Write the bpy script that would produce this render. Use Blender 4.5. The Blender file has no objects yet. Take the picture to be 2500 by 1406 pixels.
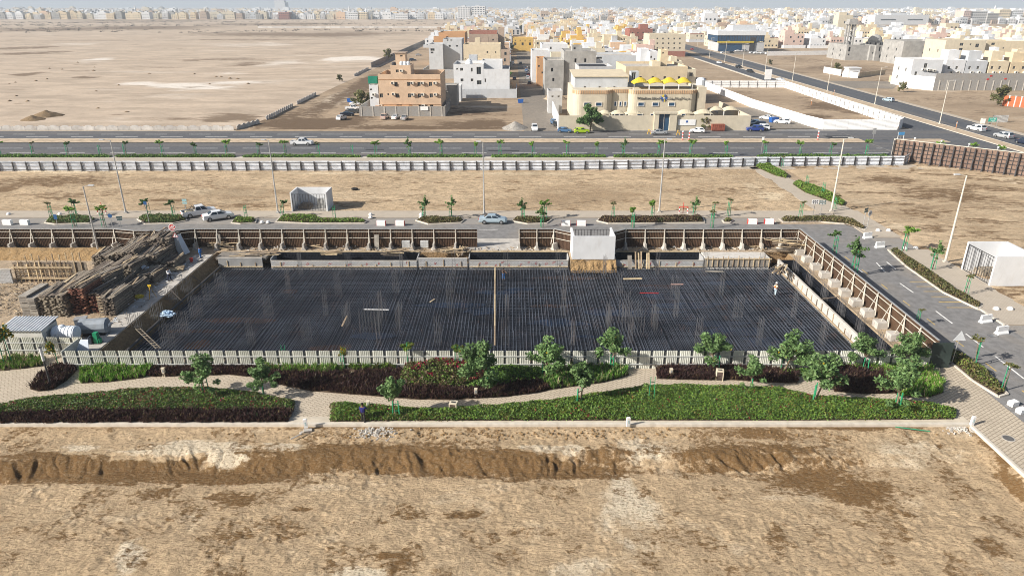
import bpy, bmesh, math, random
import numpy as np
from mathutils import Vector, Matrix

random.seed(11)
RNG = np.random.default_rng(11)
RAD = math.radians
SC = bpy.context.scene
COL = SC.collection

# ---------------------------------------------------------------- camera
CAM_H, FPX = 35.0, 1693.6
TH = math.atan(689 / FPX)
ST, CT = math.sin(TH), math.cos(TH)
cam_d = bpy.data.cameras.new('camera')
cam_d.sensor_width = 36.0
cam_d.lens = 36.0 * FPX / 2500.0
cam_d.clip_start, cam_d.clip_end = 0.5, 60000
cam = bpy.data.objects.new('camera', cam_d)
COL.objects.link(cam)
cam.location = (0, 0, CAM_H)
cam.rotation_euler = (math.pi / 2 - TH, 0, 0)
SC.camera = cam

# ---------------------------------------------------------------- daylight
SUN_EL, SHADOW_AZ = RAD(29), RAD(23)
sun_dir = Vector((math.cos(SUN_EL) * math.cos(SHADOW_AZ), math.cos(SUN_EL) * math.sin(SHADOW_AZ), -math.sin(SUN_EL)))
world = bpy.data.worlds.new('World')
SC.world = world
world.use_nodes = True
wn = world.node_tree
wn.nodes.clear()
wo = wn.nodes.new('ShaderNodeOutputWorld')
wb = wn.nodes.new('ShaderNodeBackground')
sky = wn.nodes.new('ShaderNodeTexSky')
sky.sky_type = 'NISHITA'
sky.sun_disc = False
sky.sun_elevation = SUN_EL
sky.sun_rotation = math.atan2(-sun_dir.x, -sun_dir.y)
sky.altitude = 20
sky.air_density = 1.0
sky.dust_density = 3.0
sky.ozone_density = 1.6
wb.inputs['Strength'].default_value = 0.062
wn.links.new(sky.outputs[0], wb.inputs[0])
wn.links.new(wb.outputs[0], wo.inputs[0])
sun_d = bpy.data.lights.new('sun', 'SUN')
sun_d.energy = 5.0
sun_d.angle = RAD(0.53)
sun_d.color = (1.0, 0.945, 0.87)
sun = bpy.data.objects.new('sun', sun_d)
COL.objects.link(sun)
sun.rotation_euler = sun_dir.to_track_quat('-Z', 'Y').to_euler()
sun.location = (-60, -30, 80)

SC.view_settings.view_transform = 'Standard'
SC.view_settings.look = 'None'
SC.view_settings.gamma = 1.0
SC.view_settings.exposure = 0.62
SC.view_settings.use_curve_mapping = False
SC.render.engine = 'CYCLES'
SC.cycles.max_bounces = 5
SC.cycles.diffuse_bounces = 3
SC.cycles.glossy_bounces = 2
SC.cycles.transmission_bounces = 3
SC.cycles.transparent_max_bounces = 6
SC.cycles.volume_bounces = 0
SC.cycles.use_denoising = True
SC.cycles.filter_width = 1.0
SC.cycles.caustics_reflective = False
SC.cycles.caustics_refractive = False


# ---------------------------------------------------------------- survey of the place (metres, x right, y away)
def at(px, py, z=0.0):
    v = (py - 703) / FPX
    zc = (CAM_H - z) / (ST + v * CT)
    return ((px - 1250) / FPX * zc, zc * (CT - v * ST))


def onY(px, py, Y):
    v = (py - 703) / FPX
    zc = Y / (CT - v * ST)
    return ((px - 1250) / FPX * zc, CAM_H - zc * (ST + v * CT))


# ---------------------------------------------------------------- materials
MATS = {}


def nodes(name):
    m = bpy.data.materials.new(name)
    m.use_nodes = True
    nt = m.node_tree
    b = nt.nodes['Principled BSDF']
    return m, nt, b


def tex_pos(nt, scale=(1, 1, 1), obj=False):
    if obj:
        g = nt.nodes.new('ShaderNodeTexCoord')
        out = g.outputs['Object']
    else:
        g = nt.nodes.new('ShaderNodeNewGeometry')
        out = g.outputs['Position']
    mp = nt.nodes.new('ShaderNodeMapping')
    mp.inputs['Scale'].default_value = scale
    nt.links.new(out, mp.inputs['Vector'])
    return mp.outputs[0]


def noise(nt, vec, scale, detail=4, rough=0.55, dist=0.0):
    n = nt.nodes.new('ShaderNodeTexNoise')
    n.inputs['Scale'].default_value = scale
    n.inputs['Detail'].default_value = detail
    n.inputs['Roughness'].default_value = rough
    n.inputs['Distortion'].default_value = dist
    nt.links.new(vec, n.inputs['Vector'])
    return n.outputs['Fac']


def ramp(nt, fac, lo, hi, a=0.0, b=1.0):
    r = nt.nodes.new('ShaderNodeMapRange')
    r.interpolation_type = 'SMOOTHSTEP'
    r.inputs['From Min'].default_value = lo
    r.inputs['From Max'].default_value = hi
    r.inputs['To Min'].default_value = a
    r.inputs['To Max'].default_value = b
    nt.links.new(fac, r.inputs['Value'])
    return r.outputs[0]


def mixc(nt, fac, a, b, mode='MIX'):
    m = nt.nodes.new('ShaderNodeMix')
    m.data_type = 'RGBA'
    m.blend_type = mode
    if isinstance(fac, (int, float)):
        m.inputs[0].default_value = fac
    else:
        nt.links.new(fac, m.inputs[0])
    for s, i in ((a, 6), (b, 7)):
        if isinstance(s, tuple):
            m.inputs[i].default_value = (*s[:3], 1)
        else:
            nt.links.new(s, m.inputs[i])
    return m.outputs[2]


def math_n(nt, op, a, b=0.0):
    n = nt.nodes.new('ShaderNodeMath')
    n.operation = op
    for s, i in ((a, 0), (b, 1)):
        if isinstance(s, (int, float)):
            n.inputs[i].default_value = s
        else:
            nt.links.new(s, n.inputs[i])
    return n.outputs[0]


def bump(nt, b, h, strength=0.5, dist=0.1):
    n = nt.nodes.new('ShaderNodeBump')
    n.inputs['Strength'].default_value = strength
    n.inputs['Distance'].default_value = dist
    nt.links.new(h, n.inputs['Height'])
    nt.links.new(n.outputs[0], b.inputs['Normal'])


def mat(name, rgb, rough=0.8, var=0.12, scale=1.2, metal=0.0, bmp=0.0, bscale=8.0, rnd=0.0, dirt=0.0, dirt_rgb=(0.30, 0.24, 0.17), spec=0.3):
    """painted or plain material: a base colour, slow uneven wear, dust stains, per-piece variation"""
    if name in MATS:
        return MATS[name]
    m, nt, b = nodes(name)
    p = tex_pos(nt)
    n1 = noise(nt, p, scale, 5)
    lo = tuple(max(0, c * (1 - var)) for c in rgb)
    hi = tuple(min(1, c * (1 + var)) for c in rgb)
    c = mixc(nt, ramp(nt, n1, 0.3, 0.7), lo, hi)
    if dirt:
        n2 = noise(nt, tex_pos(nt, (1, 1, 0.35)), 0.9, 6, 0.65)
        c = mixc(nt, ramp(nt, n2, 0.5, 0.75, 0, dirt), c, dirt_rgb)
    if rnd:
        oi = nt.nodes.new('ShaderNodeObjectInfo')
        hs = nt.nodes.new('ShaderNodeHueSaturation')
        nt.links.new(c, hs.inputs['Color'])
        nt.links.new(ramp(nt, oi.outputs['Random'], 0, 1, 1 - rnd, 1 + rnd), hs.inputs['Value'])
        nt.links.new(ramp(nt, oi.outputs['Random'], 0, 1, 0.5 - rnd * 0.03, 0.5 + rnd * 0.03), hs.inputs['Hue'])
        c = hs.outputs[0]
    nt.links.new(c, b.inputs['Base Color'])
    b.inputs['Roughness'].default_value = rough
    b.inputs['Metallic'].default_value = metal
    b.inputs['Specular IOR Level'].default_value = spec
    if bmp:
        bump(nt, b, noise(nt, p, bscale, 4), bmp, 0.05)
    MATS[name] = m
    return m


def glass_mat(name, rgb=(0.02, 0.03, 0.04), rough=0.08):
    if name in MATS:
        return MATS[name]
    m, nt, b = nodes(name)
    n1 = noise(nt, tex_pos(nt), 0.35, 2)
    nt.links.new(mixc(nt, n1, tuple(c * 0.6 for c in rgb), tuple(c * 1.5 for c in rgb)), b.inputs['Base Color'])
    b.inputs['Roughness'].default_value = rough
    b.inputs['Specular IOR Level'].default_value = 0.7
    MATS[name] = m
    return m


def leaf_mat(name, rgb, var=0.45, trans=0.25, scale=1.3, rgb2=None, mix2=(0.5, 0.7), rnd=0.15):
    if name in MATS:
        return MATS[name]
    m, nt, b = nodes(name)
    p = tex_pos(nt)
    n1 = noise(nt, p, scale * 4, 2)
    n2 = noise(nt, p, scale, 3)
    c = mixc(nt, ramp(nt, n1, 0.3, 0.7), tuple(x * (1 - var) for x in rgb), tuple(min(1, x * (1 + var)) for x in rgb))
    if rgb2:
        c = mixc(nt, ramp(nt, n2, mix2[0], mix2[1]), c, rgb2)
    oi = nt.nodes.new('ShaderNodeObjectInfo')
    hs = nt.nodes.new('ShaderNodeHueSaturation')
    nt.links.new(c, hs.inputs['Color'])
    nt.links.new(ramp(nt, oi.outputs['Random'], 0, 1, 1 - rnd, 1 + rnd), hs.inputs['Value'])
    c = hs.outputs[0]
    nt.links.new(c, b.inputs['Base Color'])
    b.inputs['Roughness'].default_value = 0.55
    b.inputs['Specular IOR Level'].default_value = 0.3
    tr = nt.nodes.new('ShaderNodeBsdfTranslucent')
    nt.links.new(c, tr.inputs['Color'])
    ms = nt.nodes.new('ShaderNodeMixShader')
    ms.inputs[0].default_value = trans
    nt.links.new(b.outputs[0], ms.inputs[1])
    nt.links.new(tr.outputs[0], ms.inputs[2])
    nt.links.new(ms.outputs[0], nt.nodes['Material Output'].inputs[0])
    MATS[name] = m
    return m


def soil_mat(name, base, dark, pale, grain=1.0, big=0.05, sx=1.0, bump_s=0.6, clod=3.0, lo=0.53, hi=0.68, attr=True, fine_dark=0.5, bdist=0.16):
    """dry soil: tan base, damp brown stains, pale crust; 'damp' and 'pale' vertex attributes steer where they lie"""
    if name in MATS:
        return MATS[name]
    m, nt, b = nodes(name)
    p = tex_pos(nt, (sx, 1, 1))
    nb = noise(nt, p, big, 6, 0.6, 0.4)
    nm = noise(nt, p, big * 7, 6, 0.65, 0.3)
    nf = noise(nt, p, clod, 5, 0.7)
    ng = noise(nt, p, clod * 6, 4, 0.7)
    c = mixc(nt, ramp(nt, nm, 0.3, 0.7), tuple(x * 0.78 for x in base), tuple(min(1, x * 1.2) for x in base))
    d = ramp(nt, math_n(nt, 'ADD', math_n(nt, 'MULTIPLY', nb, 0.6), math_n(nt, 'MULTIPLY', nm, 0.4)), lo, hi)
    pl = ramp(nt, noise(nt, tex_pos(nt, (sx, 1, 1)), big * 2.3, 5, 0.6, 0.5), 0.56, 0.72, 0, 0.7)
    if attr:
        a1 = nt.nodes.new('ShaderNodeAttribute'); a1.attribute_name = 'damp'
        a2 = nt.nodes.new('ShaderNodeAttribute'); a2.attribute_name = 'pale'
        d = math_n(nt, 'MAXIMUM', math_n(nt, 'MULTIPLY', d, 0.55), ramp(nt, math_n(nt, 'ADD', math_n(nt, 'ADD', a1.outputs['Fac'], math_n(nt, 'MULTIPLY', math_n(nt, 'SUBTRACT', nm, 0.5), 0.9)), math_n(nt, 'MULTIPLY', math_n(nt, 'SUBTRACT', nf, 0.5), 1.8)), 0.35, 0.75))
        pl = math_n(nt, 'MAXIMUM', math_n(nt, 'MULTIPLY', pl, 0.5), ramp(nt, math_n(nt, 'ADD', a2.outputs['Fac'], math_n(nt, 'MULTIPLY', math_n(nt, 'SUBTRACT', nm, 0.5), 0.8)), 0.35, 0.75))
    c = mixc(nt, pl, c, pale)
    c = mixc(nt, d, c, dark)
    ns = noise(nt, p, clod * 1.7, 5, 0.72, 0.15)
    c = mixc(nt, ramp(nt, ns, 0.51, 0.60, 0, fine_dark), c, tuple(0.35 * x + 0.3 * y for x, y in zip(base, dark)))  # fine dark specks: shadows of the small relief painted into the colour
    # little dark clods of turned earth, with the shade among them painted in
    c = mixc(nt, ramp(nt, nf, 0.58, 0.70, 0, fine_dark), c, tuple(0.5 * (x + y) * 0.75 for x, y in zip(base, dark)))
    c = mixc(nt, ramp(nt, ng, 0.35, 0.65, 0.0, 0.22), c, tuple(x * 0.62 for x in base))
    nt.links.new(c, b.inputs['Base Color'])
    b.inputs['Roughness'].default_value = 0.95
    b.inputs['Specular IOR Level'].default_value = 0.1
    h = math_n(nt, 'ADD', math_n(nt, 'SUBTRACT', nf, math_n(nt, 'MULTIPLY', ns, 0.6)), math_n(nt, 'MULTIPLY', ng, 0.35))
    bump(nt, b, h, bump_s, bdist)
    MATS[name] = m
    return m


def brick_mat(name, c1, c2, mortar, w, h, gap=0.012, rz=0.0, vertical=False, bmp=0.5, stain=0.35, stain_rgb=(0.3, 0.25, 0.19)):
    """coursed blocks or pavers too small to pick apart"""
    if name in MATS:
        return MATS[name]
    m, nt, b = nodes(name)
    g = nt.nodes.new('ShaderNodeNewGeometry')
    mp = nt.nodes.new('ShaderNodeMapping')
    if vertical:
        # x+y along the wall, z up
        sep = nt.nodes.new('ShaderNodeSeparateXYZ'); nt.links.new(g.outputs['Position'], sep.inputs[0])
        cb = nt.nodes.new('ShaderNodeCombineXYZ')
        nt.links.new(math_n(nt, 'ADD', sep.outputs[0], sep.outputs[1]), cb.inputs[0])
        nt.links.new(sep.outputs[2], cb.inputs[1])
        nt.links.new(cb.outputs[0], mp.inputs['Vector'])
    else:
        nt.links.new(g.outputs['Position'], mp.inputs['Vector'])
        mp.inputs['Rotation'].default_value = (0, 0, rz)
    br = nt.nodes.new('ShaderNodeTexBrick')
    br.inputs['Color1'].default_value = (*c1, 1)
    br.inputs['Color2'].default_value = (*c2, 1)
    br.inputs['Mortar'].default_value = (*mortar, 1)
    br.inputs['Scale'].default_value = 1.0
    br.inputs['Brick Width'].default_value = w
    br.inputs['Row Height'].default_value = h
    br.inputs['Mortar Size'].default_value = gap
    br.inputs['Bias'].default_value = 0.0
    nt.links.new(mp.outputs[0], br.inputs['Vector'])
    p = tex_pos(nt)
    n2 = noise(nt, p, 0.45, 6, 0.65)
    n3 = noise(nt, p, 6.0, 4, 0.6)
    c = mixc(nt, ramp(nt, n2, 0.45, 0.72, 0, stain), br.outputs['Color'], stain_rgb)
    c = mixc(nt, ramp(nt, n3, 0.3, 0.7, 0, 0.25), c, tuple(x * 0.75 for x in c1))
    nt.links.new(c, b.inputs['Base Color'])
    b.inputs['Roughness'].default_value = 0.88
    b.inputs['Specular IOR Level'].default_value = 0.2
    inv = math_n(nt, 'SUBTRACT', 1.0, br.outputs['Fac'])
    bump(nt, b, math_n(nt, 'ADD', inv, math_n(nt, 'MULTIPLY', n3, 0.3)), bmp, 0.02)
    MATS[name] = m
    return m


def asphalt_mat(name, rgb, dust=0.35, dust_rgb=(0.30, 0.25, 0.19), stretch=(1, 1, 1)):
    if name in MATS:
        return MATS[name]
    m, nt, b = nodes(name)
    p = tex_pos(nt)
    ps = tex_pos(nt, stretch)
    n1 = noise(nt, ps, 0.12, 6, 0.6, 0.5)
    n2 = noise(nt, p, 1.1, 5, 0.65)
    n3 = noise(nt, p, 22, 3, 0.6)
    n4 = noise(nt, ps, 0.5, 5, 0.7, 0.8)
    c = mixc(nt, ramp(nt, n2, 0.3, 0.7), tuple(x * 0.8 for x in rgb), tuple(x * 1.25 for x in rgb))
    c = mixc(nt, ramp(nt, n1, 0.45, 0.75, 0, dust), c, dust_rgb)
    c = mixc(nt, ramp(nt, n4, 0.62, 0.72, 0, 0.45), c, tuple(x * 0.45 for x in rgb))
    c = mixc(nt, ramp(nt, n3, 0.3, 0.7, 0, 0.25), c, tuple(x * 1.7 for x in rgb))
    nt.links.new(c, b.inputs['Base Color'])
    b.inputs['Roughness'].default_value = 0.85
    b.inputs['Specular IOR Level'].default_value = 0.25
    bump(nt, b, n3, 0.25, 0.01)
    MATS[name] = m
    return m


# ---------------------------------------------------------------- mesh helpers
class MB:
    def __init__(self):
        self.v, self.f, self.m = [], [], []

    def add(self, vs, fs, m=0):
        o = len(self.v)
        self.v += [tuple(p) for p in vs]
        self.f += [tuple(i + o for i in f) for f in fs]
        self.m += [m] * len(fs)
        return self

    def box(self, x0, x1, y0, y1, z0, z1, m=0):
        return self.add([(x0, y0, z0), (x1, y0, z0), (x1, y1, z0), (x0, y1, z0), (x0, y0, z1), (x1, y0, z1), (x1, y1, z1), (x0, y1, z1)],
                        [(0, 3, 2, 1), (4, 5, 6, 7), (0, 1, 5, 4), (1, 2, 6, 5), (2, 3, 7, 6), (3, 0, 4, 7)], m)

    def obox(self, c, s, rz=0.0, m=0, rx=0.0, ry=0.0):
        M = Matrix.Translation(Vector(c)) @ Matrix.Rotation(rz, 4, 'Z') @ Matrix.Rotation(ry, 4, 'Y') @ Matrix.Rotation(rx, 4, 'X')
        hx, hy, hz = s[0] / 2, s[1] / 2, s[2] / 2
        vs = [M @ Vector(p) for p in [(-hx, -hy, -hz), (hx, -hy, -hz), (hx, hy, -hz), (-hx, hy, -hz), (-hx, -hy, hz), (hx, -hy, hz), (hx, hy, hz), (-hx, hy, hz)]]
        return self.add(vs, [(0, 3, 2, 1), (4, 5, 6, 7), (0, 1, 5, 4), (1, 2, 6, 5), (2, 3, 7, 6), (3, 0, 4, 7)], m)

    def bar(self, p0, p1, w, h, m=0):
        p0, p1 = Vector(p0), Vector(p1)
        d = (p1 - p0)
        L = d.length
        q = d.to_track_quat('X', 'Z').to_matrix().to_4x4()
        M = Matrix.Translation((p0 + p1) / 2) @ q
        hx, hy, hz = L / 2, w / 2, h / 2
        vs = [M @ Vector(p) for p in [(-hx, -hy, -hz), (hx, -hy, -hz), (hx, hy, -hz), (-hx, hy, -hz), (-hx, -hy, hz), (hx, -hy, hz), (hx, hy, hz), (-hx, hy, hz)]]
        return self.add(vs, [(0, 3, 2, 1), (4, 5, 6, 7), (0, 1, 5, 4), (1, 2, 6, 5), (2, 3, 7, 6), (3, 0, 4, 7)], m)

    def tube(self, p0, p1, r0, r1=None, n=8, m=0, caps=True):
        r1 = r0 if r1 is None else r1
        p0, p1 = Vector(p0), Vector(p1)
        q = (p1 - p0).to_track_quat('Z', 'Y').to_matrix()
        vs = []
        for p, r in ((p0, r0), (p1, r1)):
            for i in range(n):
                a = 2 * math.pi * i / n
                vs.append(p + q @ Vector((r * math.cos(a), r * math.sin(a), 0)))
        fs = [(i, (i + 1) % n, n + (i + 1) % n, n + i) for i in range(n)]
        if caps:
            fs += [tuple(reversed(range(n))), tuple(range(n, 2 * n))]
        return self.add(vs, fs, m)

    def lathe(self, prof, n=12, c=(0, 0, 0), m=0):
        vs, fs = [], []
        for r, z in prof:
            for i in range(n):
                a = 2 * math.pi * i / n
                vs.append((c[0] + r * math.cos(a), c[1] + r * math.sin(a), c[2] + z))
        for k in range(len(prof) - 1):
            for i in range(n):
                j = (i + 1) % n
                fs.append((k * n + i, k * n + j, (k + 1) * n + j, (k + 1) * n + i))
        fs.append(tuple(reversed(range(n))))
        fs.append(tuple(range((len(prof) - 1) * n, len(prof) * n)))
        return self.add(vs, fs, m)

    def prism(self, poly, z0, z1, m=0):
        n = len(poly)
        a = sum(poly[i][0] * poly[(i + 1) % n][1] - poly[(i + 1) % n][0] * poly[i][1] for i in range(n))
        if a < 0:
            poly = poly[::-1]
        vs = [(x, y, z0) for x, y in poly] + [(x, y, z1) for x, y in poly]
        fs = [tuple(reversed(range(n))), tuple(range(n, 2 * n))] + [(i, (i + 1) % n, n + (i + 1) % n, n + i) for i in range(n)]
        return self.add(vs, fs, m)

    def extrude(self, prof, axis_pts, m=0):
        """profile (a list of 3-D points) copied at two places and joined"""
        n = len(prof[0])
        vs = [p for ring in prof for p in ring]
        fs = []
        for k in range(len(prof) - 1):
            for i in range(n):
                j = (i + 1) % n
                fs.append((k * n + i, k * n + j, (k + 1) * n + j, (k + 1) * n + i))
        fs.append(tuple(reversed(range(n))))
        fs.append(tuple(range((len(prof) - 1) * n, len(prof) * n)))
        return self.add(vs, fs, m)

    def mesh(self, name, mats, smooth=False):
        me = bpy.data.meshes.new(name)
        me.from_pydata(self.v, [], self.f)
        for mm in (mats if isinstance(mats, (list, tuple)) else [mats]):
            me.materials.append(mm)
        if any(self.m):
            me.polygons.foreach_set('material_index', self.m)
        if smooth:
            me.polygons.foreach_set('use_smooth', [True] * len(me.polygons))
        me.update()
        return me


def np_mesh(name, V, Fc, mats, midx=None, smooth=False):
    me = bpy.data.meshes.new(name)
    k = Fc.shape[1]
    me.vertices.add(len(V))
    me.vertices.foreach_set('co', np.ascontiguousarray(V, dtype=np.float32).ravel())
    me.loops.add(Fc.size)
    me.loops.foreach_set('vertex_index', np.ascontiguousarray(Fc, dtype=np.int32).ravel())
    me.polygons.add(len(Fc))
    me.polygons.foreach_set('loop_start', np.arange(0, Fc.size, k, dtype=np.int32))
    for mm in (mats if isinstance(mats, (list, tuple)) else [mats]):
        me.materials.append(mm)
    if midx is not None:
        me.polygons.foreach_set('material_index', np.asarray(midx, dtype=np.int32))
    me.polygons.foreach_set('use_smooth', np.full(len(Fc), smooth, dtype=bool))
    me.update(calc_edges=True)
    return me


def link(name, data, parent=None, loc=None, rz=None):
    o = bpy.data.objects.new(name, data)
    COL.objects.link(o)
    if parent is not None:
        o.parent = parent
    if loc is not None:
        o.location = loc
    if rz is not None:
        o.rotation_euler = (0, 0, rz)
    return o


def obj(name, mb, mats, parent=None, loc=None, rz=None, smooth=False):
    return link(name, mb.mesh(name, mats, smooth), parent, loc, rz)


def tag(o, label=None, cat=None, group=None, kind=None):
    if label:
        o['label'] = label
    if cat:
        o['category'] = cat
    if group:
        o['group'] = group
    if kind:
        o['kind'] = kind
    return o


def thing(name, label, cat, loc=(0, 0, 0), rz=0.0, group=None):
    o = link(name, None, None, loc, rz)
    o.empty_display_size = 0.3
    return tag(o, label, cat, group)


def struct(name, mb, mats, parent=None, smooth=False, kind='structure'):
    o = obj(name, mb, mats, parent, smooth=smooth)
    if parent is None:
        o['kind'] = kind
    return o


def copy_tree(o, parent=None):
    c = o.copy()
    COL.objects.link(c)
    c.parent = parent
    for ch in list(KIDS.get(o.name, ())):
        k = copy_tree(ch, c)
    return c


KIDS = {}


def index_kids(o):
    KIDS[o.name] = list(o.children)
    for ch in o.children:
        index_kids(ch)
    return o


ORD = ['first', 'second', 'third', 'fourth', 'fifth', 'sixth', 'seventh', 'eighth', 'ninth', 'tenth', 'eleventh', 'twelfth', 'thirteenth', 'fourteenth',
       'fifteenth', 'sixteenth', 'seventeenth', 'eighteenth', 'nineteenth', 'twentieth', 'twenty-first', 'twenty-second', 'twenty-third', 'twenty-fourth',
       'twenty-fifth', 'twenty-sixth', 'twenty-seventh', 'twenty-eighth', 'twenty-ninth', 'thirtieth', 'thirty-first', 'thirty-second', 'thirty-third',
       'thirty-fourth', 'thirty-fifth', 'thirty-sixth', 'thirty-seventh', 'thirty-eighth', 'thirty-ninth', 'fortieth', 'forty-first', 'forty-second',
       'forty-third', 'forty-fourth', 'forty-fifth', 'forty-sixth', 'forty-seventh', 'forty-eighth']


def vnoise(X, Y, cell, seed):
    """smooth value noise in [0,1] sampled on arrays"""
    g = np.random.default_rng(seed).random((128, 128))
    x, y = X / cell, Y / cell
    xi, yi = np.floor(x).astype(int), np.floor(y).astype(int)
    fx, fy = x - xi, y - yi
    fx, fy = fx * fx * (3 - 2 * fx), fy * fy * (3 - 2 * fy)
    a, b = g[xi % 128, yi % 128], g[(xi + 1) % 128, yi % 128]
    c, d = g[xi % 128, (yi + 1) % 128], g[(xi + 1) % 128, (yi + 1) % 128]
    return (a * (1 - fx) + b * fx) * (1 - fy) + (c * (1 - fx) + d * fx) * fy


def fbm(X, Y, cell, seed, octv=4, gain=0.5):
    t, amp, s = 0, 1.0, 0
    for k in range(octv):
        t = t + amp * vnoise(X, Y, cell / 2 ** k, seed + k)
        s += amp
        amp *= gain
    return t / s


def sstep(a, b, x):
    t = np.clip((x - a) / (b - a), 0, 1)
    return t * t * (3 - 2 * t)


def terrain(name, xs, ys, zf, mats, damp=None, pale=None, kind='structure', skip=None):
    X, Y = np.meshgrid(xs, ys)
    Z = zf(X, Y)
    V = np.stack([X, Y, Z], -1).reshape(-1, 3)
    ny, nx = X.shape
    i = np.arange(ny - 1)[:, None] * nx + np.arange(nx - 1)[None, :]
    Fq = np.stack([i, i + 1, i + nx + 1, i + nx], -1)
    Fq = Fq.reshape(-1, 4)
    if skip is not None:
        cx = V[Fq, 0].mean(1); cy = V[Fq, 1].mean(1)
        Fq = Fq[~skip(cx, cy)]
    me = np_mesh(name, V, Fq, mats, smooth=True)
    for nm, fn in (('damp', damp), ('pale', pale)):
        a = me.attributes.new(nm, 'FLOAT', 'POINT')
        val = np.zeros(len(V)) if fn is None else fn(X, Y).ravel()
        a.data.foreach_set('value', val.astype(np.float32))
    o = link(name, me)
    o['kind'] = kind
    return o

# ================================================================ palette
SAND_FIELD = soil_mat('sand_field', (0.50, 0.405, 0.31), (0.20, 0.145, 0.098), (0.76, 0.70, 0.62), big=0.012, sx=0.45, clod=0.22, bump_s=0.3, lo=0.56, hi=0.66, fine_dark=0.22, bdist=0.5)
LOT = soil_mat('turned_soil', (0.56, 0.425, 0.275), (0.18, 0.112, 0.058), (0.70, 0.57, 0.39), big=0.06, sx=0.5, clod=1.1, bump_s=1.0, lo=0.49, hi=0.60, fine_dark=0.6, bdist=0.3)
LOT2 = soil_mat('streaked_soil', (0.57, 0.435, 0.285), (0.16, 0.098, 0.05), (0.69, 0.56, 0.39), big=0.07, sx=0.4, clod=1.2, bump_s=1.0, lo=0.49, hi=0.60, fine_dark=0.55, bdist=0.3)
TOWN = soil_mat('town_soil', (0.40, 0.305, 0.21), (0.13, 0.088, 0.055), (0.56, 0.47, 0.36), big=0.03, sx=0.6, clod=0.5, bump_s=0.4, lo=0.50, hi=0.62, fine_dark=0.35, bdist=0.3)
FORE = soil_mat('foreground_clay', (0.51, 0.38, 0.238), (0.155, 0.086, 0.032), (0.68, 0.58, 0.43), big=0.16, sx=0.7, clod=3.0, bump_s=0.9, lo=0.56, hi=0.66, fine_dark=0.65, bdist=0.22)
SITE = soil_mat('site_dust', (0.47, 0.37, 0.26), (0.20, 0.135, 0.075), (0.62, 0.52, 0.40), big=0.12, clod=2.2, bump_s=0.8, attr=False, bdist=0.2)
CLAY_CUT = soil_mat('cut_clay', (0.36, 0.24, 0.13), (0.13, 0.08, 0.04), (0.5, 0.38, 0.24), big=0.3, clod=2.0, bump_s=1.0, attr=False, bdist=0.3)
ASPHALT = asphalt_mat('asphalt', (0.095, 0.098, 0.105), stretch=(0.04, 1, 1))
ASPHALT_NS = asphalt_mat('asphalt_avenue', (0.080, 0.085, 0.094), stretch=(1, 0.05, 1))
ASPHALT_ST = asphalt_mat('asphalt_street', (0.19, 0.185, 0.18), dust=0.5, stretch=(1, 0.6, 1))
LANE = asphalt_mat('side_lane', (0.20, 0.175, 0.145), dust=0.6, stretch=(1, 0.5, 1))
PAVE = brick_mat('garden_paving', (0.56, 0.48, 0.37), (0.50, 0.43, 0.33), (0.27, 0.22, 0.165), 0.62, 0.31, 0.03, rz=RAD(-32), bmp=0.5, stain=0.3)
WALK = brick_mat('sidewalk_paving', (0.52, 0.455, 0.37), (0.47, 0.41, 0.33), (0.33, 0.28, 0.22), 0.4, 0.2, 0.014, bmp=0.3, stain=0.3)
BAY = brick_mat('parking_paving', (0.33, 0.31, 0.28), (0.29, 0.27, 0.25), (0.2, 0.18, 0.16), 0.4, 0.2, 0.014, bmp=0.3, stain=0.4)
KERB = mat('kerb_concrete', (0.58, 0.53, 0.45), 0.85, 0.1, 1.5, dirt=0.4)
PAINT = mat('road_paint', (0.80, 0.79, 0.75), 0.7, 0.2, 2.5, dirt=0.6, dirt_rgb=(0.12, 0.12, 0.12))
PAINT_Y = mat('yellow_paint', (0.55, 0.38, 0.12), 0.7, 0.2, 2.5, dirt=0.6, dirt_rgb=(0.15, 0.13, 0.1))
CONC = mat('concrete', (0.47, 0.44, 0.395), 0.85, 0.15, 1.0, bmp=0.2, dirt=0.45)
CONC_D = mat('dark_concrete', (0.27, 0.27, 0.265), 0.85, 0.15, 0.7, bmp=0.2, dirt=0.3, dirt_rgb=(0.18, 0.17, 0.16))
BLOCK = brick_mat('grey_block', (0.47, 0.48, 0.485), (0.40, 0.41, 0.42), (0.24, 0.235, 0.23), 0.42, 0.21, 0.018, vertical=True, stain=0.3)
BLOCK_R = brick_mat('rough_block', (0.30, 0.295, 0.285), (0.25, 0.245, 0.24), (0.38, 0.36, 0.33), 0.42, 0.21, 0.02, vertical=True, stain=0.45)
RED_BRICK = brick_mat('red_block', (0.30, 0.075, 0.045), (0.25, 0.06, 0.035), (0.35, 0.30, 0.26), 0.42, 0.21, 0.02, vertical=True, stain=0.25)
WHITE_W = mat('white_render', (0.66, 0.67, 0.68), 0.85, 0.04, 0.6, dirt=0.2)
WHITE_P = mat('white_paint', (0.82, 0.82, 0.81), 0.6, 0.04, 1.0, dirt=0.12)
STEEL = mat('galvanised_steel', (0.50, 0.50, 0.49), 0.45, 0.12, 3.0, metal=0.5, dirt=0.25)
PALE_STEEL = mat('cream_steel', (0.60, 0.56, 0.48), 0.5, 0.08, 2.0, dirt=0.25)
DARK_STEEL = mat('dark_steel', (0.045, 0.043, 0.045), 0.55, 0.2, 3.0)
REBAR = mat('rebar_steel', (0.075, 0.086, 0.108), 0.5, 0.35, 0.25, metal=0.0, dirt=0.5, dirt_rgb=(0.16, 0.085, 0.05))
REBAR_COL = mat('starter_bar_steel', (0.13, 0.13, 0.135), 0.6, 0.25, 0.5, metal=0.0, dirt=0.4, dirt_rgb=(0.2, 0.12, 0.08))
BITUMEN = mat('bitumen_coat', (0.010, 0.012, 0.018), 0.6, 0.4, 1.4, bmp=0.6, bscale=5)
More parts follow.
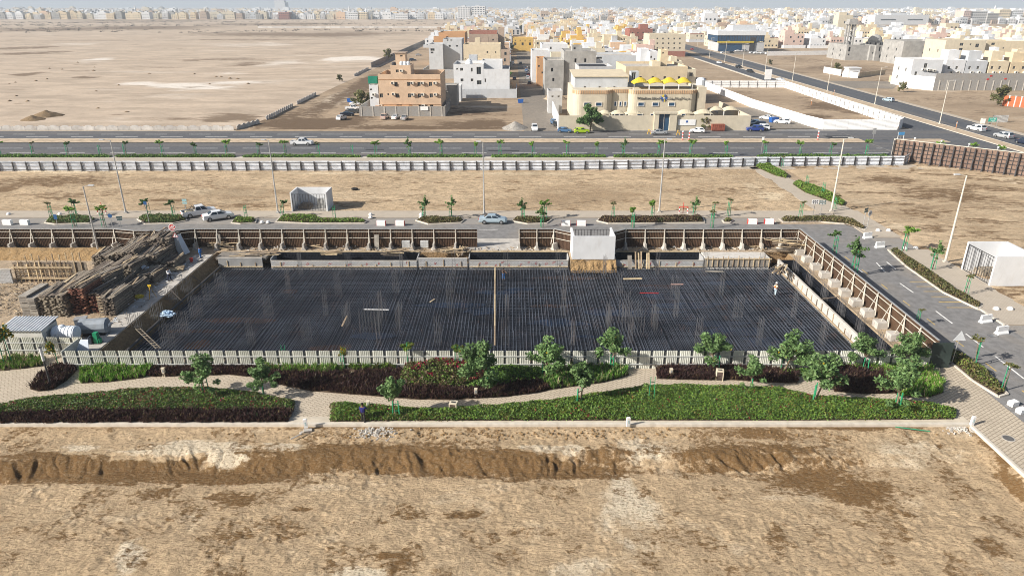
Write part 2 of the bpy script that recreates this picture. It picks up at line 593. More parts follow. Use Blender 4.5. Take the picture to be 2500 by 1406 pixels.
WOOD = mat('weathered_timber', (0.20, 0.165, 0.13), 0.85, 0.25, 3.0, rnd=0.45, bmp=0.3, bscale=20)
WOOD_L = mat('fresh_timber', (0.44, 0.34, 0.22), 0.8, 0.18, 3.0, rnd=0.25)
WOOD_R = mat('red_timber_ends', (0.24, 0.115, 0.075), 0.85, 0.25, 3.0, rnd=0.35)
PLY = mat('grey_plywood', (0.28, 0.255, 0.22), 0.8, 0.2, 1.5, rnd=0.2)
BROWN_SHEET = mat('brown_sheet', (0.075, 0.044, 0.027), 0.5, 0.25, 0.8, rnd=0.12, dirt=0.3, dirt_rgb=(0.2, 0.14, 0.09))
WHITE_SHEET = mat('white_sheet', (0.74, 0.78, 0.84), 0.5, 0.08, 0.8, rnd=0.06, dirt=0.2)
CREAM_SHEET = mat('cream_sheet', (0.60, 0.60, 0.53), 0.5, 0.08, 0.8, rnd=0.07, dirt=0.25)
HOARD_SHEET = mat('hoarding_back', (0.20, 0.135, 0.105), 0.6, 0.2, 0.6, rnd=0.1, dirt=0.3)
GLASS = glass_mat('window_glass')
GLASS_B = glass_mat('blue_glass', (0.02, 0.06, 0.12))
FRAME = mat('window_frame', (0.30, 0.27, 0.22), 0.6, 0.1)
FRAME_W = mat('white_frame', (0.75, 0.74, 0.72), 0.6, 0.05)
GREEN_STAKE = mat('green_stake', (0.03, 0.26, 0.12), 0.5, 0.15)
BARK = mat('bark', (0.20, 0.15, 0.10), 0.9, 0.25, 6, bmp=0.4)
RUBBER = mat('rubber', (0.02, 0.02, 0.02), 0.8, 0.2)
PLASTIC_W = mat('white_plastic', (0.72, 0.76, 0.80), 0.4, 0.05)
RED_P = mat('red_paint', (0.50, 0.04, 0.03), 0.5, 0.12, rnd=0.1)
BLUE_P = mat('blue_paint', (0.02, 0.10, 0.36), 0.5, 0.12)
YELLOW_P = mat('yellow_fabric', (0.62, 0.46, 0.04), 0.7, 0.08)
CREAM_F = mat('cream_fabric', (0.60, 0.53, 0.38), 0.8, 0.06)


# ================================================================ ground
def ell(X, Y, items, z=0.0):
    """soft blobs given where they lie in the survey: centre, half width, half depth, weight"""
    r = np.zeros_like(X)
    for it in items:
        px, py, rx, ry = it[:4]
        w = it[4] if len(it) > 4 else 1.0
        cx, cy = at(px, py, z)
        ex = abs(at(px + rx, py, z)[0] - cx)
        ey = abs(at(px, py - ry, z)[1] - at(px, py + ry, z)[1]) / 2
        q = np.sqrt(((X - cx) / ex) ** 2 + ((Y - cy) / ey) ** 2) + 1.5 * (fbm(X / ex, Y / ey, .8, int(px) % 40, 4, .65) - .5)
        r = np.maximum(r, w * np.clip(1.25 - q, 0, 1))
    return r


terrain('ground', np.array([-12800, -140.0, 140.0, 12800]), np.array([-2800, -20.0, 128.0, 700, 2500, 12800]), lambda X, Y: X * 0 - 0.06, TOWN,
        skip=lambda cx, cy: (abs(cx) < 140) & (cy > -20) & (cy < 128))


# near field: a low eroded bank falls from the kerb to a flat clay pan
def fore_z(X, Y):
    ye = 50.0 - 1.3 * sstep(-26, -48, X) + 0.7 * (fbm(X, X * 0 + 3, 6, 21, 3) - 0.5) * 2
    w = 1.5 + 0.9 * fbm(X, X * 0, 9, 41, 2)
    fade = 1 - 0.75 * sstep(22, 34, X)
    t = sstep(0, 1, (ye - Y) / w)
    z = -0.10 - 0.30 * sstep(53.2, 51.2, Y) - (0.95 * fade) * t - 0.7 * (1 - fade) * sstep(51, 43, Y)
    gul = np.abs(fbm(X + 0.5 * Y + 2.2 * fbm(X, Y, 2.5, 99, 3), Y * 0.45 + 1.5 * fbm(X, Y, 3, 97, 2), 1.5, 77, 4, .6) - 0.5) * 2
    face = np.exp(-((Y - (ye - w * 0.5)) / (w * 0.55)) ** 2) * fade
    z = z - face * (0.26 * (1 - np.clip(gul * 4.5, 0, 1)) * fbm(X, Y, 4, 63, 2) * 1.6)
    z = z + 0.24 * (fbm(X, Y, 5.0, 5, 3) - 0.5) + (0.15 + 0.16 * face) * (fbm(X, Y, 0.9, 9, 4, 0.7) - 0.5) + (0.17 + 0.1 * face) * (fbm(X, Y, 0.34, 19, 2) - 0.5) * sstep(.35, .65, fbm(X, Y, 3.5, 29, 3))
    rim = sstep(53.15, 52.4, Y) * sstep(41.3, 39.6, X)
    return z * rim + (-0.12) * (1 - rim) - 0.0


FDARK = [(90, 1150, 230, 34, 1.3), (330, 1146, 240, 32, 1.3), (580, 1142, 240, 32, 1.3), (800, 1124, 280, 34, 1.3), (1050, 1122, 280, 34, 1.3), (1330, 1134, 200, 30, 1.2), (1480, 1140, 140, 26), (1750, 1120, 300, 34, 1.2),
         (1960, 1160, 190, 40), (2090, 1195, 150, 42), (380, 1195, 60, 30, .8), (560, 1210, 90, 28, .8), (560, 1300, 130, 34, .75), (740, 1235, 60, 14, .8), (700, 1275, 110, 22, .7), (950, 1345, 70, 16, 1),
         (970, 1365, 40, 22, 1), (1150, 1250, 70, 20, .8), (1000, 1250, 60, 20, .7), (1900, 1300, 55, 34, .85), (2000, 1290, 100, 60, .55), (1650, 1290, 160, 50, .5), (1780, 1380, 120, 30, .5),
         (2420, 1330, 50, 40, .7), (2440, 1130, 40, 60, 1), (2390, 1075, 30, 30, 1), (2470, 1190, 30, 60, 1), (1300, 1290, 120, 24, .5), (60, 1280, 120, 40, .45), (300, 1290, 120, 50, .5),
         (1620, 1056, 420, 12, .85), (400, 1056, 500, 12, .85), (1000, 1058, 320, 13, .85), (2050, 1060, 240, 18, .9), (1860, 1075, 150, 22, .8)]
FPALE = [(480, 1105, 180, 16, 1.2), (560, 1125, 60, 22, 1.2), (690, 1105, 60, 10, 1.2), (200, 1108, 60, 14, 1), (1330, 1108, 80, 9, 1.2), (1395, 1107, 30, 14, 1.2), (1590, 1110, 120, 34, .8), (1530, 1230, 90, 120, .8),
         (1450, 1380, 170, 60, .6), (300, 1350, 60, 50, .8), (860, 1392, 80, 22, 1), (480, 1240, 90, 40, .5), (2200, 1110, 170, 60, .55), (150, 1250, 130, 50, .4), (820, 1180, 260, 26, .45), (1200, 1180, 200, 24, .4),
         (2250, 1230, 120, 90, .4), (1900, 1190, 160, 26, .5)]
fx = np.concatenate([np.linspace(-140, -53, 30)[:-1], np.linspace(-53, 41.2, 760)])
fy = np.concatenate([np.linspace(-20, 33.5, 22)[:-1], np.linspace(33.5, 53.15, 215)])


def fore_damp(X, Y):
    d = ell(X, Y, FDARK, -1.0)
    sp = sstep(0.52, 0.66, fbm(X, Y, 2.4, 301, 4, 0.65)) * 0.55
    return np.maximum(d - 0.9 * ell(X, Y, FPALE[:7], -0.8), sp)


terrain('foreground_dirt', fx, fy, fore_z, FORE, damp=fore_damp, pale=lambda X, Y: ell(X, Y, FPALE, -1.0))

# building site level: soil sheets round the pit
PX0, PX1, PY0, PY1, PZ = -45.2, 42.1, 66.0, 100.6, -1.8
s = MB()
for x0, x1, y0, y1 in ((-140, 140, 53.15, PY0), (-140, PX0, PY0, PY1), (PX1, 140, PY0, PY1), (-140, 140, PY1, 128.0), (41.2, 140, -20, 53.15)):
    s.add([(x0, y0, 0), (x1, y0, 0), (x1, y1, 0), (x0, y1, 0)], [(0, 1, 2, 3)])
struct('site_ground', s, SITE)
s = MB()
s.add([(PX0 + 1.6, PY0, PZ), (PX1, PY0, PZ), (PX1, PY1, PZ), (PX0 + 1.6, PY1, PZ)], [(0, 1, 2, 3)])
struct('pit_floor', s, BITUMEN)
s = MB()
s.add([(PX0, PY0, 0), (PX1, PY0, 0), (PX1, PY0, PZ), (PX0, PY0, PZ)], [(0, 1, 2, 3)])
s.add([(PX1, PY0, 0), (PX1, PY1, 0), (PX1, PY1, PZ), (PX1, PY0, PZ)], [(0, 1, 2, 3)])
s.add([(PX1, PY1, 0), (PX0, PY1, 0), (PX0, PY1, PZ), (PX1, PY1, PZ)], [(0, 1, 2, 3)])
struct('pit_sides', s, CLAY_CUT)
ys = np.linspace(PY0, PY1, 150)
ts = np.linspace(0, 1, 14)
YY, TT = np.meshgrid(ys, ts)
XX = PX0 + 1.7 * TT + 0.35 * (fbm(YY, TT * 3, 1.6, 3, 3) - 0.5) * np.sin(np.pi * np.clip(TT, 0, 1)) * 2
ZZ = PZ * TT
n = len(ys)
i = np.arange(len(ts) - 1)[:, None] * n + np.arange(n - 1)[None, :]
me = np_mesh('pit_bank', np.stack([XX, YY, ZZ], -1).reshape(-1, 3), np.stack([i, i + n, i + n + 1, i + 1], -1).reshape(-1, 4), CLAY_CUT)
link('pit_bank', me)['kind'] = 'structure'

# dirt lots
terrain('middle_lot', np.linspace(-140, 57, 420), np.linspace(122.6, 159.5, 110),
        lambda X, Y: 0.03 + 0.22 * sstep(122.6, 124, Y) * sstep(159.5, 158, Y) * (fbm(X, Y, 3.2, 51, 4, 0.6)) * sstep(57, 55.5, X), LOT,
        damp=lambda X, Y: np.maximum(ell(X, Y, [(150, 445, 220, 20, .7), (330, 470, 200, 14, .5), (130, 480, 120, 14, .6), (640, 505, 200, 10, .6), (1100, 505, 160, 12, .6), (1500, 490, 200, 16, .45), (1750, 470, 180, 20, .5), (1000, 440, 250, 12, .4), (10, 462, 40, 14, .9), (1640, 425, 100, 8, .6), (420, 490, 60, 6, .9)]), 0.5 * sstep(.55, .7, fbm(X, Y * 2, 5, 61))),
        pale=lambda X, Y: np.maximum(ell(X, Y, [(200, 500, 200, 8, .7), (560, 470, 160, 16, .6), (900, 425, 400, 8, .8), (880, 480, 200, 18, .5), (1300, 425, 250, 8, .7), (200, 422, 260, 7, .9), (1830, 450, 60, 25, .6), (1880, 480, 60, 14, .8)]), 0))
terrain('right_lot', np.linspace(63.0, 140, 160), np.linspace(60, 172, 230),
        lambda X, Y: 0.03 + 0.25 * fbm(X, Y, 3.0, 71, 4, 0.6) * sstep(63.0, 64.5, X), LOT2,
        damp=lambda X, Y: np.maximum(ell(X, Y, [(2170, 440, 120, 20, .75), (2330, 480, 160, 26, .7), (2250, 520, 120, 26, .6), (2400, 570, 120, 26, .6), (2470, 500, 60, 22, .6), (2220, 470, 60, 16, .6), (2450, 690, 50, 24, .9)]), 0.62 * sstep(.52, .66, fbm(X + .8 * Y, Y * 2.2, 5, 81))),
        pale=lambda X, Y: ell(X, Y, [(2300, 410, 150, 10, .9), (2480, 445, 60, 14, .8), (2120, 500, 60, 20, .6), (2200, 560, 60, 20, .6), (2330, 600, 60, 20, .4)]))
SP = [(470, 212, 130, 11, 1.1), (330, 205, 100, 9, .7), (560, 203, 130, 8, .8), (860, 145, 130, 9, 1.0), (700, 155, 180, 10, .6), (230, 147, 60, 6, .7), (560, 180, 90, 10, .5), (780, 250, 120, 30, .3), (300, 298, 300, 8, .4), (620, 110, 200, 8, .5), (200, 108, 120, 6, .5)]
SD = [(62, 183, 34, 5, 1.1), (212, 190, 36, 4, 1.1), (560, 285, 95, 18, .8), (430, 292, 60, 6, .7), (60, 131, 110, 6, .9), (60, 118, 90, 6, .7), (560, 146, 120, 5, .7), (590, 158, 60, 8, .7), (760, 85, 330, 10, .8), (560, 98, 220, 4, .6), (240, 100, 260, 4, .5), (290, 68, 330, 7, .9),
      (120, 72, 200, 6, .8), (760, 132, 150, 5, .5), (380, 292, 90, 5, .6), (700, 60, 330, 5, .7), (300, 52, 330, 5, .6), (480, 214, 60, 2, .7), (290, 281, 40, 3, .6), (620, 290, 40, 12, .7)]
terrain('sand_field', np.linspace(-1500, -80.5, 260), np.concatenate([np.linspace(214.5, 420, 110), np.linspace(430, 1950, 170)]),
        lambda X, Y: -0.02 + 0.28 * fbm(X, Y, 30, 91, 4) * sstep(-80.5, -90, X), SAND_FIELD,
        damp=lambda X, Y: np.maximum(ell(X, Y, SD), 0.5 * sstep(.6, .75, fbm(X * .35, Y, 22, 95, 5, .6))),
        pale=lambda X, Y: ell(X, Y, SP))
terrain('town_ground', np.linspace(-82, 700, 240), np.concatenate([np.linspace(214.5, 420, 100), np.linspace(425, 1500, 120)]),
        lambda X, Y: -0.02 + 0.12 * fbm(X, Y, 9, 191, 4) * sstep(214.5, 218, Y), TOWN,
        damp=lambda X, Y: np.maximum(ell(X, Y, [(760, 300, 150, 22, 1.1), (700, 280, 60, 40, .8), (1180, 302, 120, 16, 1.1), (1000, 312, 200, 8, .9), (1150, 275, 120, 12, .8), (870, 215, 60, 45, 1.1), (800, 260, 60, 40, .8), (2050, 262, 90, 16, 1), (1990, 285, 60, 12, .9), (1960, 240, 60, 10, .5), (2330, 240, 160, 16, .5), (2050, 170, 160, 12, .6), (1950, 150, 120, 14, .5)]), 0.5 * sstep(.55, .72, fbm(X * .6, Y, 12, 195, 5, .6))),
        pale=lambda X, Y: ell(X, Y, [(830, 240, 60, 60, .8), (720, 300, 60, 20, .4), (1180, 262, 110, 5, .8), (930, 300, 120, 6, .5), (2080, 250, 60, 40, .4), (2400, 250, 120, 14, .5), (2300, 222, 60, 5, .8)]))

# ---------------------------------------------------------------- roads, kerbs, markings
YA0, YA1, YB0, YB1 = 172.2, 191.5, 197.8, 210.0      # two carriageways of the main road
road = MB()
road.box(-700, 148.5, YA0, YA1, -0.05, 0.035)
road.box(-700, 124.0, YB0, YB1 + 0.6, -0.05, 0.035)
road = struct('main_road', road, ASPHALT)
med = MB()
med.box(-700, 98.0, YA1, YB0, -0.05, 0.16)
med.box(109.5, 121.0, YA1 + 0.8, YB0 - 0.6, -0.05, 0.16)
med = struct('main_road_median', med, mat('median_dust', (0.47, 0.37, 0.26), 0.95, 0.2, 0.6, bmp=0.6, bscale=4, dirt=0.5))
k = MB()
for y in (YA1, YB0 - 0.3):
    k.box(-700, 98.0, y, y + 0.3, 0.0, 0.20)
for x0, x1 in ((-700, -83.0),):
    k.box(x0, x1, YB1 + 0.6, YB1 + 0.9, 0.0, 0.14)
obj('kerb', k, KERB, med)
mk = MB().box(0, 6.4, -0.15, 0.15, 0, 0.006).mesh('lane_dash', PAINT)
for (yy, off) in ((YA0 + 5.9, 0), (YA0 + 11.7, 6.1), (YA0 + 17.6, 3.0), (YB0 + 3.6, 2.0), (YB0 + 7.6, 8.5)):
    for j in range(-13, 9):
        x = j * 12.9 + off
        if x < 112 and not (yy == YA0 + 17.6):
            link('lane_dash', mk, road, (x, yy, 0.036))
# patches of newer tar on the near carriageway
for (px, py, w, d) in ((915, 366, 24, .5), (1230, 369, 40, .45), (1680, 347, 120, 1.2), (2070, 336, 60, 2.5)):
    x, y = at(px, py)
    ww = w * 0.1
    obj('tar_patch', MB().box(x - ww, x + ww, y - d, y + d, 0.03, 0.039), mat('fresh_tar', (0.03, 0.031, 0.034), 0.8, 0.2), road)

# dual carriageway on the right, running away from the camera
def ax(y, a, b):                                     # the avenue drifts slightly to the right with distance
    return a + (b - a) * (y - 190) / 400.0


def strip(xl, xr, ys_, z0=-0.05, z1=0.15):
    m = MB()
    for y0, y1 in zip(ys_[:-1], ys_[1:]):
        m.add([(xl(y0), y0, z1), (xr(y0), y0, z1), (xr(y1), y1, z1), (xl(y1), y1, z1), (xl(y0), y0, z0), (xr(y0), y0, z0), (xr(y1), y1, z0), (xl(y1), y1, z0)],
              [(0, 1, 2, 3), (4, 5, 1, 0), (5, 6, 2, 1), (7, 4, 0, 3), (6, 7, 3, 2)])
    return m


YS = [100, 170, 190, 215, 300, 400, 600, 900, 1400]
l0 = lambda y: 121.3 + (y - 213) * 0.033
m0 = lambda y: 131.0 + (y - 188) * 0.024
m1 = lambda y: 135.4 + (y - 188) * 0.030
r1 = lambda y: 147.5 + (y - 188) * 0.040
avenue = struct('avenue', strip(l0, m0, YS), ASPHALT_NS)
obj('second_carriageway', strip(m1, r1, YS), ASPHALT_NS, avenue)
amed = struct('avenue_median', strip(lambda y: m0(y) + .25, lambda y: m1(y) - .25, [60, 120, 180, 215, 300, 400, 470], -0.05, 0.25), MATS['median_dust'])
obj('kerb', strip(lambda y: m0(y), lambda y: m0(y) + .3, [60, 120, 180, 215, 300, 400, 470], 0, 0.28), KERB, amed)
obj('kerb', strip(lambda y: m1(y) - .3, lambda y: m1(y), [60, 120, 180, 215, 300, 400, 470], 0, 0.28), KERB, amed)
avs = struct('avenue_verge', strip(lambda y: r1(y), lambda y: r1(y) + 2.2, [196, 260, 400, 600], 0, 0.22), WALK)
struct('avenue_pavement', strip(lambda y: l0(y) - 1.6, lambda y: l0(y), [360, 430, 520], 0, 0.22), KERB)

# side lane between the houses, parking apron before the school, track on the left
struct('side_lane', strip(lambda y: 3.6, lambda y: 13.8, [210.6, 260, 340, 430, 640], -0.05, 0.14), LANE)
struct('school_apron', MB().box(13.8, 121, 210.6, 214.6, -0.05, 0.03), ASPHALT_ST)
struct('side_yard', MB().add([(72, 214.6, 0.15), (93, 214.6, 0.15), (89, 262, 0.15), (72, 262, 0.15)], [(0, 1, 2, 3)]), LANE)
struct('junction', MB().box(98, 131, YA0 - 3, YB1 + 2.5, -0.05, 0.155), ASPHALT)
struct('garage_forecourt', MB().add([at(1905, 214)+(0.1,), at(2180, 218)+(0.1,), at(2200, 200)+(0.1,), at(1960, 198)+(0.1,)], [(0, 1, 2, 3)]), LANE)
struct('bank_car_park', MB().add([(168, 560, 0.1), (262, 560, 0.1), (262, 600, 0.1), (170, 610, 0.1)], [(0, 1, 2, 3)]), LANE)

# pavement beside the main road behind the white fence
struct('roadside_pavement', MB().box(-220, 95, 158.3, 170.6, -0.04, 0.15), WALK)
kk = struct('roadside_kerb', MB().box(-220, 128, YA0 - 1.75, YA0, -0.04, 0.17), KERB)

# local street north of the site and street to the right
street = struct('local_street', MB().box(-140, 58.2, 104.2, 115.2, -0.04, 0.03).box(46.3, 58.2, 10, 104.2, -0.04, 0.03), ASPHALT_ST)
struct('parking_bays', MB().box(-140, 46, 115.2, 119.0, -0.04, 0.034).box(58.2, 64.5, 66, 74.2, -0.04, 0.034).box(58.2, 64.2, 101.5, 107.6, -0.04, 0.034), BAY)
struct('sidewalk', MB().box(-140, 46, 119.0, 123.2, -0.04, 0.15).box(46, 58.0, 116.2, 123.2, -0.04, 0.15).box(58.2, 63.4, 107.6, 123.2, -0.04, 0.151).box(58.2, 64.2, 74.2, 101.5, -0.04, 0.15), WALK)
struct('lot_walkway', MB().add([(55.8, 123.2, .15), (62.8, 123.2, .15), (59.5, 160.5, .15), (55.2, 160.5, .15), (55.8, 123.2, 0), (62.8, 123.2, 0), (59.5, 160.5, 0), (55.2, 160.5, 0)], [(0, 1, 2, 3), (5, 6, 2, 1), (7, 4, 0, 3)]), WALK)
struct('gate_apron', MB().box(-6.6, 2.4, 101.5, 107.2, -0.03, 0.04), CONC)
# right hand street: painted bays, dashes, hatch
for j in range(9):
    y = 52 + j * 5.6
    obj('lane_dash', MB().box(50.0, 50.14, y, y + 1.7, 0.03, 0.036), PAINT_Y, street)
for j in range(6):
    y = 79.4 + j * 1.75
    obj('bay_line', MB().box(54.4, 58.0, y, y + 0.16, 0.03, 0.036), PAINT_Y, street)
for (a, b) in (((2075, 645), (2105, 665)), ((2140, 642), (2160, 664)), ((2165, 640), (2187, 658)), ((2197, 692), (2230, 715)), ((2285, 760), (2325, 790)), ((2358, 815), (2400, 848)), ((2430, 870), (2500, 925)), ((1170, 561), (1215, 561)), ((2320, 857), (2345, 860))):
    p0, p1 = at(*a), at(*b)
    obj('bay_line', MB().bar((p0[0], p0[1], 0.034), (p1[0], p1[1], 0.034), 0.16, 0.008), PAINT, street)
obj('kerb', MB().box(58.0, 58.25, 74.2, 101.5, 0, 0.19).box(58.0, 58.25, 40, 66, 0, .19), KERB, street)
p = MB().box(58.3, 75, 40, 66, -0.04, 0.15)
struct('corner_pavement', p, WALK)

# garden between the near kerb and the front fence
struct('garden_path', MB().box(-75, 46.3, 53.6, 64.6, -0.03, 0.10).box(41.4, 46.3, 10, 53.6, -0.03, 0.10).box(-75, -42, 64.6, 67.5, -.03, .1), PAVE)
struct('near_kerb', MB().box(-75, 41.4, 53.15, 53.5, -0.4, 0.16).box(41.15, 41.4, 10, 53.1, -2.0, 0.16), KERB)
struct('near_footway', MB().box(-75, 41.4, 53.5, 54.5, -0.03, 0.125), mat('footway_concrete', (0.55, 0.485, 0.385), 0.9, 0.12, 0.8, dirt=0.35))


# ================================================================ fences
def rib_panel(L, h, n, depth=0.05, x0=0.0, z0=0.0, slope=0.25):
    """trapezoid-ribbed metal sheet along local x"""
    pts = []
    p = L / n
    for i in range(n):
        a = x0 + i * p
        pts += [(a, 0), (a + p * (0.5 - slope / 2), 0), (a + p * 0.5, -depth), (a + p * (1 - slope / 2), -depth)]
    pts.append((x0 + L, 0))
    mb = MB()
    vs = [(x, y, z0) for x, y in pts] + [(x, y, z0 + h) for x, y in pts]
    k = len(pts)
    mb.add(vs, [(i, i + 1, k + i + 1, k + i) for i in range(k - 1)])
    vs2 = [(x, y + 0.012, z) for x, y, z in vs]
    mb.add(vs2, [(i + 1, i, k + i, k + i + 1) for i in range(k - 1)])
    return mb


def jersey(w=0.62, top=0.22, h=0.95, L=1.1):
    pr = [(-w / 2, 0), (w / 2, 0), (w / 2, 0.12), (w * 0.22, 0.36), (top / 2, h), (-top / 2, h), (-w * 0.22, 0.36), (-w / 2, 0.12)]
    mb = MB()
    mb.extrude([[(x, -L / 2, z) for x, z in pr], [(x, L / 2, z) for x, z in pr]][::-1], None)
    return mb


def run_fence(root, pts, bay, make, start=0):
    """walk along a polyline and call make(root, x, y, rz, length) for every bay"""
    out = 0
    for (a, b) in zip(pts[:-1], pts[1:]):
        d = Vector((b[0] - a[0], b[1] - a[1]))
        n = max(1, round(d.length / bay))
        L = d.length / n
        rz = math.atan2(d.y, d.x)
        for i in range(n):
            p = Vector(a) + d * (i / n)
            make(root, p.x, p.y, rz, L, i == 0)
            out += 1
        make.end = (b, rz)
    return out


MESH_CACHE = {}


def cached(key, fn):
    if key not in MESH_CACHE:
        MESH_CACHE[key] = fn()
    return MESH_CACHE[key]


def brown_bay(kind):
    H = 3.0

    def make(root, x, y, rz, L, first):
        Lk = round(L, 2)
        pm = cached(('bp', Lk), lambda: rib_panel(L, H - 0.05, max(4, int(L / 0.24)), 0.05, 0, 0.08).mesh('panel', BROWN_SHEET))
        link('panel', pm, root, (x, y, 0), rz)
        for zz, t in ((1.6, 0.07), (2.62, 0.07)):
            link('rail', cached(('br', Lk, t), lambda: MB().box(0, L, -0.15, -0.08, -t / 2, t / 2).mesh('rail', PALE_STEEL)), root, (x, y, zz), rz)
        link('cap_rail', cached(('bc', Lk), lambda: MB().box(0, L, -0.12, 0.06, -0.04, 0.05).mesh('cap_rail', STEEL)), root, (x, y, H + 0.04), rz)
        if kind == 'back':
            pm = cached(('bpost', kind), lambda: MB().box(-0.06, 0.06, -0.24, -0.15, 0.0, H).bar((0, -1.0, 0.85), (0, -0.2, 2.7), 0.07, 0.07).mesh('post', PALE_STEEL))
            bm_ = cached(('bbase', kind), lambda: jersey(0.78, 0.26, 1.0, 1.15).mesh('concrete_base', CONC))
            link('concrete_base', bm_, root, (x, y - 0.85, 0.0), rz + random.uniform(-0.06, 0.06))
        else:
            pm = cached(('bpost', kind), lambda: MB().box(-0.06, 0.06, -0.24, -0.15, 0.0, H).bar((0.75, -0.42, 0.35), (0.0, -0.22, 2.75), 0.08, 0.08).bar((0.05, -1.0, 0.7), (0.0, -0.24, 2.8), 0.06, 0.06).mesh('post', PALE_STEEL))
            bm_ = cached(('bbase', kind), lambda: MB().box(-0.62, 0.62, -0.62, 0.62, 0, 0.8).mesh('concrete_base', CONC))
            d = Vector((math.sin(rz), -math.cos(rz)))
            link('concrete_base', bm_, root, (x + d.x * 1.0, y + d.y * 1.0, 0.0), rz + random.uniform(-0.05, 0.05))
        link('post', pm, root, (x, y, 0), rz)
    return make


YF = 102.8
fence = thing('site_fence', 'brown ribbed metal site fence on concrete feet, left of the gate gap behind the pit', 'fence', (0, 0, 0))
run_fence(fence, [(-84.0, YF), (-61.5, YF), (-58.0, YF - 0.9), (-51.6, YF - 0.9), (-49.0, YF), (-5.4, YF)], 3.25, brown_bay('back'))
fence = thing('site_fence', 'short brown metal fence between the gate gap and the white roofless enclosure', 'fence', (0, 0, 0))
run_fence(fence, [(1.1, YF), (6.6, YF), (9.2, 100.9)], 3.0, brown_bay('back'))
fence = thing('site_fence', 'brown ribbed metal fence from the white enclosure to the right rear corner', 'fence', (0, 0, 0))
run_fence(fence, [(15.2, 100.9), (17.6, YF), (44.6, YF)], 3.15, brown_bay('back'))
fence = thing('site_fence', 'braced brown metal fence on concrete blocks along the right hand street', 'fence', (0, 0, 0))
run_fence(fence, [(44.6, YF), (44.1, 64.2)], 3.2, brown_bay('side'))
obj('end_panel', MB().box(43.2, 45.4, 63.75, 63.82, 0.1, 3.0), mat('dark_green_sheet', (0.035, 0.05, 0.045), 0.6, 0.15), fence)


def white_bay(root, x, y, rz, L, first):
    H, Lk = 2.3, round(L, 2)
    tilt = random.uniform(-0.03, 0.03)
    link('panel', cached(('wp', Lk), lambda: rib_panel(L - 0.12, H, 14, 0.04, 0.06, 0.05).mesh('panel', WHITE_SHEET)), root, (x, y, random.uniform(-0.05, 0.05)), rz)
    for zz in (0.42, 1.22, 1.95):
        link('rail', cached(('wr', Lk), lambda: MB().box(0, L, -0.13, -0.07, -0.03, 0.03).mesh('rail', DARK_STEEL)), root, (x, y, zz), rz)
    o = link('post', cached('wpost', lambda: MB().box(-0.17, 0.17, -0.26, -0.13, -0.1, 2.2).bar((0, -0.9, 0.0), (0, -0.2, 1.3), 0.06, 0.06).mesh('post', DARK_STEEL)), root, (x, y, 0), rz)
    o.rotation_euler = (0, tilt, rz)


fence = thing('white_fence', 'long white corrugated fence with dark posts between the dirt lot and main road', 'fence')
run_fence(fence, [(-135, 156.3), (-20, 156.8), (10, 157.1), (30, 158.4), (56.6, 161.0), (92.3, 162.5), (95.0, 165.6)], 3.1, white_bay)


def wall_bay(root, x, y, rz, L, first):
    Lk = round(L, 2)
    link('panel', cached(('lp', Lk), lambda: rib_panel(L - 0.02, 3.1, 12, 0.04, 0.01, 0.0).mesh('panel', WHITE_P)), root, (x, y, 0), rz)
    link('post', cached('lpost', lambda: MB().box(-0.05, 0.05, 0.04, 0.13, 0, 3.0).bar((0, 0.9, 0.0), (0, 0.1, 2.2), 0.05, 0.05).mesh('post', DARK_STEEL)), root, (x, y, 0), rz)
    link('rail', cached(('lr', Lk), lambda: MB().box(0, L, 0.03, 0.07, 2.3, 2.36).box(0, L, 0.03, 0.07, 1.2, 1.26).mesh('rail', DARK_STEEL)), root, (x, y, 0), rz)


fence = thing('white_hoarding', 'bright white hoarding round the empty corner plot beside the school', 'fence')
run_fence(fence, [(87.7, 330), (88.6, 262), (92.5, 222.5), (94.5, 213.8), (117.0, 213.2)], 4.0, wall_bay)
fence = thing('white_hoarding', 'white hoarding with steel frame facing the avenue around the corner plot', 'fence')
run_fence(fence, [(117.3, 213.2), (120.3, 217.0), (125.0, 330), (87.7, 330.6)], 4.0, wall_bay)
fence = thing('white_hoarding', 'low white hoarding before the red wall near the unfinished mosque', 'fence')
run_fence(fence, [at(1872, 137), at(2050, 134)], 6.0, wall_bay)


def front_bay(root, x, y, rz, L, first):
    H, Lk = 2.1, round(L, 2)
    link('panel', cached(('fp', Lk), lambda: rib_panel(L - 0.27, H, 6, 0.05, 0.27, 0.06, 0.3).mesh('panel', CREAM_SHEET)), root, (x, y, random.uniform(-0.02, 0.02)), rz)
    link('post', cached('fpost', lambda: MB().box(0.03, 0.24, 0.03, 0.09, 0.0, 2.02).mesh('post', mat('shaded_post_grey', (0.10, 0.105, 0.10), 0.6, 0.2))), root, (x, y, 0), rz)  # recessed post; the shade of the gap is painted into its dark grey
    for zz in (0.62, 1.52):
        link('rail', cached(('fr', Lk), lambda: MB().box(0, L, -0.12, -0.06, -0.045, 0.045).mesh('rail', mat('rail_grey', (0.50, 0.51, 0.49), 0.5, 0.1))), root, (x, y, zz), rz)


fence = thing('garden_fence', 'cream corrugated fence with two rails between the garden and rebar pit', 'fence')
run_fence(fence, [(-46.3, 63.65), (43.2, 63.65)], 1.38, front_bay)
fence = thing('garden_fence', 'cream corrugated fence before the metal cabin and white water tank', 'fence')
run_fence(fence, [(-72, 66.9), (-46.0, 66.75)], 1.38, front_bay)
obj('end_brace', MB().box(-46.45, -46.35, 63.6, 66.7, 0.1, 2.05), CREAM_SHEET, fence)


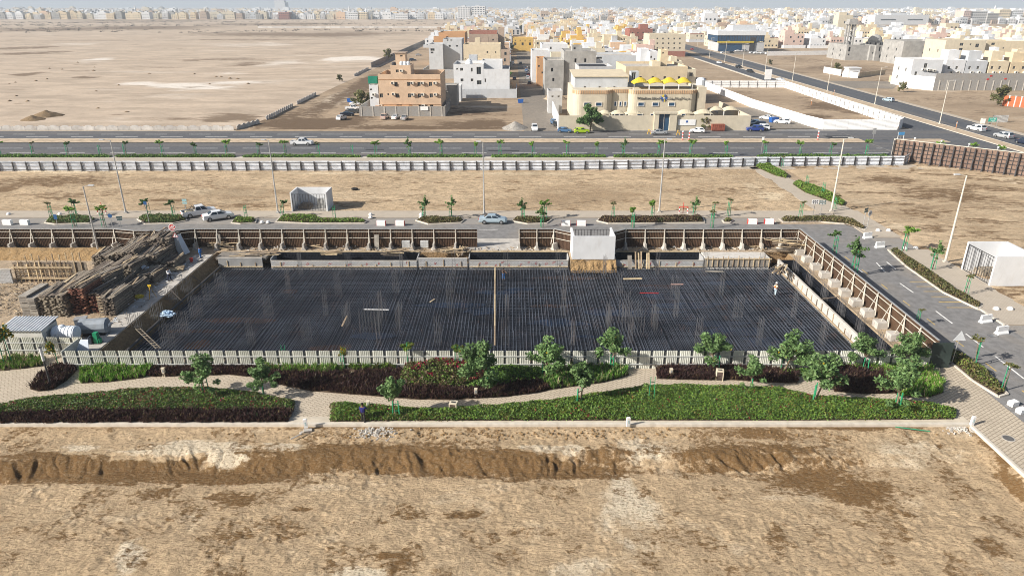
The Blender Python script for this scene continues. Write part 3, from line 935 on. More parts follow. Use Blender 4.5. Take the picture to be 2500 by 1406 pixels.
def hoard_bay(root, x, y, rz, L, first):
    H, Lk = 5.0, round(L, 2)
    link('panel', cached(('hp', Lk), lambda: rib_panel(L, H, 8, 0.03, 0, 0.15).mesh('panel', HOARD_SHEET)), root, (x, y, 0), rz)
    link('post', cached('hpost', lambda: MB().box(-0.13, 0.13, -0.55, -0.35, 0.0, H).box(-0.07, 0.07, -0.34, -0.05, 0, H).bar((0, -1.4, 0.05), (0, -0.5, 2.6), 0.1, 0.1).mesh('post', DARK_STEEL)), root, (x, y, 0), rz)
    link('stud', cached(('hs', Lk), lambda: MB().box(L / 2 - 0.06, L / 2 + 0.06, -0.16, -0.06, 0.1, H).mesh('stud', DARK_STEEL)), root, (x, y, 0), rz)
    for zz in (0.5, 1.5, 2.45, 3.3, 4.1):
        link('rail', cached(('hr', Lk), lambda: MB().box(0, L, -0.2, -0.1, -0.05, 0.05).mesh('rail', DARK_STEEL)), root, (x, y, zz), rz)
    link('cap_rail', cached(('hc', Lk), lambda: MB().box(0, L, -0.15, 0.1, 0, 0.12).mesh('cap_rail', PALE_STEEL)), root, (x, y, H + 0.15), rz)


fence = thing('billboard_hoarding', 'tall brown steel-framed advertising hoarding seen from behind beyond the right lot', 'hoarding')
run_fence(fence, [(92.6, 168.6), (117.5, 145.8)], 2.05, hoard_bay)
obj('end_post', MB().box(92.3, 92.6, 168.3, 168.7, 0, 5.25), PALE_STEEL, fence)
 
for j in range(6):
    t = (j + 0.7) / 6
    x, y = 92.6 + 24.9 * t, 168.6 - 22.8 * t
    o = obj('flood_lamp', MB().bar((0, 0, 5.2), (0.5, 0.55, 5.7), 0.06, 0.06).obox((0.6, 0.66, 5.75), (0.5, 0.35, 0.25), 0.8), mat('lamp_shell', (0.6, 0.62, 0.64), 0.4, 0.05), fence, (x, y, 0))

# scalloped precast wall along the sand field
def scallop(L=4.4, h=1.45, th=0.14):
    prof = [(0, 0), (L, 0), (L, h * 0.72), (L * 0.86, h * 0.74), (L * 0.74, h * 0.93), (L * 0.5, h), (L * 0.26, h * 0.93), (L * 0.14, h * 0.74), (0, h * 0.72)]
    mb = MB()
    mb.extrude([[(x, 0, z) for x, z in prof], [(x, th, z) for x, z in prof]][::-1], None)
    return mb


PRECAST = mat('precast_wall', (0.55, 0.53, 0.50), 0.85, 0.12, 0.8, rnd=0.12, dirt=0.4)


def scallop_bay(root, x, y, rz, L, first):
    link('panel', cached(('sc', round(L, 1)), lambda: scallop(L - 0.2).mesh('panel', PRECAST)), root, (x, y, 0), rz + random.uniform(-0.02, 0.02))
    link('post', cached('scp', lambda: MB().box(-0.17, 0.0, -0.04, 0.18, 0, 1.2).mesh('post', PRECAST)), root, (x, y, 0), rz)


fence = thing('precast_wall', 'white scalloped precast wall between the main road and the sand field', 'wall')
run_fence(fence, [(-190, 213.0), (-84.2, 213.0)], 3.55, scallop_bay)
SEGN = ['lowest', 'second', 'third', 'fourth']
for k, (a, b) in enumerate((((-83.6, 214), (-80.8, 226)), ((-81.0, 233), (-81.8, 266)), ((-82.0, 272), (-82.6, 302)))):
    fence = thing('precast_wall', 'scalloped precast wall beside the dirt track, %s piece from the main road' % ORD[k], 'wall')
    run_fence(fence, [a, b], 2.6, scallop_bay)
fence = thing('precast_wall', 'short scalloped wall remnant farther up the dirt track below the dark wall', 'wall')
run_fence(fence, [(-84.0, 385), (-85.0, 430)], 4.5, scallop_bay)
w = thing('boundary_wall', 'long dark grey block wall running away between sand field and houses', 'wall')
for k in range(26):
    y0 = 440 + k * 42
    x0, x1 = -85.5 - k * 0.35, -85.5 - (k + 1) * 0.35
    obj('panel', MB().add([(x0, y0, 0), (x0 + .3, y0, 0), (x1 + .3, y0 + 41.8, 0), (x1, y0 + 41.8, 0), (x0, y0, 3.0), (x0 + .3, y0, 3.0), (x1 + .3, y0 + 41.8, 3.0), (x1, y0 + 41.8, 3.0)], [(4, 5, 6, 7), (0, 1, 5, 4), (1, 2, 6, 5), (2, 3, 7, 6), (3, 0, 4, 7)]), BLOCK_R, w)
w = thing('boundary_wall', 'pale precast wall crossing the far sand field towards the dark wall', 'wall')
for k in range(40):
    obj('panel', MB().box(-420 + k * 8, -412.4 + k * 8, 1225, 1225.4, 0, 3.2), PRECAST, w)


# ================================================================ pit: rebar, walls, cages
def np_bars(P0, P1, r):
    """square bars between point arrays, joined"""
    d = P1 - P0
    d = d / np.linalg.norm(d, axis=1)[:, None]
    up = np.where(np.abs(d[:, 2:3]) > 0.9, np.array([[1.0, 0, 0]]), np.array([[0, 0, 1.0]]))
    a = np.cross(d, up); a /= np.linalg.norm(a, axis=1)[:, None]
    b = np.cross(d, a)
    r = np.broadcast_to(np.asarray(r, dtype=float).reshape(-1, 1), (len(P0), 1))
    c = [(a + b), (a - b), (-a - b), (-a + b)]
    V = np.stack([P0 + k * r * 0.75 for k in c] + [P1 + k * r * 0.75 for k in c], 1)
    base = np.arange(len(P0))[:, None, None] * 8
    Fq = np.array([[0, 1, 5, 4], [1, 2, 6, 5], [2, 3, 7, 6], [3, 0, 4, 7], [0, 3, 2, 1], [4, 5, 6, 7]])[None]
    return V.reshape(-1, 3), (base + Fq).reshape(-1, 4)


def mat_layer(z, r, seed, sp=0.36):
    g = np.random.default_rng(seed)
    P0, P1 = [], []
    xs = np.arange(PX0 + 2.0, 39.4, sp) + g.normal(0, 0.03, len(np.arange(PX0 + 2.0, 39.4, sp)))
    for x in xs:
        y = 66.4
        while y < 97.4:
            L = g.uniform(9, 12)
            P0.append((x + g.normal(0, .02), y, z + g.normal(0, .012))); P1.append((x + g.normal(0, .05), min(y + L, 97.5), z + g.normal(0, .012)))
            y += L - 0.5
    ysb = np.arange(66.6, 97.4, sp * 1.15)
    Q0, Q1 = [], []
    for y in ysb:
        x = PX0 + 1.9
        while x < 39.4:
            L = g.uniform(9, 12)
            Q0.append((x, y + g.normal(0, .03), z - r * 2)); Q1.append((min(x + L, 39.5), y + g.normal(0, .06), z - r * 2))
            x += L - 0.5
    return np.array(P0), np.array(P1), np.array(Q0), np.array(Q1)


Vs, Fs, off = [], [], 0
for z, r, sd, sp in ((-1.30, 0.034, 1, 0.42), (-1.66, 0.028, 2, 0.42)):
    a, b, c, d = mat_layer(z, r, sd, sp)
    for p, q in ((a, b), (c, d)):
        V, Fq = np_bars(p, q, r if p is a else r * .5)
        Vs.append(V); Fs.append(Fq + off); off += len(V)
rm = np_mesh('rebar_mat', np.concatenate(Vs), np.concatenate(Fs), REBAR)
tag(link('rebar_mat', rm), 'dark steel rebar mat covering the whole floor of the pit', 'rebar', kind='stuff')

# rust stains, and blue sheen painted as coloured sheets, on the floor under the mat
blobs = []
g = np.random.default_rng(5)
for k in range(26):
    cx, cy = g.uniform(-40, 36), g.uniform(70, 96)
    rx, ry = g.uniform(1.5, 6), g.uniform(0.4, 1.6)
    ring = [(cx + rx * math.cos(t) * g.uniform(.6, 1.15), cy + ry * math.sin(t) * g.uniform(.6, 1.15)) for t in np.linspace(0, 2 * math.pi, 14)[:-1]]
    blobs.append(ring)
sheen = mat('painted_blue_sheen', (0.012, 0.032, 0.075), 0.4, 0.4, 0.5)
rust = mat('rust_stain', (0.10, 0.05, 0.028), 0.8, 0.4, 0.5)
for k, ring in enumerate(blobs):
    mb = MB().prism(ring, PZ + 0.004 + 0.001 * k, PZ + 0.02 + 0.002 * k)
    o = obj('painted_sheen_sheet' if k % 3 else 'rust_patch', mb, sheen if k % 3 else rust, bpy.data.objects['pit_floor'])


def cage_mesh(w, d, h, nx, ny, lean=0.0):
    g = np.random.default_rng(int(w * 100 + h * 10))
    P0, P1 = [], []
    for i in range(nx):
        for j in range(ny):
            if 0 < i < nx - 1 and 0 < j < ny - 1:
                continue
            x, y = (i / (nx - 1) - .5) * w, (j / max(1, ny - 1) - .5) * d
            P0.append((x, y, 0)); P1.append((x + g.normal(0, .05) + lean, y + g.normal(0, .05), h * g.uniform(.93, 1.03)))
    bars = np_mesh('vertical_bars', *np_bars(np.array(P0), np.array(P1), 0.016), REBAR_COL)
    T0, T1 = [], []
    for z in np.arange(0.4, h * 0.7, 1.1):
        c = [(-w / 2, -d / 2, z), (w / 2, -d / 2, z), (w / 2, d / 2, z), (-w / 2, d / 2, z)]
        for q in range(4):
            T0.append(c[q]); T1.append(c[(q + 1) % 4])
    ties = np_mesh('ties', *np_bars(np.array(T0, float), np.array(T1, float), 0.014), REBAR_COL)
    return bars, ties


CAGES = [cage_mesh(1.5, 0.35, 3.3, 7, 2), cage_mesh(0.8, 0.4, 3.7, 4, 2), cage_mesh(1.1, 0.3, 3.2, 5, 2), cage_mesh(0.5, 0.4, 4.0, 3, 2)]


def cage(k, x, y, z, rz, label, grp):
    t = thing('column_rebar_cage', label, 'rebar cage', (x, y, z), rz, grp)
    a = link('vertical_bars', CAGES[k][0], t); a['kind'] = 'stuff'
    b = link('ties', CAGES[k][1], t); b['kind'] = 'stuff'
    return t


left_px = [(543, 718), (515, 745), (482, 778), (448, 817), (414, 850), (424, 752), (388, 795), (460, 728), (335, 822)]
for j, (px, py) in enumerate(left_px):
    x, y = at(px, py, -1.6)
    cage(0, x, y, -1.75, random.uniform(-.08, .08), 'wide rebar column cage by the left pit bank, ' + ['beside the rear corner', 'second in the outer row', 'third in the outer row', 'fourth in the outer row', 'nearest the garden fence', 'middle one against the bank', 'above the leaning ladder', 'rearmost against the bank', 'frontmost against the bank'][j], 'rebar cages by the left bank')
colx = [-31, -23.5, -16, -8.5, -1.0, 6.5, 14, 21.5, 29, 36]
rown = ['back', 'second', 'third', 'front']
for r_, y in enumerate((95.2, 87.6, 80.2, 73.0)):
    for c_, x in enumerate(colx):
        k = (r_ * 3 + c_) % 4
        if k == 0:
            k = 1
        cage(k, x + random.uniform(-.8, .8), y + random.uniform(-.7, .7), -1.75, random.choice((0, math.pi / 2)), 'slender rebar column cage standing in the mat, %s from left in the %s row' % (ORD[c_], rown[r_]), 'rebar cages standing across the mat')
core = thing('lift_core_rebar', 'cluster of starter bars round the sunken lift core left of centre', 'rebar cage', (at(912, 800, -1.6)[0], at(912, 800, -1.6)[1], -1.75))
for (dx, dy, rz) in ((-3.2, 0, 1.57), (3.2, 0, 1.57), (0, -1.5, 0), (0, 1.5, 0)):
    o = link('wall_bars', cage_mesh(2.6, 0.3, 3.4, 8, 2)[0], core, (dx, dy, 0), rz); o['kind'] = 'stuff'
core = thing('lift_core_rebar', 'cluster of starter bars round the sunken lift core right of centre', 'rebar cage', (at(1540, 800, -1.6)[0], at(1540, 800, -1.6)[1], -1.75))
for (dx, dy, rz) in ((-2.8, 0, 1.57), (2.8, 0, 1.57), (0, -1.4, 0), (0, 1.4, 0)):
    o = link('wall_bars', cage_mesh(2.6, 0.3, 3.4, 8, 2)[0], core, (dx, dy, 0), rz); o['kind'] = 'stuff'

# block walls with black-coated troughs behind
GRAFF = mat('red_spray', (0.42, 0.05, 0.05), 0.8, 0.1)


def block_wall(name, label, x0, x1, y0, zt, mats, studs=0, marks=0, ymark=None):
    t = thing(name, label, 'wall')
    obj('blockwork', MB().box(x0, x1, y0, y0 + 0.2, PZ + 0.02, zt), mats, t)
    obj('coping', MB().box(x0 - 0.03, x1 + 0.03, y0 - 0.02, y0 + 0.22, zt, zt + 0.05), CONC, t)
    obj('base_board', MB().box(x0, x1, y0 - 0.18, y0 - 0.02, -1.32, -1.22), WOOD_L, t)
    for j in range(studs):
        x = x0 + (j + 0.5) * (x1 - x0) / studs + random.uniform(-.3, .3)
        obj('stud', MB().box(x - .05, x + .05, y0 - 0.09, y0 - 0.005, -1.3, zt - random.uniform(0.0, .7)), WOOD_L, t)
    g = np.random.default_rng(int(abs(x0) * 10))
    for j in range(marks):
        # spray-painted tallies and loops
        x = x0 + 0.5 + (x1 - x0 - 1) * (j + g.uniform(.2, .8)) / marks
        z = g.uniform(-1.1, -0.6)
        mb = MB()
        prev = None
        n = 9
        for q in range(n):
            a = q / (n - 1) * g.uniform(3, 6)
            p = (x + 0.22 * math.cos(a) + q * 0.03, y0 - 0.012, z + 0.2 * math.sin(a * 1.3))
            if prev:
                mb.bar(prev, p, 0.008, 0.045)
            prev = p
        obj('red_mark', mb, GRAFF, t)
    return t


YB = 97.7
block_wall('block_wall', 'concrete block wall with timber studs, left of centre at the pit rear', -36.1, -14.3, YB, -0.4, BLOCK, 9, 7)
block_wall('block_wall', 'grey block wall half covered by loose planks at the pit rear', -14.0, -6.7, YB, 0.02, BLOCK, 3, 2)
block_wall('block_wall', 'block wall scrawled with red spray marks, left of the rock fill', -6.4, 8.4, YB, -0.34, BLOCK, 5, 11)
block_wall('block_wall', 'block wall with leaning boards, right of the white enclosure', 15.6, 28.7, YB, -0.36, BLOCK, 5, 6)
block_wall('block_wall', 'weathered concrete wall beside the left rear pit corner', -44.0, -37.4, YB, 0.05, CONC_D, 3, 0)
for (x0, x1, nm) in ((-36.1, -14.3, 'left'), (-6.4, 8.4, 'middle'), (15.6, 28.7, 'right')):
    t = thing('coated_trough', 'black bitumen-coated foundation trough behind the %s block wall' % nm, 'trough')
    obj('lining', MB().box(x0, x1, PY1 - 0.12, PY1 - 0.02, PZ + .01, 0.06), BITUMEN, t)
    obj('end_wall', MB().box(x0 - .14, x0, YB + .25, PY1 - .15, PZ + .01, -0.1), BLOCK, t)
    obj('end_wall', MB().box(x1, x1 + .14, YB + .25, PY1 - .15, PZ + .01, -0.1), BLOCK, t)
    obj('edge_board', MB().box(x0 - .1, x1 + .1, PY1 - .14, PY1 + .1, 0.06, 0.14), WOOD_L, t)
    # dimpled membrane: rows of bosses on the lining
    mb = MB()
    for i_ in range(int((x1 - x0) / 0.5)):
        for q in range(3):
            xx = x0 + .25 + i_ * .5 + (q % 2) * .25
            zz = -1.3 + q * .45
            mb.obox((xx, PY1 - .16, zz), (.2, .1, .2), m=0, ry=.78)
    o = obj('membrane_bosses', mb, BITUMEN, t); o['kind'] = 'stuff'
t = thing('concrete_slab', 'fresh concrete slab in timber formwork at the right rear of the pit', 'slab')
obj('slab', MB().box(29.0, 38.6, YB + .05, PY1 - 0.05, PZ + .02, 0.04), mat('new_concrete', (0.56, 0.54, 0.50), .85, .1, dirt=.3), t)
obj('form_board', MB().box(28.9, 38.7, YB - .06, YB + .03, -1.3, 0.0), PLY, t)
obj('waler', MB().box(28.8, 38.8, YB - .16, YB - .06, -.12, .06), WOOD_L, t)
for j in range(13):
    x = 29.2 + j * 0.77
    obj('stud', MB().box(x, x + .09, YB - .17, YB - .061, -1.3, .1 + random.uniform(0, .4)), WOOD_L, t)
t = thing('timber_platform', 'timber-decked slab cluttered with boards at the left rear of the pit', 'slab')
obj('deck', MB().box(-44.4, -36.9, YB + .25, PY1 - .05, -.3, 0.06), PLY, t)
for j in range(16):
    x = random.uniform(-44, -38); y = random.uniform(98.2, 100.4)
    o = obj('board', MB().box(0, random.uniform(2, 4), 0, .2, 0, .05), WOOD_L if j % 3 == 0 else WOOD, t, (x, y, .07 + .012 * j), random.uniform(-.35, .2))

# wall and trough on the right side of the pit
t = thing('block_wall', 'long pale block wall along the right side of the rebar pit', 'wall')
obj('blockwork', MB().box(39.7, 39.9, PY0, 97.6, PZ + .02, -0.1), brick_mat('pale_block', (0.58, 0.56, 0.52), (0.52, 0.50, 0.47), (0.36, 0.34, 0.31), 0.42, 0.21, 0.018, vertical=True, stain=0.3), t)
obj('coping', MB().box(39.68, 39.94, PY0, 97.62, -0.1, -0.05), CONC, t)
obj('base_board', MB().box(39.45, 39.62, PY0, 97.6, -1.32, -1.2), WOOD_L, t)
for j in range(18):
    y = 68 + j * 1.65
    obj('stud', MB().box(39.6, 39.69, y, y + .09, -1.25, -0.1 - random.uniform(0, .5)), WOOD if j % 2 else WOOD_L, t)
t = thing('coated_trough', 'long black bitumen-coated trough beside the right hand fence', 'trough')
obj('lining', MB().box(PX1 - .12, PX1 - .02, PY0 + .1, 96.9, PZ + .01, 0.05), BITUMEN, t)
obj('end_wall', MB().box(39.95, PX1 - .15, 96.9, 97.1, PZ + .01, 0.0), BITUMEN, t)
obj('edge_board', MB().box(PX1 - .14, PX1 + .12, PY0, 96.9, .05, .13), WOOD_L, t)
obj('cross_tie', MB().bar((39.8, 82.3, -.02), (42.2, 82.6, .16), .12, .1), WOOD, t)
mb = MB()
for i_ in range(90):
    for q in range(4):
        mb.obox((PX1 - .17, 66.6 + i_ * .335 + (q % 2) * .16, -1.35 + q * .38), (.12, .17, .17), m=0, rx=.78)
o = obj('membrane_bosses', mb, BITUMEN, t); o['kind'] = 'stuff'
for j in range(6):
    o = link('wall_bars', CAGES[0][0], t, (41.0, 69 + j * 5.0, PZ + .02), math.pi / 2); o['kind'] = 'stuff'

# rock fill under the white enclosure
gx = np.linspace(8.7, 15.5, 46); gz = np.linspace(0, 1, 22)
GX, GT = np.meshgrid(gx, gz)
GY = 96.0 + 1.5 * GT + 0.55 * (fbm(GX, GT * 1.6, 0.7, 33, 3) - .5) * 2 * np.sin(np.pi * np.clip(GT * .95 + .05, 0, 1))
GZ = -1.62 + 1.62 * GT + 0.15 * (fbm(GX, GT * 2, .5, 37, 2) - .5)
n = len(gx)
i = np.arange(len(gz) - 1)[:, None] * n + np.arange(n - 1)[None, :]
rf = tag(link('rock_fill', np_mesh('rock_fill', np.stack([GX, GY, GZ], -1).reshape(-1, 3), np.stack([i, i + 1, i + n + 1, i + n], -1).reshape(-1, 4), soil_mat('rock_face', (0.45, 0.30, 0.15), (0.16, 0.09, 0.04), (0.6, 0.47, 0.3), big=.9, clod=3.5, bump_s=1, attr=False, bdist=.3))), 'brown rock fill under the white enclosure at the pit rear', 'rock fill')
obj('fill_core', MB().box(8.7, 15.5, 97.4, PY1 - .03, PZ + .02, 0.01), SITE, rf)


# ================================================================ bin enclosures
def enclosure(label, loc, rz, w=6.4, d=4.6, h=3.4, gate=True):
    t = thing('bin_enclosure', label, 'enclosure', loc, rz)
    th = .28
    obj('side_wall', MB().box(-w / 2, -w / 2 + th, 0, d, 0, h), WHITE_W, t)
    obj('side_wall', MB().box(w / 2 - th, w / 2, 0, d, 0, h), WHITE_W, t)
    obj('back_wall', MB().box(-w / 2 + th, w / 2 - th, d - th, d - .003, 0, h - .003), WHITE_W, t)
    obj('floor', MB().box(-w / 2 + th, w / 2 - th, .1, d - th, 0, .06), CONC, t)
    for k_, (a, b) in enumerate(((-w / 2 + th + .02, -.03), (.03, w / 2 - th - .02))):
        g = obj('gate_leaf', MB().box(a, b, .05, .1, h - .35, h - .27).box(a, b, .05, .1, .15, .23).box(a, a + .07, .05, .1, .15, h - .27).box(b - .07, b, .05, .1, .15, h - .27), DARK_STEEL, t)
        n_ = 6
        for q in range(1, n_):
            x = a + (b - a) * q / n_
            obj('bar', MB().box(x - .03, x + .03, .06, .09, .23, h - .35), DARK_STEEL, g)
    obj('bin_plinth', MB().box(-w * .36, -.2, 1.2, d - 1, .06, .7).box(-w * .3, -.5, 1.4, d - 1.2, .7, .95), WOOD, t)
    obj('metal_cabinet', MB().box(w * .16, w * .34, 1.8, 2.6, .06, 1.9).box(w * .18, w * .32, 1.74, 1.79, 1.0, 1.7), STEEL, t)
    return t


enclosure('white roofless bin enclosure with barred gate facing us beyond the parked cars', (-37.0, 122.9, .1), 0, 6.6, 4.3, 3.5)
enclosure('white roofless bin enclosure with barred gate beside the right hand pavement', (64.1, 89.6, .1), -math.pi / 2, 6.4, 5.6, 4.2)
enclosure('white roofless enclosure with closed back wall above the rock fill', (12.1, 101.8, .02), math.pi, 6.3, 4.5, 3.55)


# ================================================================ timber yard on the left of the pit
struct('pit_edge_path', MB().box(-48.0, -45.35, 66.9, 99.4, -0.03, 0.07), CONC)


def plank_mesh(w, L, t, m):
    return cached(('plank', w, L, t, m.name), lambda: MB().box(-w / 2, w / 2, 0, L, 0, t).mesh('plank', m))


def timber_stack(label, x0, x1, y0, L, h, kind='plank', loose=7):
    t = thing('timber_stack', label, 'timber stack', (x0, y0, 0.02), 0, 'stacks of used timber beside the pit')
    g = random.Random(int(abs(x0 * 37 + y0 * 11)))
    w = x1 - x0
    if kind == 'ply':
        n = int(h / 0.14)
        for k in range(n):
            o = link('sheet', plank_mesh(w, L, 0.11, PLY), t, (w / 2 + g.uniform(-.05, .05), g.uniform(-.08, .08), k * 0.14), g.uniform(-.02, .02))
        return t
    m = WOOD_R if kind == 'red' else WOOD
    pw, pt = 0.25, 0.115
    nc, nl = max(3, int(w / (pw + 0.02))), int(h / (pt + 0.012))
    core = MB()
    for k in range(nl):
        for c in range(nc):
            x = (c + .5) * w / nc
            dy = g.uniform(-.28, .28)
            if kind != 'plank' and g.random() < .12:
                continue
            z = k * (pt + .012)
            if k >= nl - 2 or c in (0, nc - 1):
                o = link('plank', plank_mesh(pw, L, pt, WOOD if (k >= nl - 2 or kind != 'red') else m), t, (x, dy, z), g.uniform(-.025, .025))
            else:
                core.box(x - pw * .48, x + pw * .48, dy, dy + L * .97, z, z + pt * .92)
    o = obj('packed_planks', core, m, t); o['kind'] = 'stuff'
    for k in range(loose // 2 + 1):
        o = link('plank', plank_mesh(g.choice((.12, .2, .25)), g.choice((L * .8, L * 1.05, L * .6)), .06, g.choice((WOOD, WOOD, WOOD, PLY, WOOD_L))), t,
                 (g.uniform(0, w), g.uniform(-.6, .8), nl * (pt + .012) + .03 + k * .055), g.uniform(-.35, .25))
        o.rotation_euler[0] = g.uniform(-.06, .1)
    return t


STACKS = [(-59.2, -58.2, 76.6, 4.2, 2.9, 'ply', 0, 'tall neat stack of grey plywood sheets, outermost left in the front row'),
      (-58.1, -57.2, 76.4, 4.2, 2.6, 'ply', 0, 'neat stack of grey plywood sheets, second from left in the front row'),
      (-57.0, -53.9, 76.8, 4.2, 2.9, 'plank', 8, 'wide stack of old planks right of the plywood in the front row'),
      (-53.7, -51.9, 77.6, 4.0, 3.6, 'red', 6, 'tall stack with red-stained plank ends in the middle of the front row'),
      (-51.6, -50.3, 78.0, 3.6, 2.6, 'red', 5, 'low red-ended stack beside the short timber ladder'),
      (-50.2, -48.3, 77.2, 4.4, 2.3, 'plank', 7, 'short plank stack nearest the pit edge in the front row'),
      (-57.6, -54.6, 82.2, 4.2, 2.3, 'plank', 8, 'left plank stack in the second row of the timber yard'),
      (-54.3, -51.9, 82.4, 4.2, 2.9, 'plank', 9, 'tall plank stack in the middle of the second row'),
      (-51.6, -48.8, 82.8, 4.0, 1.5, 'plank', 8, 'plank stack at the pit end of the second row'),
      (-57.2, -54.4, 87.6, 4.0, 1.8, 'plank', 9, 'left plank stack in the third row of the timber yard'),
      (-54.1, -51.4, 87.8, 4.2, 2.6, 'plank', 9, 'middle plank stack in the third row with boards sliding off'),
      (-51.2, -48.6, 87.7, 4.0, 1.2, 'plank', 8, 'low plank stack at the pit end of the third row'),
      (-59.4, -56.6, 92.4, 4.2, 2.4, 'plank', 9, 'left plank stack in the fourth row of the timber yard'),
      (-56.3, -53.4, 92.8, 4.2, 2.7, 'plank', 12, 'heaped plank stack left of centre in the fourth row'),
      (-53.2, -50.4, 92.6, 4.2, 2.2, 'plank', 12, 'heaped plank stack right of centre in the fourth row'),
      (-50.2, -48.2, 93.0, 3.4, 1.2, 'plank', 6, 'small plank stack at the pit end of the fourth row'),
      (-57.0, -54.0, 97.4, 3.4, 2.6, 'plank', 12, 'untidy plank heap at the rear left of the timber yard'),
      (-53.8, -50.6, 97.4, 3.6, 3.2, 'plank', 16, 'highest plank heap at the rear of the timber yard')]
for (x0, x1, y0, L, h, kd, lo, lb) in STACKS:
    timber_stack(lb, x0, x1, y0, L, h, kd, lo)

# formwork box and block wall at far left
t = thing('wall_formwork', 'orange timber wall formwork with close studs, left of the plank stacks', 'formwork', (-67.6, 88.2, 0))
for j in range(14):
    x = j * 0.58
    obj('stud', MB().bar((x, random.uniform(-.05, .05), 0), (x + random.uniform(-.1, .1), .15, 2.6 + random.uniform(-.2, .5)), .13, .12), WOOD_L, t)
for j in range(9):
    z = .15 + j * .3
    obj('board', MB().box(-.2, 7.8, .18, .24, z, z + .18), WOOD_L if j % 2 else WOOD, t)
for z in (.5, 2.1):
    obj('waler', MB().box(-.5, 8.0, -.18, -.07, z, z + .12), WOOD_L, t)
for j in range(9):
    x = j * .95 - .1
    obj('prop', MB().bar((x, 2.6, 0), (x + .1, 2.6, 2.6 + random.uniform(0, .8)), .12, .1), WOOD_L, t)
obj('back_form', MB().box(-.3, 8.2, 2.66, 2.74, 0, 1.9), WOOD, t)
t = thing('block_wall', 'short grey block wall at the left edge beside the orange formwork', 'wall')
obj('blockwork', MB().box(-72, -67.8, 87.6, 87.85, 0, 2.0), BLOCK, t)
obj('coping', MB().box(-72, -67.7, 87.57, 87.88, 2.0, 2.05), CONC, t)
gx = np.linspace(-84, -58.5, 110); gz = np.linspace(0, 1, 16)
GX, GT = np.meshgrid(gx, gz)
GY = 96.8 + 2.6 * GT + .6 * (fbm(GX, GT * 2, 1.2, 133, 3) - .5)
GZ = 1.2 * np.sin(np.pi * .5 * np.clip(GT * 1.15, 0, 1)) * sstep(-58.5, -61.5, GX) + .2 * (fbm(GX, GT * 2, .7, 137, 3) - .5)
GZ[0] = 0; GZ[-1] = 0.0
n = len(gx)
i = np.arange(len(gz) - 1)[:, None] * n + np.arange(n - 1)[None, :]
tag(link('soil_bank', np_mesh('soil_bank', np.stack([GX, GY, GZ], -1).reshape(-1, 3), np.stack([i, i + 1, i + n + 1, i + n], -1).reshape(-1, 4), MATS['rock_face'])), 'bank of orange soil below the brown fence at far left', 'soil bank')


def stick_field(name, label, n, x0, x1, y0, y1, z, Lr, wr, mats, seed, cat='rubble'):
    g = np.random.default_rng(seed)
    x, y = g.uniform(x0, x1, n), g.uniform(y0, y1, n)
    a = g.uniform(0, 3.14, n)
    L = g.uniform(*Lr, n)
    P0 = np.stack([x, y, np.full(n, z) + g.uniform(0, .18, n)], -1)
    P1 = P0 + np.stack([np.cos(a) * L, np.sin(a) * L, g.uniform(-.08, .12, n)], -1)
    V, Fq = np_bars(P0, P1, g.uniform(*wr, n))
    mi = np.repeat(g.integers(0, len(mats), n), 6)
    return tag(link(name, np_mesh(name, V, Fq, mats, mi)), label, cat, kind='stuff')


stick_field('timber_rubble', 'litter of broken timber on the ground left of the stacks', 600, -70, -59.5, 76, 88, .03, (.15, 1.0), (.015, .045), [WOOD, WOOD, WOOD_L, PLY, SITE], 4)
stick_field('timber_rubble', 'scraps of wood and rubble along the ledge behind the pit', 420, -44, 40, 100.9, 102.4, .02, (.15, .9), (.02, .07), [WOOD, WOOD_L, CONC, SITE, BLOCK], 6)
stick_field('timber_rubble', 'splinters and rubbish along the path by the timber stacks', 160, -48.4, -46.2, 70, 97, .05, (.15, .9), (.015, .05), [WOOD, PLY, PLASTIC_W], 8)

# site cabin, tanks, pump
RIDGE = mat('pale_roof_sheet', (0.58, 0.60, 0.62), .45, .08, rnd=0)
t = thing('site_cabin', 'small metal site cabin with ribbed grey roof behind the garden fence', 'cabin', (-55.4, 67.7, 0))
obj('wall', MB().box(0, 4.5, 0, 2.7, 0, 2.45), mat('cabin_wall', (0.62, 0.61, 0.56), .6, .06, dirt=.2), t)
rp = rib_panel(4.9, 3.2, 14, .07)
rp.v = [(x - .2, -.25 + z, 2.52 + .15 * z / 3.2 * 2 - y) for x, y, z in rp.v]
obj('roof', rp, RIDGE, t)
obj('gable', MB().add([(4.51, 0, 2.45), (4.51, 2.7, 2.45), (4.51, 2.7, 2.74)], [(0, 1, 2)]), DARK_STEEL, t)
obj('door', MB().box(4.505, 4.54, .7, 1.6, .05, 2.0), mat('cabin_door', (.4, .4, .38), .6), t)


def lying_tank(mb, L, r, n=16, ribs=0):
    prof = [(r * .55, -L / 2 - .16), (r * .85, -L / 2 - .08), (r, -L / 2)]
    for k in range(ribs):
        a = -L / 2 + L * (k + .3) / ribs
        prof += [(r, a), (r * 1.05, a + .05), (r * 1.05, a + .12), (r, a + .17)]
    prof += [(r, L / 2), (r * .85, L / 2 + .08), (r * .55, L / 2 + .16)]
    b = MB().lathe(prof, n)
    mb.add([(z, x, y) for x, y, z in b.v], b.f)
    return mb


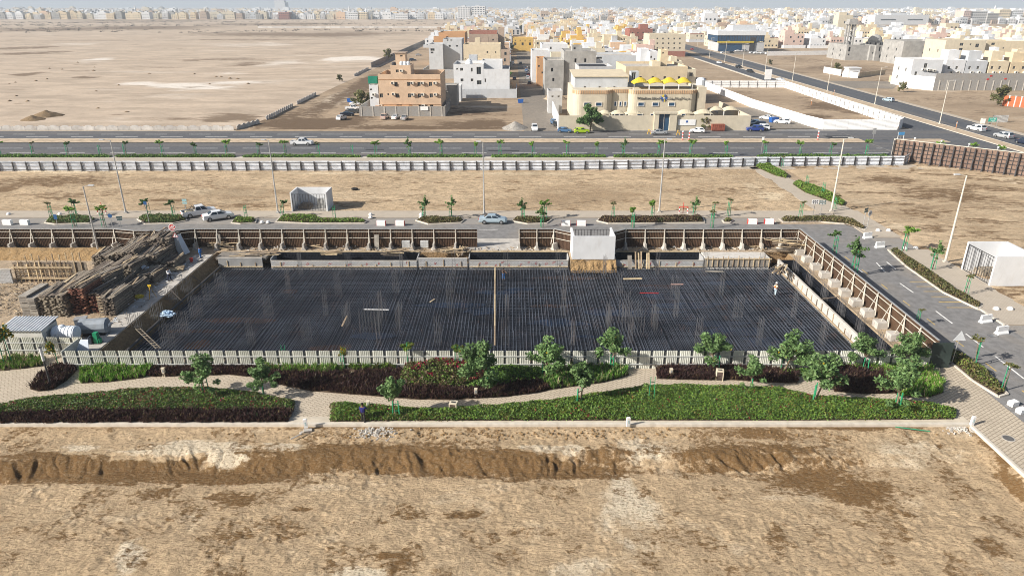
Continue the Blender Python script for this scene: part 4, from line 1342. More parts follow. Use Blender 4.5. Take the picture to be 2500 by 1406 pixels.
t = thing('water_tank', 'white ribbed plastic water tank lying behind the cream fence', 'tank', (-49.4, 69.3, .55))
o = obj('shell', lying_tank(MB(), 2.4, .8, 18, 6), PLASTIC_W, t, (0, 0, .9), smooth=False)
obj('lid', MB().lathe([(.28, 0), (.3, .12), (.15, .2)], 12, (-.3, 0, 1.68)), PLASTIC_W, t)
obj('cradle', MB().box(-1.0, -.8, -.6, .6, 0, .3).box(.8, 1.0, -.6, .6, 0, .3).box(-1.1, 1.1, -.7, .7, -.55, 0), WOOD, t)
t = thing('fuel_tank', 'dented grey steel tank lying beside the metal cabin', 'tank', (-47.9, 72.0, 0), .12)
obj('shell', lying_tank(MB(), 2.9, .9, 10, 0), mat('grey_tank', (.27, .30, .33), .5, .2, dirt=.4), t, (0, 0, 1.0))
obj('skid', MB().box(-1.2, 1.2, -.6, -.4, 0, .2).box(-1.2, 1.2, .4, .6, 0, .2), DARK_STEEL, t)
obj('label_plate', MB().box(1.66, 1.68, -.3, .3, 1.0, 1.3), WHITE_P, t)
t = thing('metal_box', 'grey steel box behind the lying grey tank', 'box', (-50.2, 73.4, 0), .3)
obj('case', MB().box(-.6, .6, -.45, .45, .1, 1.3), MATS['grey_tank'], t)
obj('lid', MB().box(-.66, .66, -.5, .5, 1.3, 1.4), STEEL, t)
t = thing('pump_set', 'green diesel pump beside the white plastic tank', 'pump', (-46.4, 69.6, 0))
obj('frame', MB().box(-.5, .5, -.35, .35, 0, .12).box(-.45, -.38, -.3, .3, .12, .9), DARK_STEEL, t)
obj('engine', MB().box(-.2, .25, -.25, .25, .12, 1.35).lathe([(.2, 0), (.22, .5), (.1, .6)], 10, (.35, 0, .12)), mat('green_engine', (.02, .26, .12), .4, .1), t)
t = thing('white_board', 'slanting white board leaning at the corner of the cream fences', 'board', (-45.9, 65.6, 0))
obj('sheet', MB().add([(-1.0, 0, .05), (.9, 0, .05), (.9, .5, 2.2), (.1, .5, 2.2), (-1.0, .06, .05), (.9, .06, .05), (.9, .56, 2.2), (.1, .56, 2.2)], [(0, 1, 2, 3), (7, 6, 5, 4), (2, 1, 5, 6), (3, 2, 6, 7), (0, 3, 7, 4)]), mat('white_blue_board', (.66, .72, .8), .6, .05), t)
obj('prop', MB().bar((.3, 1.4, 0), (.3, .56, 1.8), .08, .06), WOOD_L, t)

# leaning cabinet, bucket, tarps, tripod, ladder, pipe at the bank
t = thing('portable_toilet', 'white portable toilet tilted against the brown fence beside the timber heap', 'cabinet', (at(452, 622)[0], at(452, 622)[1], .05))
t.rotation_euler = (0, -.38, -.25)
obj('shell', MB().box(-.55, .55, -.55, .55, 0, 2.9), mat('pale_blue_plastic', (.62, .68, .74), .5, .05), t)
obj('door', MB().box(-.4, .4, -.58, -.551, .1, 2.4), WHITE_P, t)
obj('roof', MB().box(-.6, .6, -.6, .6, 2.9, 3.1), WHITE_P, t)


def bucket(label, x, y, m, z=0.07):
    t = thing('bucket', label, 'bucket', (x, y, z))
    obj('pail', MB().lathe([(.2, 0), (.27, .55), (.24, .55), (.18, .05)], 12), m, t)
    obj('handle', MB().bar((-.27, 0, .52), (0, -.2, .7), .02, .02).bar((0, -.2, .7), (.27, 0, .52), .02, .02), STEEL, t)


bucket('red bucket on the concrete path at the rear left of the pit', *at(468, 640), RED_P)


def crumple(name, label, x, y, z, r, m, cat, seed):
    g = np.random.default_rng(seed)
    n1, n2 = 12, 9
    mb = MB()
    vs = []
    for k in range(n2):
        ph = math.pi * .5 * k / (n2 - 1)
        for q in range(n1):
            a = 2 * math.pi * q / n1
            rr = r * (1 + g.uniform(-.28, .28))
            vs.append((rr * math.cos(a) * math.cos(ph) * 1.3, rr * math.sin(a) * math.cos(ph), .8 * rr * math.sin(ph)))
    fs = [(k * n1 + q, k * n1 + (q + 1) % n1, (k + 1) * n1 + (q + 1) % n1, (k + 1) * n1 + q) for k in range(n2 - 1) for q in range(n1)]
    mb.add(vs, fs)
    o = obj(name, mb, m, None, (x, y, z))
    return tag(o, label, cat)


crumple('tarp', 'pale blue tarpaulin bundle on the left pit bank', *at(408, 768, -.8), -.9, .7, mat('pale_blue_tarp', (.45, .6, .75), .6), 'tarp', 1)
crumple('tarp', 'blue and white plastic bundle on the pallet beside the man in white', *at(424, 648), .5, .55, mat('bright_blue_tarp', (.06, .22, .5), .6), 'tarp', 2)
crumple('bag', 'yellow jerrycan-like bag beside the survey tripod', *at(341, 727), .06, .45, mat('yellow_bag', (.6, .48, .05), .6), 'bag', 3)
crumple('bag', 'white sack lying on the short plank stack near the pit', *at(357, 674), 1.2, .4, PLASTIC_W, 'bag', 5)
t = thing('pallet', 'pallet of timber under the blue bundle by the pit edge', 'pallet', (at(430, 660)[0], at(430, 660)[1], .02), .3)
for k in range(4):
    obj('slat', MB().box(-1.1, 1.1, -.9 + k * .5, -.6 + k * .5, .3, .4), WOOD_L, t)
obj('bearer', MB().box(-1.1, -.9, -.9, .9, 0, .3).box(.9, 1.1, -.9, .9, 0, .3), WOOD, t)
x, y = at(371, 728)
t = thing('survey_tripod', 'yellow survey level on a wooden tripod at the pit edge', 'tripod', (x, y, .07))
for k in range(3):
    a = k * 2.1 + .4
    obj('leg', MB().bar((.55 * math.cos(a), .55 * math.sin(a), 0), (.06 * math.cos(a), .06 * math.sin(a), 1.45), .07, .05), mat('tripod_wood', (.55, .32, .06), .6), t)
obj('level', MB().lathe([(.12, 0), (.12, .12), (.09, .14), (.09, .3)], 10, (0, 0, 1.45)).box(-.22, .22, -.07, .07, 1.62, 1.78), mat('survey_yellow', (.7, .45, .03), .5), t)


def ladder(label, p0, p1, w=.5, n=8, m=None):
    t = thing('ladder', label, 'ladder')
    p0, p1 = Vector(p0), Vector(p1)
    side = Vector((0, 1, 0)) if abs((p1 - p0).x) > abs((p1 - p0).y) * 2 else Vector((1, 0, 0))
    for s_ in (-.5, .5):
        obj('rail', MB().bar(p0 + side * w * s_, p1 + side * w * s_, .08, .06), m or WOOD_L, t)
    for k in range(n):
        c = p0.lerp(p1, (k + .5) / n)
        obj('rung', MB().bar(c - side * w * .5, c + side * w * .5, .06, .05), m or WOOD_L, t)


ladder('dark timber ladder leaning down the left bank into the pit', (at(337, 806)[0], at(337, 806)[1], .25), (at(388, 852, -1.4)[0], at(388, 852, -1.4)[1], -1.35), .6, 9, WOOD)
ladder('short pale ladder propped against the front plank stack', (-49.4, 76.3, .05), (-49.9, 77.15, 2.6), .55, 8)
t = thing('drain_pipe', 'long dark pipe lying along the foot of the left pit bank', 'pipe')
pts = [(PX0 + 1.75, 66.5, -1.1), (PX0 + 1.7, 75, -1.0), (PX0 + 1.62, 84, -1.05), (PX0 + 1.75, 92, -1.0), (PX0 + 1.7, 97.3, -1.05)]
for a, b in zip(pts[:-1], pts[1:]):
    obj('pipe_length', MB().tube(a, b, .14, n=8), mat('dark_pipe', (.09, .085, .08), .6, .2), t)
for k, (a, b) in enumerate((((420, 712), (452, 742)), ((433, 690), (456, 725)), ((466, 672), (492, 690)))):
    p0, p1 = at(*a, -.1), at(*b, -1.3)
    o = obj('leaning_pole', MB().bar((p0[0], p0[1], .05), (p1[0], p1[1], -1.35), .1, .08), WOOD)
    tag(o, 'grey pole leaning down the left bank, %s from the rear' % ORD[2 - k], 'pole', 'poles on the left pit bank')


# ---------------------------------------------------------------- loose boards, block piles, pallets behind the pit
def plank_pile(label, px, py, n, L, spread, ang, seed, z=0.05, m=None, tilt=0.0):
    g = random.Random(seed)
    x, y = at(px, py, z)
    t = thing('plank_pile', label, 'planks', (x, y, z))
    for k in range(n):
        o = link('plank', plank_mesh(g.choice((.12, .18, .22)), L * g.uniform(.7, 1.1), .06, m or g.choice((WOOD_L, WOOD_L, WOOD))), t,
                 (g.uniform(-spread, spread), g.uniform(-spread * .4, spread * .4), .05 * k), ang + g.uniform(-.35, .35))
        o.rotation_euler[0] = tilt + g.uniform(-.04, .06)
    return t


plank_pile('fan of pale planks dumped at the right rear pit corner', 1958, 618, 40, 4.2, 1.6, 1.35, 1, .1)
plank_pile('pile of old planks beside the boarded slab at right', 1905, 655, 16, 3.4, .8, 2.6, 2, .1)
plank_pile('small bundle of pale planks bridging the left trough', 790, 623, 9, 2.6, .5, -1.55, 3, .12, WOOD_L)
plank_pile('tangle of planks across the left trough near its right end', 940, 622, 12, 3.4, 1.2, -1.3, 4, .12)
plank_pile('crossed boards on the plain block wall left of centre', 1075, 618, 11, 3.6, 1.2, -1.25, 5, .14)
plank_pile('sheaf of short boards leaning over the wall top at centre', 1130, 606, 8, 2.6, .5, 3.05, 6, .3, None, -.2)
plank_pile('heap of pale planks beside the tilted white toilet', 520, 606, 18, 3.6, 1.0, -1.5, 7, .05)
plank_pile('grey planks against the brown fence left of the block heap', 610, 598, 9, 4.2, .9, -1.5, 8, .05)
plank_pile('long board spanning two concrete feet of the brown fence', 655, 588, 2, 3.4, .2, -1.57, 9, 1.0, WOOD_L)
plank_pile('two poles leaning beside a concrete foot left of centre', 740, 598, 3, 3.8, .6, -1.9, 10, .3)
plank_pile('single boards lying along the ledge at right', 1835, 601, 7, 2.8, 2.5, -1.4, 11, .1)
plank_pile('timber stakes stuck beside the fresh slab', 1862, 612, 6, 1.6, .6, 2.8, 12, .2, WOOD_L, .5)


def board(label, a, b, z, w=.3, m=None):
    p0, p1 = at(*a, z), at(*b, z)
    return tag(obj('loose_board', MB().bar((p0[0], p0[1], z), (p1[0], p1[1], z), w, .07), m or WOOD_L), label, 'board')


board('pale board lying on the mat below the white enclosure', (1522, 681), (1567, 680), -1.2, .45)
board('short pinkish board on the mat right of the pale board', (1638, 694), (1668, 694), -1.2, .22, mat('pink_board', (.5, .32, .27), .8))
board('thin red pipe on the mat at right of centre', (1562, 715), (1608, 716), -1.2, .1, RED_P)
board('slanting pale plank on the mat left of centre', (835, 796), (847, 771), -1.2, .2)
board('white batten across the left lift core', (888, 755), (949, 756), -1.1, .14, WHITE_P)
board('short stick on the mat near the middle plank walk', (1050, 737), (1061, 730), -1.2, .16)
board('grey plank beside the mat edge under the fresh slab', (1722, 662), (1766, 663), -1.15, .35, PLY)
t = thing('plank_walk', 'long narrow plank walk lying across the mat at centre', 'walkway')
for k in range(5):
    y0 = 71.5 + k * 5.1
    obj('plank', MB().bar((-2.0 - .11 * k, y0, -1.17), (-2.1 - .11 * k, y0 + 5.0, -1.17), .17, .06), WOOD_L, t)
# boards leaning on the block wall
for k, px in enumerate((1553, 1561, 1567, 1580, 1586)):
    x, _ = at(px, 660, -1.3)
    tag(obj('leaning_board', MB().bar((x, 96.6, -1.25), (x + random.uniform(-.1, .1), 97.62, .9 + random.uniform(-.1, .3)), .2, .05), WOOD_L), 'pale board leaning on the block wall right of centre, %s from left' % ORD[k], 'board', 'boards leaning on the block wall')
x, _ = at(1539, 660, -1.3)
tag(obj('leaning_board', MB().bar((x, 96.6, -1.25), (x, 97.6, .55), .62, .06), PLY), 'wide grey board leaning left of the pale boards', 'board')
for k, (px, zt) in enumerate(((545, 2.3), (925, 2.2))):
    x, y = at(px, 600)
    tag(obj('leaning_board', MB().bar((x, YF - .9, 0.02), (x, YF - .35, zt), .7, .05), PLY), 'grey board standing against the brown fence, %s' % ('left one' if k == 0 else 'near the block heap'), 'board')


def block_heap(label, px, py, n, r, seed):
    g = random.Random(seed)
    x, y = at(px, py)
    t = thing('block_heap', label, 'block heap', (x, y, .02))
    me_ = cached('cblock', lambda: MB().box(-.2, .2, -.1, .1, -.1, .1).mesh('block', mat('loose_block', (.46, .47, .47), .85, .1, rnd=.15)))
    for k in range(n):
        a, q = g.uniform(0, 6.28), g.uniform(0, 1)
        o = link('block', me_, t, (r * q * math.cos(a), r * .35 * q * math.sin(a), .1 + (1 - q) * g.uniform(0, .5)))
        o.rotation_euler = (g.uniform(-.6, .6), g.uniform(-.6, .6), g.uniform(0, 3))


block_heap('small heap of grey blocks left of the long boards', 690, 603, 26, 1.3, 1)
block_heap('broad heap of grey blocks between two fence feet', 845, 602, 46, 2.4, 2)
block_heap('heap of grey blocks right of the broad heap', 885, 601, 34, 1.6, 3)
block_heap('heap of pale rubble blocks right of the white enclosure', 1645, 602, 24, 1.5, 4)
for k, px in enumerate((992, 1037)):
    x, y = at(px, 605)
    t = thing('block_pallet', 'square pallet of grey blocks below the brown fence, %s of two' % ('left' if k == 0 else 'right'), 'block pallet', (x, y, .02), 0, 'pallets of blocks')
    obj('pallet', MB().box(-.6, .6, -.5, .5, 0, .14), WOOD, t)
    for a in range(3):
        for b in range(2):
            for c in range(5):
                link('block', MESH_CACHE['cblock'], t, (-.4 + a * .405, -.22 + b * .42, .25 + c * .205)).scale = (.98, 1.9, .98)
t = thing('old_tyre', 'discarded tyre lying in the middle dirt lot', 'tyre', (at(866, 465)[0], at(866, 465)[1], .2))
obj('tread', MB().lathe([(.35, 0), (.62, 0), (.7, .12), (.62, .26), (.35, .26), (.3, .13)], 16), RUBBER, t)


# ================================================================ street furniture
def lamp_pole(label, px, py, H, arm=1.2, adir=-1, m=None, group=None, thick=1.0):
    x, y = at(px, py)
    t = thing('street_lamp', label, 'street lamp', (x, y, .1), 0, group)
    m = m or STEEL
    obj('base_plate', MB().box(-.28, .28, -.28, .28, 0, .25).lathe([(.2, .25), (.17, .8)], 8), CONC if thick > 1 else m, t)
    obj('pole', MB().tube((0, 0, .2), (0, 0, H), .15 * thick, .075 * thick, 10), m, t)
    a = obj('arm', MB().bar((0, 0, H - .05), (adir * arm, 0, H + .12), .08, .08), m, t)
    obj('lamp_head', MB().obox((adir * (arm + .3), 0, H + .15), (.8, .32, .14)), mat('lamp_grey', (.55, .56, .57), .4, .05), a)
    return t


lamp_pole('tall steel street lamp beyond the brown fence at far left', 308, 522, 13.1)
lamp_pole('tall steel street lamp just left of the white bin enclosure', 679, 522, 13.1, .6)
lamp_pole('tall steel street lamp behind the light blue car', 1182, 524, 12.9, .5)
lamp_pole('tall steel street lamp right of centre beside the dirt lot', 1609, 520, 13.1, .5, 1, None, None, 1.15)
lamp_pole('tall cream street lamp with bent arm at the walkway corner', 2029, 518, 13.2, .9, 1, PALE_STEEL, None, 1.2)
lamp_pole('tall cream street lamp beside the right hand bin enclosure', 2307, 642, 12.9, 1.1, -1, PALE_STEEL, None, 1.2)
lamp_pole('shorter street lamp rising out of the timber yard', 243, 625, 10.6, .9, 1)
AV = [(2293, 305, 13.3), (2135, 257, 13.5), (2019, 225, 13.5), (1934, 200, 13.5), (1867, 182, 13.5), (1812, 166, 13.5), (1769, 153, 13.5), (1732, 142, 13.5), (1701, 132, 13.5)]
for k, (px, py, h) in enumerate(AV):
    lamp_pole('street lamp on the avenue median, %s from the near end' % ORD[k], px, py, h, 1.4, 1, PALE_STEEL, 'lamps along the avenue median')


def octagon(r, y, z, m, mb=None, n=8, rot=.3927):
    mb = mb or MB()
    vs = [(r * math.cos(rot + k * 2 * math.pi / n), y, z + r * math.sin(rot + k * 2 * math.pi / n)) for k in range(n)]
    vs2 = [(a, b + .02, c) for a, b, c in vs]
    mb.add(vs + vs2, [tuple(range(n)), tuple(reversed(range(n, 2 * n)))] + [(k, n + k, n + (k + 1) % n, (k + 1) % n) for k in range(n)], m)
    return mb


def text_mesh(name, s, size, m, depth=.01, bold=0.0):
    cu = bpy.data.curves.new(name, 'FONT')
    cu.body = s
    cu.size = size
    cu.align_x = 'CENTER'
    cu.align_y = 'CENTER'
    cu.extrude = depth
    cu.offset = bold
    cu.resolution_u = 2
    o = bpy.data.objects.new(name, cu)
    COL.objects.link(o)
    dg = bpy.context.evaluated_depsgraph_get()
    me_ = bpy.data.meshes.new_from_object(o.evaluated_get(dg))
    bpy.data.objects.remove(o)
    bpy.data.curves.remove(cu)
    me_.materials.clear()
    me_.materials.append(m)
    return me_


def put_text(name, s, size, m, parent, x, y, z, bold=0.0, sx=1.0):
    o = link(name, text_mesh(name, s, size, m, .012, bold), parent, (x, y, z))
    o.rotation_euler = (math.pi / 2, 0, 0)
    o.scale = (sx, 1, 1)
    return o


# stop sign with a warning triangle below, leaning at the timber heap
sx_, sz_ = onY(418, 558, 98.0)
t = thing('stop_sign', 'red octagonal stop sign over a small warning triangle above the timber heap', 'sign', (at(446, 632)[0], 98.4, .05))
dx = sx_ - t.location.x
obj('post', MB().bar((0, 0, 0), (dx, -.05, sz_), .08, .08), STEEL, t)
pl = obj('plate', octagon(.58, -.12, sz_, 0), WHITE_P, t, (dx, 0, 0))
obj('red_face', octagon(.51, -.135, sz_, 0), RED_P, pl)
put_text('lettering', '\ufed2\ufed7', .42, WHITE_P, pl, 0, -.15, sz_ + .2, .012)
put_text('lettering', 'STOP', .36, WHITE_P, pl, 0, -.15, sz_ - .2, .012)
tr = obj('warning_plate', MB().extrude([[(-.45, 0, 0), (.45, 0, 0), (0, 0, .78)], [(-.45, .02, 0), (.45, .02, 0), (0, .02, .78)]], None), WHITE_P, t, (dx + .25, -.16, sz_ - 1.5))
obj('red_rim', MB().bar((-.42, -.012, .03), (.42, -.012, .03), .01, .06).bar((-.42, -.012, .03), (0, -.012, .74), .01, .05).bar((.42, -.012, .03), (0, -.012, .74), .01, .05), RED_P, tr)
obj('symbol', MB().bar((0, -.012, .16), (.03, -.012, .5), .01, .08).bar((-.1, -.012, .14), (.14, -.012, .14), .01, .05), DARK_STEEL, tr)


def plate_sign(name, label, px, py, H, plates, back=False, lean=0.0, rz=0.0, z0=.1):
    """plates: (kind, width, height, z from top, colour)"""
    x, y = at(px, py)
    t = thing(name, label, 'sign', (x, y, z0), rz)
    obj('post', MB().bar((0, 0, 0), (lean, 0, H), .07, .07), STEEL, t)
    for (kd, w, h, dz, m) in plates:
        zc = H - dz
        if kd == 'disc':
            obj('plate', octagon(w / 2, -.06, zc, 0, None, 18), m, t, (lean, 0, 0))
        elif kd == 'tri':
            obj('plate', MB().extrude([[(-w / 2, -.05, zc - h / 2), (w / 2, -.05, zc - h / 2), (0, -.05, zc + h / 2)], [(-w / 2, -.03, zc - h / 2), (w / 2, -.03, zc - h / 2), (0, -.03, zc + h / 2)]], None), m, t, (lean, 0, 0))
        else:
            obj('plate', MB().box(-w / 2, w / 2, -.06, -.035, zc - h / 2, zc + h / 2), m, t, (lean, 0, 0))
    return t


SIGN_G = mat('green_sign', (.10, .16, .16), .5)
SIGN_B = mat('sign_back', (.13, .16, .20), .5)
ch = plate_sign('chevron_sign', 'white sign with three black chevrons beside the lamp at the walkway corner', 1984, 530, 3.0, [('rect', 1.2, .75, .3, WHITE_P)])
for k in range(3):
    x = -.36 + k * .34
    obj('chevron', MB().bar((x - .1, -.075, 2.7), (x + .1, -.075, 3.0), .02, .13).bar((x - .1, -.075, 2.7), (x + .1, -.075, 2.4), .02, .13), DARK_STEEL, ch)
s2 = plate_sign('street_name_sign', 'two dark green street name plates beside the chevron sign', 2002, 530, 3.0, [('rect', 1.15, .32, .2, SIGN_G), ('rect', 1.15, .32, .62, SIGN_G)])
for z in (2.8, 2.38):
    obj('lettering', MB().box(-.42, -.05, -.072, -.06, z - .07, z + .05).box(.05, .38, -.072, -.06, z - .05, z + .08), WHITE_P, s2)
plate_sign('street_name_sign', 'two grey street name plates at the pavement corner by the right lot', 2107, 552, 3.0, [('rect', 1.1, .34, .1, SIGN_G), ('rect', 1.1, .34, .5, SIGN_G)], rz=.6)
r2 = plate_sign('round_sign', 'round white sign with grey bars at the pavement corner', 2116, 560, 2.9, [('disc', 1.0, 1.0, .2, WHITE_P)], rz=.5)
for k in range(3):
    obj('bar', MB().bar((-.25 + k * .22, -.075, 2.45), (-.2 + k * .22, -.075, 2.95), .02, .09), SIGN_B, r2)
plate_sign('round_sign', 'round blue sign seen from behind beside the left parking bays', 275, 556, 2.2, [('disc', .75, .75, .2, mat('blue_sign', (.03, .10, .24), .5))])
plate_sign('parking_sign', 'small dark blue rectangular sign before the left planted island', 142, 556, 2.0, [('rect', .55, .85, .2, MATS['blue_sign'])])
plate_sign('street_name_sign', 'two black name plates beside the round blue sign', 297, 558, 2.0, [('rect', .95, .3, .1, SIGN_G), ('rect', .8, .3, .5, SIGN_G)], rz=.25)
plate_sign('parking_sign', 'pale blue parking sign behind the white pickup', 457, 528, 3.0, [('rect', .8, .45, .15, mat('pale_sign', (.30, .48, .50), .5)), ('rect', .8, .35, .65, MATS['pale_sign'])])
plate_sign('parking_sign', 'blue square sign above the stakes left of the white pickup', 365, 548, 3.9, [('rect', .55, .6, .2, MATS['blue_sign'])])
plate_sign('yield_sign', 'triangular sign turned away on a leaning post beside the right street', 2322, 890, 3.4, [('tri', 1.35, 1.1, .1, mat('sign_reverse', (.62, .64, .66), .5))], lean=.15)
plate_sign('parking_sign', 'white square sign beside the staked tree near the corner verge', 1857, 383, 4.5, [('rect', .55, .9, .2, WHITE_P)])
g1 = plate_sign('road_sign', 'green direction sign on two posts beside the avenue at right', 2418, 312, 2.6, [('rect', 2.5, 1.2, .3, mat('bright_green_sign', (.01, .42, .30), .5))], lean=0)
obj('post', MB().bar((1.7, 0, 0), (1.7, 0, 2.6), .09, .09).bar((-1.0, 0, 0), (-1.0, 0, 2.6), .09, .09), STEEL, g1)
obj('lettering', MB().box(-.9, .1, -.075, -.06, 2.4, 2.55).box(.3, 1.0, -.075, -.06, 2.35, 2.6).box(-.5, .9, -.075, -.06, 2.0, 2.12), WHITE_P, g1)
b1 = plate_sign('road_sign', 'blue road sign on a white frame at the junction behind the hoarding', 2197, 345, 2.3, [('rect', 1.7, .8, .3, mat('sky_blue_sign', (.07, .26, .50), .5))])
obj('frame', MB().bar((-.8, 0, 0), (-.8, 0, 2.4), .1, .1).bar((.8, 0, 0), (.8, 0, 2.4), .1, .1), WHITE_P, b1)
w1 = plate_sign('keep_sign', 'pale rectangular sign on the traffic island at the junction', 2130, 346, 3.6, [('rect', .9, 1.6, .8, STEEL)])
bb = thing('advert_board', 'blank white advertising board at the near end of the avenue hoarding', 'billboard', (*at(1873, 203), 0))
obj('panel', MB().box(-1.6, 1.6, -.1, .1, 1.6, 6.3), WHITE_P, bb)
obj('post', MB().box(-1.2, -1.0, -.1, .1, 0, 1.6), STEEL, bb)
obj('post', MB().box(1.0, 1.2, -.1, .1, 0, 1.6), STEEL, bb)
sh = thing('metal_screen', 'grey corrugated screen beside the green direction sign', 'screen', (*at(2440, 300), 0))
obj('sheet', rib_panel(5.0, 2.4, 14, .06, -2.5), STEEL, sh)
obj('post', MB().box(-2.5, -2.4, 0, .1, 0, 2.3).box(2.4, 2.5, 0, .1, 0, 2.3), DARK_STEEL, sh)
kb = thing('utility_cabinet', 'pale utility box left of the green direction sign', 'cabinet', (*at(2398, 304), 0))
obj('case', MB().box(-.6, .6, -.4, .4, .15, 1.9), PALE_STEEL, kb)
obj('door', MB().box(-.5, .5, -.43, -.401, .3, 1.7), WHITE_P, kb)
for k, (px, py) in enumerate(((1980, 258), (2035, 234), (2333, 316))):
    x, y = at(px, py)
    t = thing('marker_post', 'short orange marker post on the avenue median, %s from the far end' % ORD[[1, 0, 2][k]], 'post', (x, y, .1), 0, 'marker posts on the median')
    obj('stake', MB().lathe([(.11, 0), (.1, 2.2), (.05, 2.3)], 6), mat('orange_post', (.45, .2, .08), .7), t)
    obj('band', MB().lathe([(.12, 1.6), (.115, 1.9)], 6), WHITE_P, t)


def rw_post(label, px, py):
    x, y = at(px, py)
    t = thing('traffic_post', label, 'post', (x, y, .1))
    for k in range(6):
        obj('band', MB().lathe([(.2, k * .42), (.2, k * .42 + .42)], 8), RED_P if k % 2 == 0 else WHITE_P, t)


rw_post('red and white striped post on the main road median, left of a pair', 1666, 343)
rw_post('red and white striped post on the main road median, right of a pair', 1682, 343)
rw_post('red and white striped post at the tip of the junction median', 1996, 343)
for k, (px, py) in enumerate(((250, 524), (1668, 523))):
    x, y = at(px, py)
    t = thing('pipe_guard', 'red and white pipe guard frame on the pavement %s' % ('at left' if k == 0 else 'right of centre'), 'barrier', (x, y, .15))
    for s_ in (-.75, .75):
        for q in range(4):
            obj('post_band', MB().lathe([(.09, q * .3), (.09, q * .3 + .3)], 8, (s_, 0, 0)), RED_P if q % 2 else WHITE_P, t)
    obj('top_rail', MB().tube((-.75, 0, 1.15), (.75, 0, 1.15), .08), RED_P, t)
    obj('valve_post', MB().tube((0, .3, 0), (0, .3, 2.0), .06), RED_P, t)
for k, (px, py) in enumerate(((1584, 328), (1655, 330))):
    x, y = at(px, py)
    t = thing('yellow_barrier', 'yellow folding barrier before the school gate, %s one' % ('left' if k == 0 else 'right'), 'barrier', (x, y, .03))
    obj('leg', MB().bar((-.5, -.3, 0), (-.1, 0, 1.4), .12, .1).bar((.5, -.3, 0), (.1, 0, 1.4), .12, .1), mat('barrier_yellow', (.62, .36, .02), .5), t)
    obj('rail', MB().box(-.35, .35, -.2, -.1, .5, .65), MATS['barrier_yellow'], t)

JB = cached('jb', lambda: jersey(.62, .24, .95, 1.5).mesh('barrier_body', WHITE_P))
JB2 = cached('jb2', lambda: MB().box(-.75, .75, -.3, .3, .0, .85).mesh('barrier_body', WHITE_P))
for k, (px, py, rz, rd, lb) in enumerate(((20, 549, 1.5, 0, 'pinkish white concrete barrier at the far left bay entrance, left one'), (62, 549, 1.5, 0, 'pinkish white concrete barrier at the far left bay entrance, right one'),
                                       (931, 551, 1.5, 1, 'white concrete barrier with red ends left of the light blue car, left one'), (977, 551, 1.5, 1, 'white concrete barrier with red ends left of the light blue car, right one'),
                                       (1381, 551, 1.5, 1, 'white concrete barrier at the bay entrance right of centre, left one'), (1419, 551, 1.5, 1, 'white concrete barrier at the bay entrance right of centre, right one'),
                                       (1836, 547, 1.5, 1, 'white concrete barrier beside the last bay, left one'), (1877, 547, 1.5, 1, 'white concrete barrier beside the last bay, right one'),
                                       (2117, 582, .25, 0, 'white jersey barrier at the upper lot entrance on the right street, rear one'), (2147, 605, .25, 0, 'white jersey barrier at the upper lot entrance on the right street, front one'),
                                       (2405, 787, .25, 0, 'white jersey barrier at the lower lot entrance on the right street, rear one'), (2444, 815, .25, 0, 'white jersey barrier at the lower lot entrance on the right street, front one'))):
    x, y = at(px, py)
    t = thing('concrete_barrier', lb, 'barrier', (x, y, .04), rz - math.pi / 2, 'white concrete barriers closing the bays')
    link('barrier_body', JB if rz < 1 else JB2, t)
    if rd:
        for s_ in (-1, 1):
            obj('red_end', MB().box(s_ * .76, s_ * .80, -.29, .29, .0, .84), RED_P, t)
    else:
        obj('lifting_eye', MB().bar((-.2, 0, .95 if rz < 1 else .86), (.2, 0, 1.0 if rz < 1 else .9), .05, .05), STEEL, t)
DOME = cached('dome', lambda: MB().lathe([(.36, 0), (.34, .16), (.24, .32), (.08, .38)], 12).mesh('dome', WHITE_P))
for k, (px, py) in enumerate(((2143, 566), (2169, 566), (2209, 610), (2235, 609), (2431, 758), (2465, 758), (655, 546), (640, 546), (22, 526), (147, 526), (905, 527), (905, 534), (1028, 527), (1028, 534))):
    x, y = at(px, py)
    lbs = ['left dome at the upper end of the right pavement', 'right dome at the upper end of the right pavement', 'left dome above the long right hedge', 'right dome above the long right hedge', 'left dome below the long right hedge', 'right dome below the long right hedge', 'white dome beside the kinked island hedge, right one', 'white dome beside the kinked island hedge, left one',
           'dome on the pavement at the left edge', 'dome on the pavement left of the island', 'rear dome beside the paved ramp, left side', 'front dome beside the paved ramp, left side', 'rear dome beside the paved ramp, right side', 'front dome beside the paved ramp, right side']
    t = thing('dome_bollard', 'low white concrete ' + lbs[k].replace('white ', ''), 'bollard', (x, y, .15), 0, 'low dome bollards on the pavements')
    link('dome', DOME, t)
    obj('foot_ring', MB().lathe([(.42, 0), (.42, .05)], 12), CONC, t)
for k, (px, py) in enumerate(((2472, 990), (2492, 1008))):
    x, y = at(px, py)
    tag(obj('concrete_block', MB().obox((x, y, .28), (.85, .55, .45), .35).obox((x, y, .52), (.7, .42, .05), .35), WHITE_P), 'white concrete block by the lower right kerb, %s one' % ('rear' if k == 0 else 'front'), 'concrete block', 'white blocks by the lower right kerb')

